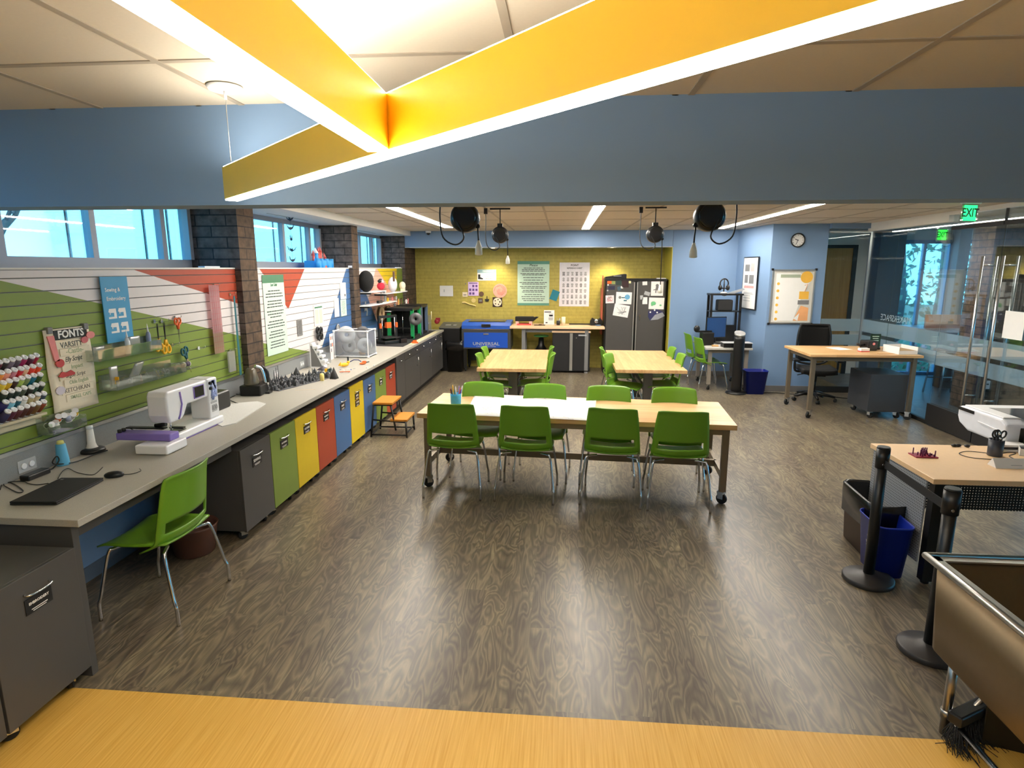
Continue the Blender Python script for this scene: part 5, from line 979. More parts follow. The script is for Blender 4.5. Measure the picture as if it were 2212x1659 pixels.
def box_printer(x, y, w, d, h, mpost, label):
    t = thing('desktop_printer', label, 'printer', (x, y, CM), 0, 'desktop filament printers'); f = B().box((-w, -d, 0), (w, d, .04)).box((-w, -d, h-.05), (w, d, h)).box((-w, -d, 0), (-w+.01, d, h)).box((-w, d-.01, 0), (w, d, h)); f.obj('case', M_black, t, bevel=.003)
    for px_, py_ in ((w-.045, -d), (w-.045, d-.06), (-w+.01, -d)): B().box((px_, py_, .0), (px_+.05, py_+.06, h-.03)).obj('corner_post', mpost, t)
    B().cyl((0, -.1, .04), (0, -.1, h-.05), .006, n=8).cyl((.08, .1, .04), (.08, .1, h-.05), .006, n=8).obj('rod', M_chrome, t); B().box((-.1, -.1, .15), (.1, .1, .16)).obj('build_plate', M_blackm, t)
    return t
M_pg = mat('printer_green', (20, 150, 84), .4); box_printer(-2.74, 10.32, .23, .28, .52, M_pg, 'black boxy printer with bright green posts'); box_printer(-2.74, 10.93, .23, .25, .53, mat('printer_slate', (84, 100, 124), .4), 'black boxy printer with slate blue posts behind the green one')
spool((-2.46, 10.02, CM+.34), .105, .06, 'grey spool mounted on the near side of the green posted printer', mat('smoke_spool', (90, 90, 92), .4), M_mgray, .0, 'filament spools', 'X')
small(lambda b: b.box((-.05, -.035, 0), (.05, .035, .02)).box((-.03, -.02, .02), (.03, .02, .045)), 'orange_print', (896, 741), M_orange, 'orange printed block on the mat in front of the green printer', 'model', .4, None, CM)
p = onc(928, 712); t = thing('clear_container', 'clear square container with coiled parts near the counter end', 'container', (-2.66, 11.38, CT), 0); B().box((-.15, -.10, 0), (.15, .10, .30)).obj('container_body', M_frost, t, bevel=.008); 
b = B().tube([(.04*math.cos(k*PI/6), -.02+.0*k, .13+.04*math.sin(k*PI/6)) for k in range(26)], .01, 6).tube([(.1+.02*math.cos(k*PI/6), -.02, .15+.02*math.sin(k*PI/6)) for k in range(13)], .008, 6); b.obj('coiled_parts', M_lgray, t)
small(lambda b: b.cyl((0, 0, .0), (0, 0, .14), .006, n=8), 'pale_stick', (932, 690), mat('pale_wood', (226, 214, 170), .6), 'thin pale stick standing up out of the clear container', 'stick', 0, None, CT+.30); small(lambda b: b.sphere((0, 0, .05), .05, (1, .6, 1), 10, 8).box((-.02, -.02, .05), (.06, .02, .12)), 'red_tool', (944, 700), mat('dark_red', (130, 20, 28), .5), 'dark red tool behind the clear container', 'tool', 0, None, CT+.14)
# cardboard spools and cat figure on the wall
M_cardb = mat('cardboard', (150, 122, 84), .8); 
for px, py, X, l in ((822, 678, -2.98, 'brown cardboard spool on the blue slats, nearer the second pillar'), (837, 675, -2.99, 'brown cardboard spool on the blue slats, half behind the other')): spool(PX(px, py, X), .125, .05, l, M_cardb, M_brown, PI/2*.95, 'filament spools', 'X')
p = PX(789, 665, -3.06); t = thing('paper_figure', 'grey paper lizard figure hanging on the blue slats', 'figure', p); b = B(); b.prism([(-.02, .09), (.02, .10), (.03, .05), (.07, .0), (.09, -.06), (.06, -.13), (.03, -.12), (.05, -.06), (.0, -.03), (-.05, -.05), (-.04, -.01), (-.01, .02)], 0, .01, 0, frame((0, 0, 0), (0, 1, 0), (0, 0, 1))); b.obj('figure', M_lgray, t)
# shelves and what is on them
def shelf(y0, y1, z, label):
    t = thing('wall_shelf', label, 'shelf', (-3.09, (y0+y1)/2, z), 0, 'white shelves in the slatwall corner'); h = (y1-y0)/2
    B().prism([(0, -h), (.20, -h+.02), (.24, 0), (.24, h-.1), (.2, h), (0, h)], -.012, 0).obj('board', M_wplas, t); B().box((0, -h+.02, -.035), (.2, -h+.04, -.012)).box((0, h-.06, -.035), (.2, h-.04, -.012)).obj('bracket', M_black, t)
    return t
SX = -2.87
def shz(x, y): return PX(x, y, SX)
s1 = shz(820, 629); shelf(8.98, shz(834, 628).y+.05, s1.z, 'upper white shelf next to the second pillar'); s2 = shz(860, 631); shelf(shz(836, 633).y, shz(881, 629).y, s2.z, 'upper white shelf farther into the corner'); s3 = shz(830, 655); shelf(shz(800, 657).y, shz(859, 652).y, s3.z, 'lower white shelf above the brown spools'); s4 = shz(873, 665); shelf(shz(845, 667).y, shz(900, 660).y, s4.z, 'lower white shelf above the green printer')
p = PX(793, 627, -2.97); t = thing('plush_ball', 'black round plush cushion on the upper shelf by the second pillar', 'plush', (-2.98, p.y, s1.z)); B().sphere((0, 0, .16), .16, (.7, 1.05, 1.02), 20, 14).obj('plush_body', mat('black_plush', (18, 18, 19), .95, bump=.4, scale=60), t); B().sphere((.02, .13, .22), .05, (.8, 1, .8), 12, 8).obj('tuft', mat('black_plush', (18, 18, 19), .95), t)
p = PX(823, 624, -2.95); t = thing('plush_toy', 'small red and pink plush toy with dark ribbon on the upper shelf', 'plush', (-2.95, p.y, s1.z)); B().sphere((0, 0, .07), .07, (.9, 1.1, .9), 14, 10).obj('plush_body', mat('red_plush', (196, 40, 60), .9), t); B().sphere((.0, .02, .135), .05, (.9, 1.3, .8), 12, 8).obj('pink_top', mat('pink_plush', (240, 170, 180), .9), t); B().sphere((0, -.06, .15), .035, (1, 1, .8), 10, 7).sphere((0, -.01, .175), .025, (1, 1.5, .6), 10, 7).obj('ribbon', M_black, t)
small(lambda b: b.lathe([(.03, 0), (.035, .02), (.02, .06), (.024, .10), (.015, .12)], n=12), 'vase_print', (808, 626), mat('ivory_print', (236, 230, 206), .5), 'ivory twisted vase standing before the black plush', 'vase', 0, None, s1.z)
p = PX(850, 630, -2.92); t = thing('moon_globe', 'pale round printed moon globe on the upper far shelf', 'globe', (-2.93, p.y, s2.z)); B().sphere((0, 0, .135), .125, (.6, 1, 1.05), 20, 14).obj('globe', mat('moon_resin', (214, 216, 222), .5, var=.12, scale=10), t); B().lathe([(.05, 0), (.03, .015), (.03, .02)], n=14).obj('foot', M_wplas, t)
p = PX(872, 629, -2.90); t = thing('skull_print', 'cream printed skull at the end of the upper far shelf', 'figure', (-2.92, p.y, s2.z)); B().sphere((0, 0, .10), .065, (.9, 1.1, 1.1), 14, 10).box((-.03, -.04, 0), (.04, .04, .06)).obj('skull', mat('bone', (236, 232, 210), .6), t)
small(lambda b: b.lathe([(.03, 0), (.03, .05), (.015, .07), (.015, .1)], n=12), 'grey_figurine', (836, 629), M_lgray, 'small pale figurine between the plush and the moon globe', 'figure', 0, None, s2.z)
small(lambda b: b.prism([(-.02, 0), (.02, 0), (.028, .1), (.02, .16), (-.015, .15), (-.024, .08)], -.012, .012, 0, frame((0, 0, 0), (0, 1, 0), (0, 0, 1))), 'wood_carving', (851, 608), M_brown, 'brown leaf carving hanging on the yellow slats above the moon globe', 'carving', 0, None, PX(851, 604, -3.08).z)
for i, (x, y, n, m, l, h) in enumerate(((820, 652, 'black_clamp', M_black, 'black bar clamp lying on the lower shelf', .05), (838, 652, 'ring_puzzle', M_ygold, 'yellow rimmed dark disc on the lower shelf', .05), (848, 650, 'ring_puzzle', M_pink, 'pinkish ring on the lower shelf', .05), (856, 649, 'ring_puzzle', M_wplas, 'white crescent ring at the end of the lower shelf', .06))):
    if i == 0: f = lambda b: b.box((-.02, -.10, 0), (.02, .10, .045)).box((-.01, .1, .01), (.01, .22, .025))
    else: f = lambda b: b.tube([(0, .028*math.cos(k*PI/8), .034+.028*math.sin(k*PI/8)) for k in range(17)], .010, 7)
    p = PX(x, y, -2.95); b = B(); f(b); solo(b, n, m, l, 'ring' if i else 'clamp', 'things on the lower shelf', center=False, loc=(-2.95, p.y, s3.z))
for i, (x, l, m, h, w) in enumerate(((824, 'slim clear prism standing on the lower shelf', M_frost, .19, .012), (832, 'grey printed bracket standing on the lower shelf', M_lgray, .18, .03))):
    p = PX(x, 650, -2.98); b = B().box((-.015, -w, 0), (.015, w, h)); solo(b, 'tall_print', m, l, 'model', 'things on the lower shelf', center=False, loc=(-2.98, p.y, s3.z))
for i, (x, l, m, h, w) in enumerate(((853, 'grey cup on the lower far shelf', M_mgray, .10, .03), (861, 'pale printed figure on the lower far shelf', mat('tan_print', (214, 160, 90), .5), .17, .022), (867, 'brown printed figure on the lower far shelf', M_brown, .17, .025), (878, 'white and red printed flower on the lower far shelf', M_wplas, .13, .03), (882, 'pink thin figure at the end of the lower far shelf', M_pink, .14, .015))):
    p = PX(x, 663, -2.96); b = B().lathe([(w, 0), (w*.8, h*.3), (w*.5, h*.55), (w*.9, h*.75), (w*.3, h)], n=10); solo(b, 'figurine', m, l, 'figure', 'figures on the lower far shelf', center=False, loc=(-2.96, p.y, s4.z))
# ================================================================= far wall
YW = 12.496
def far(name, x0, y0, x1, y1, label, cat, mats, draw=None, Y=YW, th=.003, group=None, rot=0):
    a, c = PY(x0, y0, Y), PY(x1, y1, Y); w, h = c.x-a.x, a.z-c.z; b = B(); M = frame((0, 0, 0), (1, 0, 0), (0, 0, 1))
    if rot: M = M @ Matrix.Translation((0, h/2, 0)) @ Matrix.Rotation(rot, 4, 'Z') @ Matrix.Translation((0, -h/2, 0))
    b.box((-w/2, 0, 0), (w/2, h, th), 0, M)
    if draw: draw(b, M @ Matrix.Translation((0, 0, th)), w, h)
    return solo(b, name, mats, label, cat, group, center=False, loc=((a.x+c.x)/2, Y, c.z))
def rules(b, M, w, h):
    b.rect(M, -w/2, h*.93, w/2, h, 1); b.rect(M, -w/2, 0, w/2, h*.055, 1); b.text('Please', h*.075, M @ Matrix.Translation((0, h*.905, .0008)), 2, shear=.2, bold=.01)
    lines(b, M, -w*.44, w*.44, [h*z for z in (.845, .81, .775, .72, .69, .63, .575, .52, .485, .43, .395, .34, .305, .25, .20, .15, .11)], 2, h*.013)
far('poster', 1118, 564, 1186, 660, 'mint green rules poster with dark bands in the middle of the olive wall', 'poster', [M_lgreen, mat('deep_teal_band', (96, 150, 130), .7), M_ink], rules)
def chart(b, M, w, h):
    b.text('POINT', h*.06, M @ Matrix.Translation((0, h*.935, 0)), 1, bold=.02); b.text('REFERENCE SHEET', h*.05, M @ Matrix.Translation((0, h*.87, 0)), 1, sx=.85, bold=.02)
    for i in range(6):
        for j in range(6):
            x, y = -w*.36+i*w*.145, h*(.75-.13*j); lines(b, M, x-w*.045, x+w*.045, [y+h*.03, y+h*.012, y-h*.006, y-h*.024, y-h*.04], 2 if (i+j) % 3 else 1, h*.012)
far('poster', 1209, 567, 1272, 662, 'white reference chart poster of small grey blocks on the olive wall', 'poster', [mat('lilac_white_paper', (226, 222, 226), .7), M_ink, M_mgray], chart)
far('wall_sign', 1031, 582, 1072, 606, 'white safety sign with a boot picture reading closed toed shoes', 'sign', [M_paper, mat('sign_grey', (140, 170, 176), .6), M_ink], lambda b, M, w, h: (b.rect(M, -w/2, h*.68, w/2, h, 1), b.text('MAKERSPACE', h*.2, M @ Matrix.Translation((w*.08, h*.84, .0008)), 0, sx=.85), b.prism([(-.46*w, h*.12), (-.2*w, h*.1), (-.2*w, h*.2), (-.34*w, h*.3), (-.34*w, h*.55), (-.46*w, h*.55)], 0, .001, 2, M), b.text('CLOSED', h*.15, M @ Matrix.Translation((w*.15, h*.53, 0)), 2), b.text('TOED SHOES', h*.15, M @ Matrix.Translation((w*.15, h*.35, 0)), 2, sx=.85), b.text('REQUIRED', h*.15, M @ Matrix.Translation((w*.15, h*.17, 0)), 2)))
far('flyer', 1011, 609, 1034, 639, 'lilac flyer with purple pictures on the olive wall', 'flyer', [mat('lilac_paper', (206, 178, 222), .7), mat('purple_ink', (96, 66, 130), .7)], lambda b, M, w, h: ([b.rect(M, -w*.4+i*w*.3, h*(.62-.27*j), -w*.4+i*w*.3+w*.2, h*(.62-.27*j)+h*.17, 1) for i in range(3) for j in range(3) if (i+j) % 4], b.rect(M, -w*.4, h*.88, w*.4, h*.94, 1)))
far('whiteboard', 950, 617, 979, 640, 'small blank white board on the olive wall above the clear container', 'board', [M_paper, M_lgray], lambda b, M, w, h: b.rect(M, -w*.2, h*.4, -w*.14, h*.65, 1), th=.012)
far('wood_plaque', 999, 631, 1010, 641, 'small cream square plaque left of the lilac flyer', 'plaque', [M_cream, M_mgray], lambda b, M, w, h: b.rect(M, -w*.3, h*.3, w*.3, h*.5, 1), th=.006)
def disc(name, x, y, r, label, m, Y=YW, th=.008, extra=None, mats=None):
    p = PY(x, y, Y); b = B().cyl((0, 0, 0), (0, -th, 0), r, n=28)
    if extra: extra(b, frame((0, -th, 0), (1, 0, 0), (0, 0, 1)))
    return solo(b, name, mats or m, label, 'plaque', 'laser cut samples on the olive wall', center=False, loc=p)
disc('round_plaque', 1040, 635, .05, 'small round brown engraved disc on the olive wall', M_brown); disc('round_plaque', 1023, 649, .045, 'small round pale wooden ring on the olive wall', mat('pale_birch', (214, 192, 124), .6)); disc('round_plaque', 1080, 628, .145, 'large round pink wavy plaque on the olive wall', None, mats=[mat('pink_acrylic_sheet', (230, 164, 146), .5, var=.1), mat('pink_engraving', (206, 130, 116), .6)], extra=lambda b, M: [b.tube([(.02*k*math.cos(a*.7+k), .02*k*math.sin(a*.7+k), .001) for a in range(6)], .004, 4, 1, M=M) for k in range(1, 7)])
far('square_plaque', 1064, 642, 1085, 663, 'dark square plaque with a cream cookie disc on the olive wall', 'plaque', [mat('dark_walnut', (54, 30, 22), .5), M_cream, mat('choc', (84, 50, 32), .6)], lambda b, M, w, h: (b.cyl((0, h/2, 0), (0, h/2, .003), w*.44, n=28, m=1, M=M), [b.cyl((w*.26*math.cos(k*1.3), h/2+w*.26*math.sin(k*1.3), .003), (w*.26*math.cos(k*1.3), h/2+w*.26*math.sin(k*1.3), .005), w*.07, n=10, m=2, M=M) for k in range(6)]))
far('square_plaque', 1033, 644, 1043, 655, 'small dark square plaque next to the pale ring', 'plaque', [M_brown, M_mgray], lambda b, M, w, h: b.rect(M, -w*.3, h*.3, w*.3, h*.7, 1), th=.006)
p = PY(1052, 646, YW); b = B().box((-.045, -.008, -.03), (.045, 0, .0)).box((-.008, -.008, 0), (.008, 0, .06)).box((-.03, -.008, -.05), (.03, 0, -.03)); solo(b, 'key_hanger', M_ink, 'small dark key shaped cutout left of the cookie plaque', 'plaque', center=False, loc=p)
p = PY(1013, 657, YW); b = B().tube(smooth_path([(-.14, -.012, .03), (-.08, -.012, .035), (0, -.012, 0), (.08, -.012, -.02), (.15, -.012, -.04)], 4), [.02]*5+[.014]*4+[.012]*4+[.016]*4, 8); solo(b, 'wooden_spoon', mat('pale_birch', (214, 192, 124), .6), 'long pale wooden spoon fixed low on the olive wall', 'spoon', center=False, loc=p)
far('teal_tag', 1190, 627, 1206, 649, 'tilted teal card between the two big posters', 'card', [mat('teal_card', (30, 124, 142), .6)], None, th=.006, rot=-.35)
b = B().box((-.012, -.004, -.012), (.012, 0, .012)); solo(b, 'wall_pin', M_mgray, 'tiny grey pin on the olive wall left of the lilac flyer', 'pin', center=False, loc=PY(1006, 613, YW))
# laser cutter
t = thing('laser_cutter', 'big blue laser cutter with UNIVERSAL lettering on a black stand', 'laser cutter', (-1.485, 11.80, 0)); W = .49; D = .62
B().box((-W, 0, .46), (W, D, .84)).obj('cabinet_body', mat('laser_dark', (60, 62, 64), .45), t, bevel=.006)
b = B(); b.box((-W+.045, -.006, .49), (W-.06, .004, .79), 0); b.text('UNIVERSAL', .085, frame((.0, -.0065, .565), (1, 0, 0), (0, 0, 1)), 1, bold=.015, sx=1.25); b.text('LASER SYSTEMS', .03, frame((.0, -.0065, .515), (1, 0, 0), (0, 0, 1)), 1, sx=1.9); d = b.obj('front_door', [M_hblue, M_lgray], t)
B().box((-.05, -.02, .75), (.05, -.006, .775)).obj('latch', M_alu, d)
b = B(); b.prism([(0, .86), (0, .93), (.10, .985), (D, 1.0), (D, .86)], -W, W, 0, frame((0, 0, 0), (0, 1, 0), (0, 0, 1))); l = b.obj('lid', mat('lid_blue', (36, 88, 184), .4), t, bevel=.006); B().box((-W+.12, .13, .988), (W-.12, D-.08, 1.002)).obj('lid_window', mat('smoked_window', (60, 62, 60), .15), l); B().box((-.09, -.02, .90), (.09, .03, .955)).obj('lid_handle', M_black, l); B().box((-W+.02, -.008, .842), (W-.02, .05, .862)).obj('chrome_rail', M_chrome, t)
for x in (-W+.06, W-.06):
    for y in (.05, D-.06): B().box((x-.03, y-.03, .08), (x+.03, y+.03, .46)).obj('leg', M_black, t); caster(B(), x, y, .04, .3, .09).obj('caster', [M_black, M_rub], t)
B().box((-W+.06, D-.1, .15), (W-.06, D-.06, .46)).obj('rear_panel', M_black, t)
# air filter cabinet and the long bench
t = thing('air_filter', 'black air filter cabinet with grey sloped control top in the corner', 'cabinet', (-2.22, 12.12, 0)); b = B(); b.prism([(-.26, 0), (.24, 0), (.24, .93), (-.26, .86)], -.22, .20, 0, frame((0, 0, 0), (0, 1, 0), (0, 0, 1))); b.obj('cabinet_body', M_black, t, bevel=.01); b = B(); b.prism([(-.27, .862), (.245, .934), (.245, .945), (-.27, .874)], -.225, .205, 0, frame((0, 0, 0), (0, 1, 0), (0, 0, 1))); c_ = b.obj('control_top', mat('control_grey', (88, 90, 90), .4), t); B().box((-.12, -.1, .905), (-.02, .02, .915)).box((.04, -.1, .905), (.1, -.02, .915)).obj('button_panel', M_lgray, c_)
t = thing('workbench', 'pale wooden bench against the olive wall with grey steel legs', 'workbench', (-.08, 12.08, 0)); B().box((-.93, -.33, .875), (.925, .34, .925)).obj('benchtop', mat('pale_maple', (232, 198, 158), .45, var=.05, scale=9), t, bevel=.008)
for x in (-.66, .58): B().box((x-.035, -.28, .03), (x+.035, -.22, .875)).box((x-.035, -.28, 0), (x+.035, .28, .05)).box((x-.035, .22, .03), (x+.035, .28, .875)).obj('leg', M_mgray, t)
B().box((-.66, -.24, .80), (.58, -.2, .875)).obj('rail', M_mgray, t)
BZ = .9255
t = thing('tool_chest', 'black two door cabinet with a grey centre strip under the bench', 'cabinet', (.20, 11.98, 0)); B().box((-.37, -.16, .03), (.37, .3, .80)).obj('cabinet_body', M_black, t); B().box((-.38, -.17, .80), (.38, .31, .835)).obj('wood_top', mat('pale_maple', (232, 198, 158), .45), t)
for s in (-1, 1): d = B().box((s*.19-.17, -.175, .05), (s*.19+.17, -.161, .79)).obj('door', M_blackm, t, bevel=.003)
B().box((-.028, -.19, .05), (.028, -.17, .79)).obj('pull_strip', M_alu, t); B().box((.14, -.185, .74), (.30, -.175, .765)).obj('badge', M_lgray, t); B().cyl((.1, -.18, .70), (.1, -.174, .70), .012, n=10).obj('lock', M_chrome, t)
for x in (-.3, .3): caster(B(), x, -.1, .016, 0, .04).obj('caster', [M_black, M_rub], t)
t = thing('work_stool', 'low work stool with green seat and black base under the bench', 'stool', (-.40, 12.14, 0)); B().sphere((0, 0, .70), .16, (1, .9, .18), 18, 8).obj('seat', mat('stool_green', (90, 176, 96), .5), t); B().cyl((0, 0, .30), (0, 0, .69), .03, n=12).lathe([(.14, .40), (.06, .52), (.05, .66)], n=14).obj('column', M_black, t); b = B()
for k in range(5): b.tube([(0, 0, .30), (.2*math.cos(k*1.257), .2*math.sin(k*1.257), .10), (.24*math.cos(k*1.257), .24*math.sin(k*1.257), .0)], .02, 6)
b.obj('base', M_black, t)
q0 = PY(1135, 690, 12.1); t = thing('heat_press', 'black laminator like machine standing on a pink stand on the bench', 'machine', (q0.x, 12.1, BZ)); B().box((-.20, -.1, .075), (.17, .1, .165)).obj('machine_body', M_black, t, bevel=.01); B().box((-.19, -.1, 0), (-.13, .1, .075)).box((.08, -.1, 0), (.14, .1, .075)).obj('stand_leg', mat('pale_pink_plastic', (222, 178, 172), .5), t); B().box((-.16, -.12, 0), (.12, .1, .03)).obj('red_tray', mat('red_tray', (206, 70, 66), .5), t); B().prism([(.17, .08), (.27, .16), (.22, .165), (.17, .15)], -.05, .05, 0, frame((0, 0, 0), (1, 0, 0), (0, 0, 1))).obj('side_arm', M_black, t)
b = B().box((-.11, -.08, 0), (.11, .08, .006)).box((-.02, -.03, .006), (.04, .03, .02)); solo(b, 'cutting_pad', M_brown, 'small dark pad lying on the bench left of the sign holder', 'pad', center=False, loc=(PY(1166, 694, 12.05).x, 12.0, BZ))
q0 = PY(1186, 696, 12.15); t = thing('sign_holder', 'white upright sign holder with printed notes on the bench', 'sign holder', (q0.x, 12.15, BZ)); b = B(); b.box((-.105, -.004, 0), (.105, .004, .29)); M = frame((0, -.0045, 0), (1, 0, 0), (0, 0, 1)); b.rect(M, -.095, .245, .04, .262, 1); b.rect(M, .0, .165, .075, .20, 1); lines(b, M, -.02, .09, [.215, .14, .125, .11, .095], 1, .007); b.rect(M, -.07, .03, -.03, .05, 1); b.obj('sheet', [M_paper, M_ink], t); B().box((-.105, -.04, 0), (.105, .04, .004)).obj('foot', M_acry, t)
q0 = PY(1206, 694, 12.05); t = thing('pen_cup', 'dark mesh cup of pens on the bench beside the sign holder', 'cup', (q0.x, 12.05, BZ)); B().lathe([(.03, 0), (.035, .002), (.038, .09), (.036, .09)], n=14).obj('cup_body', M_black, t); b = B(); q = random.Random(1)
for i in range(6): b.cyl((q.uniform(-.02, .02), q.uniform(-.02, .02), .01), (q.uniform(-.05, .05), q.uniform(-.03, .03), q.uniform(.13, .16)), .004, n=6)
b.obj('pens', M_lgray, t)
b = B().cyl((0, 0, 0), (0, 0, .16), .04, n=18); solo(b, 'paper_roll', mat('cream_roll', (238, 224, 196), .7), 'cream cylinder roll standing on the bench', 'roll', center=False, loc=(PY(1217, 696, 12.1).x, 12.1, BZ))
b = B().box((-.21, -.03, 0), (.21, .03, .022)); solo(b, 'black_ruler', M_black, 'long black bar lying along the back of the bench', 'bar', center=False, loc=(PY(1252, 694, 12.2).x, 12.2, BZ))
q0 = PY(1288, 693, 12.1); t = thing('engraver', 'black dome shaped device with bright lamp on the bench end', 'machine', (q0.x, 12.1, BZ)); b = B(); b.prism([(-.12, 0), (.12, 0), (.12, .09), (.08, .15), (.03, .12), (-.03, .12), (-.08, .15), (-.12, .09)], -.08, .08, 0, frame((0, 0, 0), (1, 0, 0), (0, 0, 1))); b.obj('housing', M_black, t, bevel=.01); B().sphere((0, -.08, .09), .045, (1, .4, 1), 12, 8).obj('lens', M_chrome, t)
b = B().sphere((0, 0, .012), .04, (1.6, 1, .3), 10, 6); solo(b, 'blue_cloth', mat('blue_cloth', (110, 140, 176), .9), 'small blue cloth crumpled at the bench end', 'cloth', center=False, loc=(PY(1292, 699, 11.95).x, 11.95, BZ))
b = B().box((-.012, -.02, 0), (.012, .02, 1.15)).box((-.02, -.02, 0), (-.012, .3, .9)); solo(b, 'red_trim_panel', mat('red_strip', (190, 96, 70), .5), 'thin red edged upright strip between the bench and the locker', 'strip', center=False, loc=(.80, 12.05, .75))
# locker
t = thing('steel_locker', 'tall black steel locker with two doors covered in magnets and drawings', 'locker', (1.42, 11.86, 0)); B().box((-.585, .02, 0), (.585, .55, 1.84)).box((-.595, .0, 1.80), (.595, .56, 1.845)).obj('cabinet_body', M_black, t, bevel=.004)
for s in (-1, 1):
    d = B().box((s*.29-.262, -.015, .06), (s*.29+.262, .02, 1.795)).obj('door', M_gray, t, bevel=.004); B().box((s*.028-.010, -.035, .10), (s*.028+.010, -.014, 1.78)).obj('pull_strip', M_alu, d)
B().box((.085, -.02, 1.05), (.105, -.014, 1.16)).obj('lock', M_chrome, t)
YL = 11.843
def mag(name, x0, y0, x1, y1, label, cat, mats, draw=None, rot=0, group='papers on the locker doors'): far(name, x0, y0, x1, y1, label, cat, mats, draw, YL, .0015, group, rot)
scrib = lambda cols, n, seed: (lambda b, M, w, h: [b.tube([(q.uniform(-w*.35, w*.35), q.uniform(h*.15, h*.85), .001) for _ in range(4)], .003, 4, cols[i % len(cols)], M=M) for q in [random.Random(seed)] for i in range(n)])
mag('drawing', 1331, 631, 1364, 657, 'child drawing with a blue and teal shape on the left locker door', 'drawing', [M_paper, mat('crayon_blue', (110, 170, 206), .8), M_teal, M_mgray], lambda b, M, w, h: (b.cyl((w*.22, h*.6, 0), (w*.22, h*.6, .001), h*.22, n=14, m=1, M=M), b.cyl((-.25*w, h*.55, 0), (-.25*w, h*.55, .001), h*.12, n=12, m=3, M=M), b.rect(M, -.15*w, h*.5, .2*w, h*.58, 2), b.rect(M, -.0*w, h*.25, .2*w, h*.35, 2)), -.03)
mag('drawing', 1326, 658, 1358, 684, 'pencil drawing tilted on the left locker door', 'drawing', [M_paper, M_lgray, M_mgray], scrib([1, 2], 7, 3), -.17); mag('drawing', 1308.5, 638, 1326, 655, 'small pink sketch at the left locker edge', 'drawing', [mat('blush_card', (236, 222, 222), .6), M_brown, M_pink], scrib([1, 2], 6, 5), .04)
mag('drawing', 1407, 608, 1432, 639, 'portrait drawing of a grey walking figure on the right locker door', 'drawing', [M_paper, M_mgray], lambda b, M, w, h: (b.cyl((0, h*.72, 0), (0, h*.72, .001), w*.13, n=12, m=1, M=M), b.prism([(-.14*w, h*.38), (.14*w, h*.38), (.1*w, h*.66), (-.1*w, h*.66)], 0, .001, 1, M), b.rect(M, -.14*w, h*.2, -.05*w, h*.4, 1), b.rect(M, .05*w, h*.2, .14*w, h*.4, 1), b.tube([(.1*w, h*.6, 0), (.3*w, h*.68, 0)], .006, 5, 1, M=M), b.tube([(-.12*w, h*.45, 0), (-.3*w, h*.4, 0)], .008, 5, 1, M=M)))
mag('drawing', 1402, 643, 1434, 668, 'landscape drawing with green blobs on the right locker door', 'drawing', [M_paper, mat('crayon_green', (110, 190, 130), .8), M_lgray], lambda b, M, w, h: (b.sphere((-.2*w, h*.5, 0), h*.22, (1, .8, .01), 12, 6, 1, M=M), b.sphere((-.28*w, h*.35, 0), h*.1, (1, .8, .01), 10, 6, 1, M=M), b.sphere((.27*w, h*.35, 0), h*.1, (1, .7, .01), 10, 6, 1, M=M)), -.02)
p = PY(1417, 680, YL); b = B(); M = frame((0, 0, 0), (1, 0, 0), (0, 0, 1)); b.prism([(-.15, .07), (.0, .11), (.13, .06), (.17, -.02), (.04, -.09), (-.11, -.11), (-.15, -.04)], 0, .002, 0, M); b.prism([(-.02, .0), (.12, .05), (.17, -.02), (.04, -.09), (-.10, -.105)], .002, .0025, 1, M)
for x, z in ((-.11, .05), (.02, .045), (-.03, .09)): b.cyl((x, z, .002), (x, z, .0028), .016, n=10, m=2, M=M)
solo(b, 'galaxy_cutout', [mat('night_blue', (46, 48, 92), .7), mat('grey_wash', (150, 152, 160), .7), M_paper], 'dark blue and grey painted cutout low on the right locker door', 'drawing', 'papers on the locker doors', center=False, loc=p)
for i, (x0, y0, x1, y1, m, l, r) in enumerate(((1312, 607, 1321, 613, M_orange, 'orange heart magnet at the top left of the locker', 0), (1321, 607, 1329, 614, mat('olive_magnet', (140, 150, 90), .6), 'green and cream magnet beside the orange heart', 0), (1331, 606, 1342, 616, mat('dark_teal_magnet', (40, 60, 54), .6), 'dark teal square magnet at the locker top', 0), (1344, 606, 1358, 621, mat('dark_wine_magnet', (52, 26, 30), .6), 'dark wine square magnet at the locker top', 0), (1358, 607, 1363, 612, mat('cream_magnet', (232, 224, 170), .6), 'round cream magnet by the locker centre', 0), (1341, 618, 1346, 623, M_paper, 'round white magnet above the blue drawing', 0), (1314, 618, 1328, 626, mat('navy_magnet', (36, 38, 66), .6), 'navy rectangular magnet under the orange heart', 0), (1388, 608, 1398, 616, M_paper, 'small white card with a dark smudge on the right door', .05), (1392, 630, 1404, 638, M_lgray, 'pale triangular scrap on the right locker door', -.3), (1383, 638, 1389, 647, M_lgray, 'grey oval scrap on the right locker door', .1), (1388, 642, 1398, 657, M_paper, 'white tag hanging below the grey scraps', .03), (1334, 619, 1341, 628, mat('steel_blue_magnet', (70, 96, 110), .6), 'steel blue squiggle magnet above the blue drawing', .3), (1312, 614, 1315, 617, M_paper, 'tiny white dot magnet under the orange heart', 0), (1311, 626, 1314, 629, M_lgray, 'tiny grey dot magnet above the pink sketch', 0))):
    mag('magnet', x0, y0, x1, y1, l, 'magnet', [m], None, r, 'magnets on the locker doors')
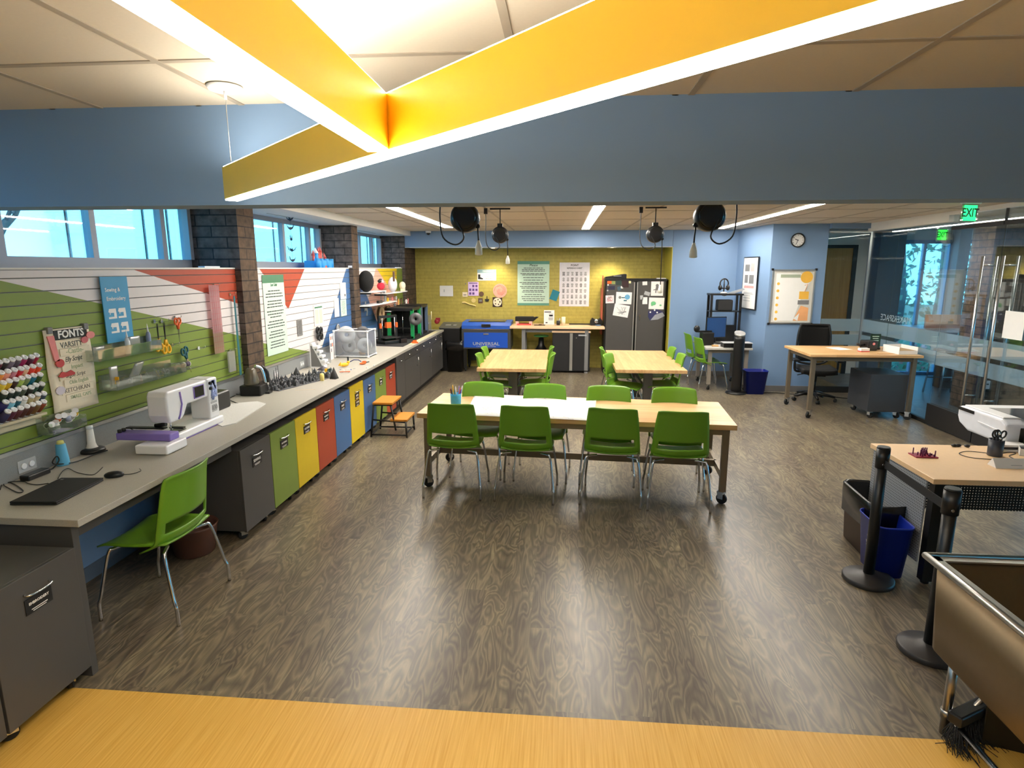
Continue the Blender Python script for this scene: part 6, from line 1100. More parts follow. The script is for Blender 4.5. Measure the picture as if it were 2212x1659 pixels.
p = PY(1330, 599, 12.05); t = thing('display_tray', 'black shallow tray lying tilted on top of the locker', 'tray', (p.x, 12.1, 1.8455)); b = B(); b.prism([(-.22, 0), (.20, 0), (.20, .085), (.17, .09), (-.2, .035)], -.15, .15, 0, frame((0, 0, 0), (1, 0, 0), (0, 0, 1))); b.obj('tray_body', M_black, t, bevel=.004); B().box((-.05, -.152, .045), (.1, -.15, .055)).obj('label_strip', M_lgray, t)
b = B().box((-.09, -.05, 0), (.09, .05, .015)); solo(b, 'white_bracket', M_wplas, 'white flat bracket on top of the locker under the hanging plug', 'bracket', center=False, loc=(PY(1428, 603, 11.9).x, 11.92, 1.8455))
# ================================================================= blue wall side
t = thing('computer_desk', 'small grey desk on casters in the back corner of the blue wall', 'desk', (2.86, 10.72, 0)); B().box((-.44, -.50, .70), (.33, .50, .735)).obj('desktop', mat('grey_desktop', (178, 176, 170), .5), t, bevel=.004)
for x in (-.34, .26):
    for y in (-.40, .42): B().box((x-.03, y-.025, .10), (x+.03, y+.025, .70)).obj('leg', mat('taupe_leg', (136, 128, 118), .5), t); caster(B(), x, y, .04, .2, .10).obj('caster', [M_chrome, M_rub], t)
B().box((-.34, -.42, .64), (.26, -.38, .70)).obj('rail', mat('taupe_leg', (136, 128, 118), .5), t)
DZ = .7355
t = thing('shelf_riser', 'black open shelf riser on the corner desk', 'shelf', (2.86, 11.05, DZ)); f = B()
for x in (-.22, .28): f.box((x-.02, -.13, 0), (x+.02, -.10, .86)).box((x-.02, .10, 0), (x+.02, .13, .86))
f.box((-.25, -.14, .84), (.32, .14, .87)).box((-.24, -.13, .55), (.30, .13, .565)).box((-.24, .11, .0), (.30, .12, .3)); f.obj('frame', M_black, t); B().box((-.10, -.10, .566), (.16, .1, .76)).obj('crate', M_blackm, t, bevel=.02)
t = thing('monitor', 'computer monitor with dark blue screen on the corner desk', 'monitor', (2.72, 10.84, DZ), .35); B().box((-.20, -.012, .10), (.20, .012, .47)).obj('case', M_black, t, bevel=.004); B().box((-.188, -.0135, .115), (.188, -.012, .455)).obj('screen', mat('blue_screen', (36, 66, 112), .25, var=.05), t); B().cyl((0, .02, 0), (0, .02, .2), .02, n=10).lathe([(.11, 0), (.11, .008), (.02, .02)], n=20).obj('stand', M_black, t)
t = thing('card_scanner', 'black camera arm device on the left of the corner desk', 'device', (2.50, 10.62, DZ), .1); B().box((-.08, -.09, 0), (.12, .09, .22)).obj('device_body', M_black, t, bevel=.01); B().box((-.14, -.02, .22), (.1, .02, .25)).obj('arm', M_black, t); B().sphere((-.16, 0, .28), .055, (1, .6, 1.1), 12, 8).obj('head', M_black, t)
t = thing('keyboard_tray', 'black flat machine with pale rim on the corner desk', 'machine', (2.98, 10.36, DZ)); B().box((-.26, -.12, 0), (.20, .10, .075)).obj('machine_body', M_black, t, bevel=.004); B().box((-.27, -.125, .075), (.21, .105, .083)).obj('rim', M_lgray, t)
b = B().box((-.05, -.03, 0), (.05, .03, .025)); solo(b, 'wood_block', M_wood, 'small wooden block on the corner desk beside the monitor foot', 'block', center=False, loc=(2.62, 10.42, DZ))
for i, (x, y, z) in enumerate(((.0, 0, 0), (.05, .02, 0), (.1, .0, 0))): b = B().sphere((0, 0, .015), .018, (1, 1, .8), 8, 6); solo(b, 'white_button', M_wplas, 'small white knob lying right of the monitor', 'knob', 'white knobs on the corner desk', center=False, loc=(2.94+x, 10.74+y, DZ))
t = thing('headphone_stand', 'black headphones on a round stand on top of the shelf riser', 'headphones', (2.86, 11.02, DZ+.871), .15); b = B().tube([(.075*math.cos(a*PI/12), 0, .17+.085*math.sin(a*PI/12)) for a in range(25)], .012, 7).cyl((0, 0, .03), (0, 0, .25), .011, n=8); b.obj('headband', M_black, t); B().sphere((-.07, 0, .10), .045, (.7, 1, 1.1), 10, 8).sphere((.07, 0, .10), .045, (.7, 1, 1.1), 10, 8).obj('ear_cup', M_black, t); B().lathe([(.06, 0), (.06, .02), (.012, .03)], n=18).obj('foot', M_lgray, t)
b = B().box((-.16, -.1, 0), (.16, .1, .004)); b.box((-.1, -.06, .004), (.2, .06, .03)); solo(b, 'clear_folder', M_bag, 'clear folder leaning on top of the shelf riser', 'folder', center=False, loc=(3.02, 11.05, DZ+.871), rot=(0, -.3, 0))
b = B(); a0 = math.atan2(10.27-11.69, 3.38-3.24); nn = Vector((-.0985*0-1, -.0985, 0)).normalized(); d = Vector((3.38-3.24, 10.27-11.69, 0)).normalized()
pc = PY(1615, 610, 10.98); M = frame((0, 0, 0), d, (0, 0, 1)); t = thing('framed_poster', 'narrow black framed white poster with pink and grey prints on the side wall', 'poster', (3.24+.14*(11.69-10.98)/1.42-.012, 10.98, 1.33)); L = .62; H_ = .91
B().box((-L/2, 0, 0), (L/2, H_, .02), 0, M).obj('frame', M_black, t); b = B().box((-L/2+.02, .02, .02), (L/2-.02, H_-.02, .022), 0, M); P2_ = M @ Matrix.Translation((0, 0, .022))
for x, z, w_, h_, m in ((-.12, .68, .2, .12, 1), (.1, .68, .16, .14, 2), (-.14, .48, .14, .14, 1), (.08, .47, .2, .15, 1)): b.rect(P2_, x-w_/2, z-.02, x+w_/2, z+h_-.02, m)
lines(b, P2_, -.22, .22, [.40, .385], 2, .03); lines(b, P2_, -.22, .22, [.29, .27, .24, .2, .15], 3, .012, False); b.obj('sheet', [M_paper, M_mgray, mat('print_pink', (226, 170, 166), .7), M_lgray], t)
# clock
p = PY(1723, 519, 10.268); t = thing('wall_clock', 'round wall clock with black rim and white face above the framed flyer', 'clock', p); M = frame((0, 0, 0), (1, 0, 0), (0, 0, 1)); B().lathe([(.098, 0), (.112, .004), (.114, .028), (.105, .034), (.097, .03), (.095, .012)], n=36, M=M, caps=False).obj('rim', M_black, t); B().cyl((0, 0, .002), (0, 0, .012), .097, n=36, M=M).obj('face', M_paper, t)
b = B()
for k in range(12): a = PI/2-(k+1)*PI/6; b.text(str(k+1), .024, M @ Matrix.Translation((.078*math.cos(a), .078*math.sin(a), .012)), 0, bold=.02)
b.obj('numerals', M_ink, t)
for a, l, w_ in ((math.radians(90+68), .05, .005), (math.radians(90+160), .072, .0035)): B().box((-.01, -w_, 0), (l, w_, .002), 0, M @ Matrix.Translation((0, 0, .0145)) @ Matrix.Rotation(a, 4, 'Z')).obj('hand', M_ink, t)
# snap frame flyer
a, c = PY(1669, 582, 10.262), PY(1752, 700, 10.262); t = thing('framed_flyer', 'silver snap framed flyer with orange shapes on the blue wall', 'poster', ((a.x+c.x)/2, 10.262, c.z)); w, h = c.x-a.x, a.z-c.z; b = B()
for (x0, z0, x1, z1) in ((-w/2, 0, -w/2+.028, h), (w/2-.028, 0, w/2, h), (-w/2, 0, w/2, .028), (-w/2, h-.028, w/2, h)): b.box((x0, z0, 0), (x1, z1, .018), 0, M)
b.obj('frame', M_alu, t, bevel=.004); b = B()
for x in (-w/2, w/2):
    for z in (0, h): b.box((x-.018, z-.018, -.001), (x+.018, z+.018, .02), 0, M)
b.obj('corner_cap', M_black, t, bevel=.005)
b = B().box((-w/2+.02, .02, 0), (w/2-.02, h-.02, .004), 4, M); T = M @ Matrix.Translation((0, 0, .004)); b.prism([(-w*.40, h*.06), (w*.06, h*.06), (w*.22, h*.5), (w*.40, h*.8), (w*.15, h*.93), (-w*.40, h*.93)], 0, .0006, 0, T)
b.rect(T, -w*.30, h*.85, w*.16, h*.91, 1, .0012); lines(b, T, -w*.28, w*.1, [h*(.80-.042*k) for k in range(17)], 3, h*.010, False); [b.cyl((-w*.34, h*(.74-.13*k), .0006), (-w*.34, h*(.74-.13*k), .0012), w*.035, n=10, m=2, M=T) for k in range(6)]
b.cyl((w*.30, h*.86, .0006), (w*.30, h*.86, .0014), w*.14, n=20, m=2, M=T); b.prism([(w*.06, h*.06), (w*.40, h*.06), (w*.40, h*.3), (w*.22, h*.34)], .0006, .0014, 5, T); b.rect(T, w*.16, h*.46, w*.38, h*.6, 2, .0016); b.rect(T, w*.14, h*.36, w*.40, h*.44, 3, .0018); b.prism([(w*.07, h*.1), (w*.2, h*.2), (w*.17, h*.06)], .0014, .002, 0, T); b.tube([(w*.28, h*.6, .002), (w*.34, h*.74, .002), (w*.27, h*.71, .002)], .005, 5, 5, M=T)
b.obj('flyer', [M_paper, mat('sage_bar', (160, 170, 148), .7), mat('marigold_print', (232, 178, 66), .7), M_mgray, mat('flyer_grey', (206, 204, 196), .7), mat('apricot_print', (234, 168, 112), .7)], t)
# tower fan
t = thing('tower_fan', 'tall black tower fan with silver control top by the blue bin', 'fan', (2.915, 10.06, 0)); B().lathe([(.165, 0), (.17, .01), (.16, .025), (.05, .045)], n=28).obj('base', M_black, t); B().lathe([(.075, .04), (.082, .06), (.085, .9), (.086, .95)], n=24).obj('tower_body', mat('fan_black', (22, 22, 24), .35), t); b = B(); b.ring([[(.087*math.cos(k*PI/12), .087*math.sin(k*PI/12), .948+dz+.03*(1+math.sin(k*PI/12))) for k in range(24)] for dz in (0, .03)], True, True); b.obj('control_top', M_alu, t)
cable('floor_cable', [(3.35, 10.1, .006), (3.6, 10.12, .006), (3.85, 10.02, .006), (4.1, 9.98, .006), (4.4, 9.85, .006), (4.7, 9.7, .006)], .007, 'dark cable running along the floor below the framed flyer')
# standing desk items
TZ = .9005
def ond(x, y): return PZ(x, y, TZ)
p = ond(1992, 765); t = thing('paper_tray', 'white open tray with brown inside at the desk corner by the glass', 'tray', (4.66, 8.62, TZ), .12); W_, D_ = .13, .17
B().box((-W_, -D_, 0), (W_, D_, .004)).box((-W_, -D_, 0), (-W_+.004, D_, .10)).box((W_-.004, -D_, 0), (W_, D_, .10)).box((-W_, D_-.004, 0), (W_, D_, .10)).box((-W_, -D_, 0), (W_, -D_+.004, .05)).obj('tray_body', M_paper, t); B().box((-W_+.008, -D_+.008, .005), (W_-.008, D_-.008, .05)).obj('cardboard_insert', M_cardb, t)
p = ond(1950, 752); t = thing('desk_phone', 'black tape dispenser like device with arm on the tall desk', 'device', (4.36, 8.86, TZ), .2); B().box((-.07, -.08, 0), (.08, .1, .14)).obj('device_body', M_black, t, bevel=.015); B().tube([(-.07, 0, .08), (-.15, -.02, .075), (-.2, -.02, .10)], .018, 8).obj('arm', M_black, t); B().cyl((.01, -.082, .1), (.01, -.09, .1), .018, n=12).obj('emblem', M_pink, t)
t = thing('desk_sign', 'small dark green upright sign on the tall desk', 'sign', (4.50, 8.98, TZ)); b = B().box((-.07, -.005, .03), (.07, .005, .22), 0); M = frame((0, -.0055, 0), (1, 0, 0), (0, 0, 1)); lines(b, M, -.05, .05, [.185, .155, .125], 1, .012); b.obj('plate', [mat('sign_green', (20, 52, 40), .5), M_lgreen], t); B().box((-.06, -.04, 0), (.06, .04, .03)).obj('foot', M_black, t)
b = B().box((-.06, -.04, 0), (.06, .04, .05)).box((-.062, -.042, .0), (.062, .042, .015), 1); solo(b, 'note_box', [M_paper, mat('red_box', (206, 80, 70), .6)], 'small white and red note box on the tall desk', 'box', center=False, loc=(4.22, 8.70, TZ), rot=(0, 0, .1))
b = B().box((-.11, -.14, 0), (.11, .14, .002)); solo(b, 'paper_sheet', M_paper, 'loose white sheet on the tall desk beside the black device', 'paper', 'paper on the tall desk', center=False, loc=(4.02, 9.0, TZ), rot=(0, 0, .3)); b = B().box((-.10, -.03, 0), (.10, .03, .004)); solo(b, 'wood_ruler', M_wood, 'brown strip lying by the desk edge before the white tray', 'strip', center=False, loc=(4.42, 8.50, TZ), rot=(0, 0, .05))
# white notice on the door
p = PX(2190, 703, XG-.012); b = B().box((-.002, -.15, -.15), (0, .15, .15)); solo(b, 'door_notice', M_paper, 'square white paper taped on the glass door', 'notice', center=False, loc=(XG-.012, p.y, p.z))
p = PY(2131, 831, 8.99); t = thing('card_reader', 'small white wall device on the lobby brick pillar', 'device', p); B().box((-.035, -.02, -.06), (.035, 0, .06)).obj('case', M_wplas, t, bevel=.004); B().box((-.015, -.022, .0), (.015, -.02, .02)).obj('window', M_ink, t)
# ================================================================= beech desk items
KZ = .7355
def onk(x, y, z=KZ): return PZ(x, y, z)
p = onk(1994, 985); t = thing('chess_print', 'dark red printed board with small pegs on the beech desk', 'model', p, .0); B().box((-.075, -.05, 0), (.075, .05, .008)).obj('board', mat('crimson_resin', (150, 30, 60), .4), t); q = random.Random(3); b = B()
for i in range(24): x, y = q.uniform(-.068, .068), q.uniform(-.044, .044); b.cyl((x, y, .008), (x, y, .008+q.choice((.012, .015, .02, .045))), .004, n=6)
b.obj('pegs', mat('plum_resin', (104, 28, 74), .4), t)
p = onk(2148, 984); t = thing('tool_cup', 'dark cup of black handled scissors on the beech desk', 'cup', p); B().lathe([(.042, 0), (.045, .004), (.047, .12), (.044, .12), (.04, .01)], n=24).obj('cup_body', mat('slate_cup', (56, 58, 66), .35), t); b = B()
for x, y, a in ((-.02, 0, .1), (.01, .01, -.15), (.022, -.01, .3)): M = Matrix.Translation((x, y, .13)) @ Matrix.Rotation(a, 4, 'Y'); b.tube([(.017*math.cos(k*PI/7), 0, .03+.026*math.sin(k*PI/7)) for k in range(15)], .006, 6, M=M).cyl((0, 0, -.05), (0, 0, .01), .008, n=6, M=M)
b.obj('tool_handles', M_black, t); B().sphere((.0, -.03, .135), .01, (1, 1, 1), 8, 6).sphere((-.01, -.03, .17), .009, (1, 1, 1.3), 8, 6).obj('rivet', M_chrome, t)
t = thing('name_block', 'white triangular name block on the beech desk', 'name sign', onk(2172, 1008), .0); b = B(); b.prism([(-.045, 0), (.045, 0), (0, .06)], -.09, .12, 0, frame((0, 0, 0), (0, 1, 0), (0, 0, 1))); b.obj('block', M_paper, t, bevel=.002); b = B(); b.rect(frame((.04, -.0335, .018), (1, 0, 0), (0, .6, .8)), -.03, 0, .04, .004, 0); b.obj('caption', M_lgray, t)
cable('desk_cable', [onk(2140, 980, KZ+.003), onk(2110, 976, KZ+.003), onk(2085, 975, KZ+.003), onk(2072, 980, KZ+.003), onk(2095, 988, KZ+.003), onk(2135, 992, KZ+.003), onk(2155, 993, KZ+.003)], .0025, 'thin dark cable looped on the beech desk beside the tool cup'); cable('desk_cable', [onk(2160, 980, KZ+.003), onk(2180, 977, KZ+.003), onk(2195, 979, KZ+.003), onk(2180, 985, KZ+.003), onk(2200, 994, KZ+.003), onk(2230, 1000, KZ+.003)], .003, 'dark cable on the beech desk running behind the name block')
# white desktop laser machine
fb = onk(2165, 968); t = thing('desktop_laser', 'white rounded desktop laser machine at the back of the beech desk', 'laser machine', (fb.x+.02, fb.y+.02, KZ)); b = B(); prof = [(0, .015), (.42, .015), (.53, .06), (.56, .11), (.56, .19), (.5, .205), (.06, .205), (.0, .17)]
b.prism(prof, 0, .97, 0, frame((0, 0, 0), (0, 1, 0), (0, 0, 1))); b.obj('case', mat('machine_white', (232, 234, 240), .35), t, bevel=.02, seg=3)
B().box((.10, -.004, .04), (.9, .002, .15)).obj('front_slot', M_black, t); l = B().box((.012, .06, .203), (.96, .5, .215)).obj('lid', M_wplas, t, bevel=.006); B().box((.12, .03, .2155), (.86, .38, .2165)).obj('lid_glass', mat('smoke_lid', (60, 60, 64), .1), l); B().box((-.004, .36, .165), (.004, .55, .19)).obj('side_vent', M_black, t); b = B(); b.prism([(.06, .1), (.30, .125), (.06, .115)], 0, .012, 0, frame((0, 0, 0), (0, 1, 0), (0, 0, 1)) @ Matrix.Translation((0, 0, -.006))); b.obj('side_crease', M_wplas, t)
for x in (.05, .9):
    for y in (.05, .30): B().cyl((x, y, 0), (x, y, .02), .015, n=10).obj('foot', M_black, t)
for i, (x, y, l) in enumerate(((2057, 963, 'first from its corner'), (2066, 963, 'second from its corner'), (2085, 964, 'next to the white laser machine'))):
    b = B().sphere((0, 0, .01), .015, (1.5, 1, .7), 8, 6); solo(b, 'cable_clip', M_black, 'small black clip on the beech desk back edge, '+l, 'clip', 'cable clips on the beech desk', center=False, loc=onk(x, y)-Vector((0, .02, 0)))
p = onk(2205, 964); b = B().box((-.08, -.06, 0), (.1, .06, .075)); solo(b, 'green_box', mat('sage_box', (104, 118, 84), .6), 'sage green box at the frame edge on the beech desk', 'box', center=False, loc=(p.x+.06, p.y-.06, KZ)); p = onk(2195, 980); t = thing('card_box', 'open white box with dark inside at the frame edge on the beech desk', 'box', (p.x+.09, p.y-.03, KZ), -.5); B().box((-.08, -.06, 0), (.08, .06, .004)).box((-.08, -.06, 0), (-.076, .06, .05)).box((.076, -.06, 0), (.08, .06, .05)).box((-.08, -.06, 0), (.08, -.056, .05)).box((-.08, .056, 0), (.08, .06, .05)).obj('box_body', M_paper, t); B().box((-.075, -.055, .005), (.075, .055, .035)).obj('contents', M_black, t)
b = B()
for k in range(3): b.box((-.09+k*.003, -.05, k*.018), (.09, .05, k*.018+.015), k % 2)
o = solo(b, 'stacked_notebooks', [M_paper, M_black], 'white and black notebooks behind the tool cup', 'notebook', center=False, loc=onk(2180, 972))
# ================================================================= big table items
def ont(x, y): return PZ(x, y, .7357)
p = ont(985, 874); t = thing('pen_cup', 'blue patterned cup of pens on the long table', 'cup', p); B().lathe([(.045, 0), (.05, .003), (.053, .085), (.055, .112), (.05, .112), (.046, .01)], n=24).obj('cup_body', mat('honeycomb_blue', (60, 166, 212), .45, var=.35, scale=30), t); q = random.Random(4)
for i, (m, nm) in enumerate(((M_rblue, 'blue'), (M_orange, 'orange'), (M_wplas, 'white'), (M_ygold, 'yellow'), (M_red, 'red'), (M_black, 'black'), (M_dgreen, 'green'), (M_purple, 'purple'), (M_wplas, 'white'))):
    a = i*.8; c_ = Vector((.028*math.cos(a), .028*math.sin(a), .01)); e = Vector((.06*math.cos(a)+q.uniform(-.01, .01), .055*math.sin(a), q.uniform(.155, .20))); B().tube([c_, c_+(e-c_)*.9, e], [.005, .005, .0015], 7).obj('pen', m, t)
c4 = [ont(1003, 897), ont(1027, 851), ont(1289, 862), ont(1281, 909)]; c0 = sum(c4, Vector())/4; b = B()
ua = (c4[3]-c4[0]); va = (c4[1]-c4[0])
def sheetf(u, v): 
    p0 = c4[0]+(c4[3]-c4[0])*u; p1 = c4[1]+(c4[2]-c4[1])*u; p = p0+(p1-p0)*v; return (p.x-c0.x, p.y-c0.y, .0015+.0015*math.sin(u*11)*math.cos(v*5))
b.shell(sheetf, 24, 6, .001); q = random.Random(21)
dm = [mat('pen_%d' % i, c_, .8) for i, c_ in enumerate(((90, 90, 96), (150, 130, 170), (210, 120, 120), (110, 170, 140), (130, 130, 130), (214, 206, 130)))]
for i in range(340):
    u, v = q.uniform(.03, .97), q.uniform(.06, .94); p = Vector(sheetf(u, v))+Vector((0, 0, .0016)); n = q.choice((3, 4, 6)); a = q.uniform(0, 6); s = q.uniform(.008, .03); pts = [p]
    for k in range(n): a += q.uniform(-1.6, 1.6); p = p+Vector((math.cos(a), math.sin(a)*.8, 0))*s; p.z = sheetf(min(1, max(0, u)), v)[2]+.0016; pts.append(p)
    uu = [(pt.x, pt.y) for pt in pts]
    w_ = .0012
    for k in range(len(pts)-1):
        d_ = (pts[k+1]-pts[k]); d_.z = 0
        if d_.length < 1e-5: continue
        nrm = Vector((-d_.y, d_.x, 0)).normalized()*w_; b.add([pts[k]-nrm, pts[k+1]-nrm, pts[k+1]+nrm, pts[k]+nrm], [(0, 1, 2, 3)], 1+q.choice((0, 0, 1, 2, 3, 4, 4, 5)) if k == 0 else b.mi[-1])
o = solo(b, 'doodle_paper', [M_paper]+dm, 'long white paper covered in coloured doodles on the front table', 'paper', center=False, loc=(c0.x, c0.y, .7357))
for c_, l in ((c4[1], 'far left'), (c4[2], 'far right')):
    b = B().box((-.025, -.018, .0035), (.025, .018, .0045)); solo(b, 'tape_piece', mat('blue_tape', (50, 90, 190), .6), f'piece of blue tape at the {l} corner of the doodled paper', 'tape', 'blue tape pieces', center=False, loc=(c_.x, c_.y-.01, .7357), rot=(0, 0, .5))
# embroidery cart top item
t = thing('black_stapler', 'black stapler on the grey cart at the frame edge', 'stapler', (-2.80, 2.43, .7205), .3); B().box((-.09, -.02, 0), (.09, .02, .016)).obj('base', M_black, t, bevel=.003); B().box((-.09, -.016, .018), (.08, .016, .04)).obj('arm', M_chrome, t, bevel=.004)
# ================================================================= cord reels under the ceiling
def reel(x, y, z, label, side, low):
    t = thing('cord_reel', label, 'cord reel', (x, y, z), 0, 'black cord reels hanging from the ceiling'); M = Matrix.Rotation(PI/2, 4, 'X')
    B().lathe([(.02, -.055), (.085, -.055), (.098, -.04), (.098, .04), (.085, .055), (.02, .055)], n=32, M=M).obj('housing', M_black, t); B().lathe([(.03, .055), (.075, .056), (.08, .062), (.07, .066), (.03, .064)], n=28, M=M).obj('face_plate', mat('dark_gloss', (36, 36, 37), .22), t)
    B().box((-.03, -.03, .09), (.03, .03, .13)).tube([(0, 0, .13), (0, 0, ZC-z-.02)], .006, 8).box((-.12, -.012, ZC-z-.02), (.12, .012, ZC-z-.004)).obj('ceiling_mount', M_black, t)
    B().cyl((side*.085, -.02, -.055), (side*.085, .02, -.055), .016, n=12).tube([(side*.085, 0, -.06), (side*.088, 0, -.12), (side*.09, 0, -low)], .0055, 7).obj('cord', M_black, t)
    B().lathe([(.012, -.10), (.026, -.095), (.024, -.05), (.012, -.015), (.008, 0)], (side*.09, 0, -low), 12).obj('plug_socket', mat('cream_socket', (226, 222, 206), .4), t)
    B().tube(smooth_path([(side*-.05, -.06, -.02), (side*-.0, -.07, -.13), (side*-.06, -.06, -.18), (side*-.15, -.03, -.13), (side*-.175, 0, .0), (side*-.17, 0, .12), (side*-.17, 0, ZC-z-.03)], 5), .0055, 7).box((side*-.17-.02, -.02, ZC-z-.07), (side*-.17+.02, .02, ZC-z-.004)).obj('feed_cable', M_black, t)
reel(-.665, 4.2, 2.385, 'nearer black cord reel on the counter side', 1, .15); reel(-.74, 7.3, 2.435, 'farther black cord reel on the counter side', 1, .24); reel(.965, 4.2, 2.385, 'nearer black cord reel on the blue wall side', -1, .17); reel(1.07, 7.3, 2.435, 'farther black cord reel, its plug above the locker', 1, .58)
t = thing('security_camera', 'small white dome camera at the corner of the blue soffit', 'camera', (PY(924, 503, 11.5).x, 11.55, ZC-.004)); B().lathe([(.05, 0), (.055, -.01), (.05, -.04)], n=18).obj('housing', M_wplas, t); B().sphere((0, 0, -.045), .035, (1, 1, 1), 12, 8).obj('dome', M_black, t)
for x, y, l in ((-.36, 4.75, 'counter side'), (1.02, 5.0, 'blue wall side')):
    b = B().lathe([(.07, 0), (.07, -.02), (.05, -.04), (.01, -.045)], n=20); solo(b, 'smoke_detector', M_wplas, 'white round ceiling sensor near the cord reel, '+l, 'sensor', 'ceiling sensors', center=False, loc=(x, y, ZC-.004))
# ================================================================= lobby furniture
t = thing('high_table', 'long high lobby table with pink wooden screen by the window', 'table', (7.05, 10.9, 0)); B().box((-1.0, -.45, 1.0), (.95, .5, 1.04)).obj('tabletop', mat('lobby_top', (206, 206, 212), .3), t); B().box((-.85, -.1, 1.04), (.95, -.06, 1.27)).obj('screen_panel', mat('pink_ash', (214, 160, 138), .5, var=.06), t)
for x in (-.4, .55): B().box((x-.09, -.1, 0), (x+.09, .1, 1.0)).obj('leg', mat('dark_walnut', (54, 30, 22), .5), t)
for x in (-.45, .1): B().box((x-.04, -.102, 1.12), (x+.04, -.1, 1.16)).obj('power_port', M_ink, t)
def stool(x, y, label):
    t = thing('bar_stool', label, 'bar stool', (x, y, 0), 0, 'lobby bar stools'); B().box((-.2, -.2, .72), (.2, .2, .75)).box((-.2, .16, .75), (.2, .2, .95)).obj('seat', mat('stool_pale', (206, 214, 224), .4), t)
    for sx in (-1, 1):
        for sy in (-1, 1): B().cyl((sx*.22, sy*.22, 0), (sx*.17, sy*.17, .72), .014, n=8).obj('leg', M_chrome, t)
    B().box((-.21, -.21, .25), (.21, -.19, .27)).box((-.21, .19, .25), (.21, .21, .27)).obj('footrest', M_chrome, t)
for i, x in enumerate((6.30, 6.78, 7.25)): stool(x, 10.2, 'pale lobby bar stool before the high table, '+('first from the dark column', 'middle of the three', 'third from the dark column')[i])
# ================================================================= lamps
S = bpy.context.scene
WARM = (1.0, .92, .78)
M_led = emit('led_diffuser', WARM, 30); M_led2 = emit('led_diffuser_ceiling', (1.0, .93, .83), 34); M_up = emit('led_uplight', WARM, 22); M_exit = emit('exit_green', (.02, .9, .16), 1.6); M_exit2 = emit('exit_green_bright', (.03, 1.0, .05), 1.8)
# hanging marigold fixture: one long bar and a second bar meeting it
zb = 2.335; zt = zb+.13
A0 = PZ(500, 432, zb); A1 = PZ(1985, 0, zb); J = PZ(822, 328, zb); K = PZ(306, 0, zb)
A0, A1, J, K = [Vector((p.x, p.y, 0)) for p in (A0, A1, J, K)]
t = thing('pendant_light', 'marigold yellow hanging light bars with white glowing undersides crossing the ceiling', 'pendant light', (J.x, J.y, zb))
def bar(p, q, name_parent):
    d = (q-p).normalized(); n = Vector((-d.y, d.x, 0)); w = .027; L = (q-p).length; o = p-J
    M = Matrix(((d.x, n.x, 0, o.x), (d.y, n.y, 0, o.y), (0, 0, 1, 0), (0, 0, 0, 1)))
    B().box((0, -w, .002), (L, w, zt-zb), M=M).obj('housing', M_hang, name_parent)
    B().box((.004, -w+.002, -.004), (L-.004, w-.002, .001), M=M).obj('diffuser', M_led, name_parent)
    B().box((.004, -w+.004, zt-zb), (L-.004, w-.004, zt-zb+.004), M=M).obj('uplight', M_up, name_parent)
    return d, n
dA = (A1-A0).normalized(); dK = (K-J).normalized()
bar(A0, A1+dA*1.2, t); bar(J+dK*.02, K+dK*1.2, t)
for p in (Vector((-1.318, 2.408, 0)), PZ(575, 150, zt)*1.0):
    p = Vector((p.x, p.y, 0)); o = p-J
    B().cyl((o.x, o.y, zt-zb), (o.x, o.y, ZC-zb-.01), .0016, n=6).obj('cable', M_alu, t); B().lathe([(.001, -.016), (.06, -.014), (.066, -.004), (.066, 0)], (o.x, o.y, ZC-zb-.004), 24).cyl((o.x, o.y, ZC-zb-.05), (o.x, o.y, ZC-zb-.015), .006, n=8).obj('ceiling_canopy', M_wplas, t)
# three recessed strips in the back ceiling
for i, (x0, x1, y0, y1, l) in enumerate(((-2.04, -1.90, 5.2, 10.62, 'recessed ceiling light strip above the counter side, near the window bay'), (.345, .475, 5.2, 11.25, 'recessed ceiling light strip in the middle of the back room'), (2.72, 2.85, 5.2, 11.25, 'recessed ceiling light strip on the blue wall side'))):
    t = thing('ceiling_light', l, 'ceiling light', ((x0+x1)/2, (y0+y1)/2, ZC-.004), 0, 'recessed strip lights'); a, c = (x1-x0)/2, (y1-y0)/2
    B().box((-a-.012, -c-.012, -.004), (-a, c+.012, .002)).box((a, -c-.012, -.004), (a+.012, c+.012, .002)).box((-a, -c-.012, -.004), (a, -c, .002)).box((-a, c, -.004), (a, c+.012, .002)).obj('trim_frame', M_white, t)
    B().box((-a, -c, -.006), (a, c, .001)).obj('diffuser', M_led2, t)
# alcove downlights
for x, l in ((-1.36, 'round downlight over the laser cutter'), (.95, 'round downlight over the black locker')):
    t = thing('downlight', 'small '+l, 'ceiling light', (x, 12.02, 2.438), 0, 'downlights in the olive alcove')
    B().lathe([(.085, 0), (.085, -.006), (.065, -.007), (.062, 0)], n=24).obj('trim_ring', M_white, t); B().cyl((0, 0, -.004), (0, 0, -.001), .06, n=20).obj('lens', emit('downlight_lens', (1, .9, .7), 14), t)
    ld = bpy.data.lights.new('downlight_lamp', 'SPOT'); ld.energy = 34; ld.color = (1, .87, .62); ld.spot_size = 1.75; ld.spot_blend = .8; ld.shadow_soft_size = .05
    lo = bpy.data.objects.new('downlight_lamp', ld); C.objects.link(lo); lo.location = (x, 12.06, 2.40); lo.rotation_euler = (math.radians(14), 0, 0)
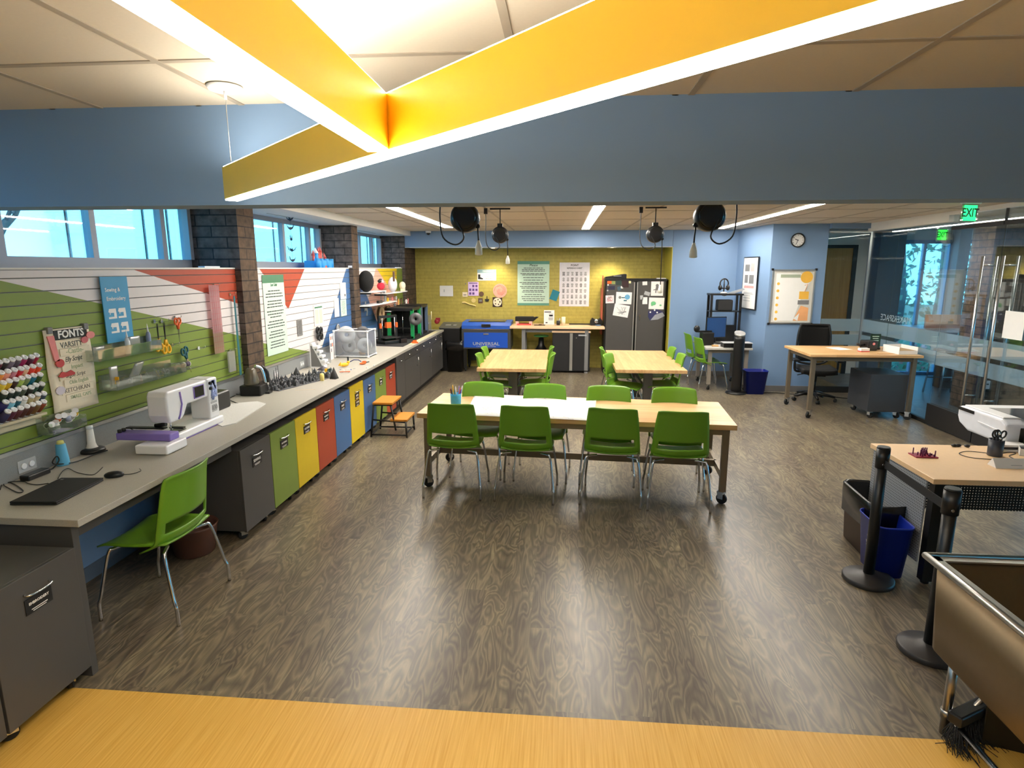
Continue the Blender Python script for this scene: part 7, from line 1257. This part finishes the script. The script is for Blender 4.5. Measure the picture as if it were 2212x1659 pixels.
# lobby strip light by the glass and exit signs
t = thing('ceiling_light', 'linear ceiling light beyond the glass partition', 'ceiling light', (5.25, 8.4, 2.62)); B().box((-.03, -1.9, 0), (.03, 1.9, .05)).obj('housing', M_alu, t); B().box((-.028, -1.88, -.006), (.028, 1.88, 0)).obj('diffuser', M_led2, t)
def exit_sign(x, y, z, a, w, h, m, label, drop):
    t = thing('exit_sign', label, 'exit sign', (x, y, z), a, 'green exit signs')
    B().box((-w/2, -.004, 0), (w/2, .004, h)).obj('acrylic_panel', M_acry, t)
    b = B(); M = frame((0, -.0046, h*.52), (1, 0, 0), (0, 0, 1)); M2 = M
    b.rect(M2, -w*.40, -h*.40, w*.40, h*.40, 0, .001)
    b.text('EXIT', h*.62, M2 @ Matrix.Translation((0, 0, .001)), 1, sx=.92, bold=.02); b.obj('lit_face', [m, mat('exit_dark_letters', (8, 60, 26), .5)], t)
    B().box((-w/2, -.03, h), (w/2, .03, h+drop)).obj('ceiling_mount', M_wplas, t)
exit_sign(4.32, 7.0, 2.52, .35, .225, .20, M_exit, 'green exit sign hanging from the ceiling in front of the glass doors', .025)
exit_sign(5.52, 9.5, 2.43, .35, .20, .18, M_exit2, 'smaller green exit sign in the lobby behind the glass', .13)
# daylight: overcast sky dome
w = bpy.data.worlds.new('sky'); S.world = w; w.use_nodes = True; nt = w.node_tree; bg = nt.nodes['Background']
tc = nt.nodes.new('ShaderNodeTexCoord'); sp = nt.nodes.new('ShaderNodeSeparateXYZ'); nt.links.new(tc.outputs['Generated'], sp.inputs[0])
r = nt.nodes.new('ShaderNodeValToRGB'); r.color_ramp.elements[0].position = .0; r.color_ramp.elements[0].color = (.17, .62, .92, 1); r.color_ramp.elements[1].position = .6; r.color_ramp.elements[1].color = (.12, .46, 1.0, 1)
nt.links.new(sp.outputs['Z'], r.inputs[0]); nt.links.new(r.outputs[0], bg.inputs['Color']); bg.inputs['Strength'].default_value = 2.9
vs = S.view_settings; S.display_settings.display_device = 'sRGB'; vs.view_transform = 'Standard'; vs.look = 'None'; vs.exposure = 0.95; vs.gamma = 1.0; vs.use_curve_mapping = False
S.cycles.max_bounces = 8; S.cycles.diffuse_bounces = 5; S.cycles.transparent_max_bounces = 16; S.cycles.sample_clamp_indirect = 6
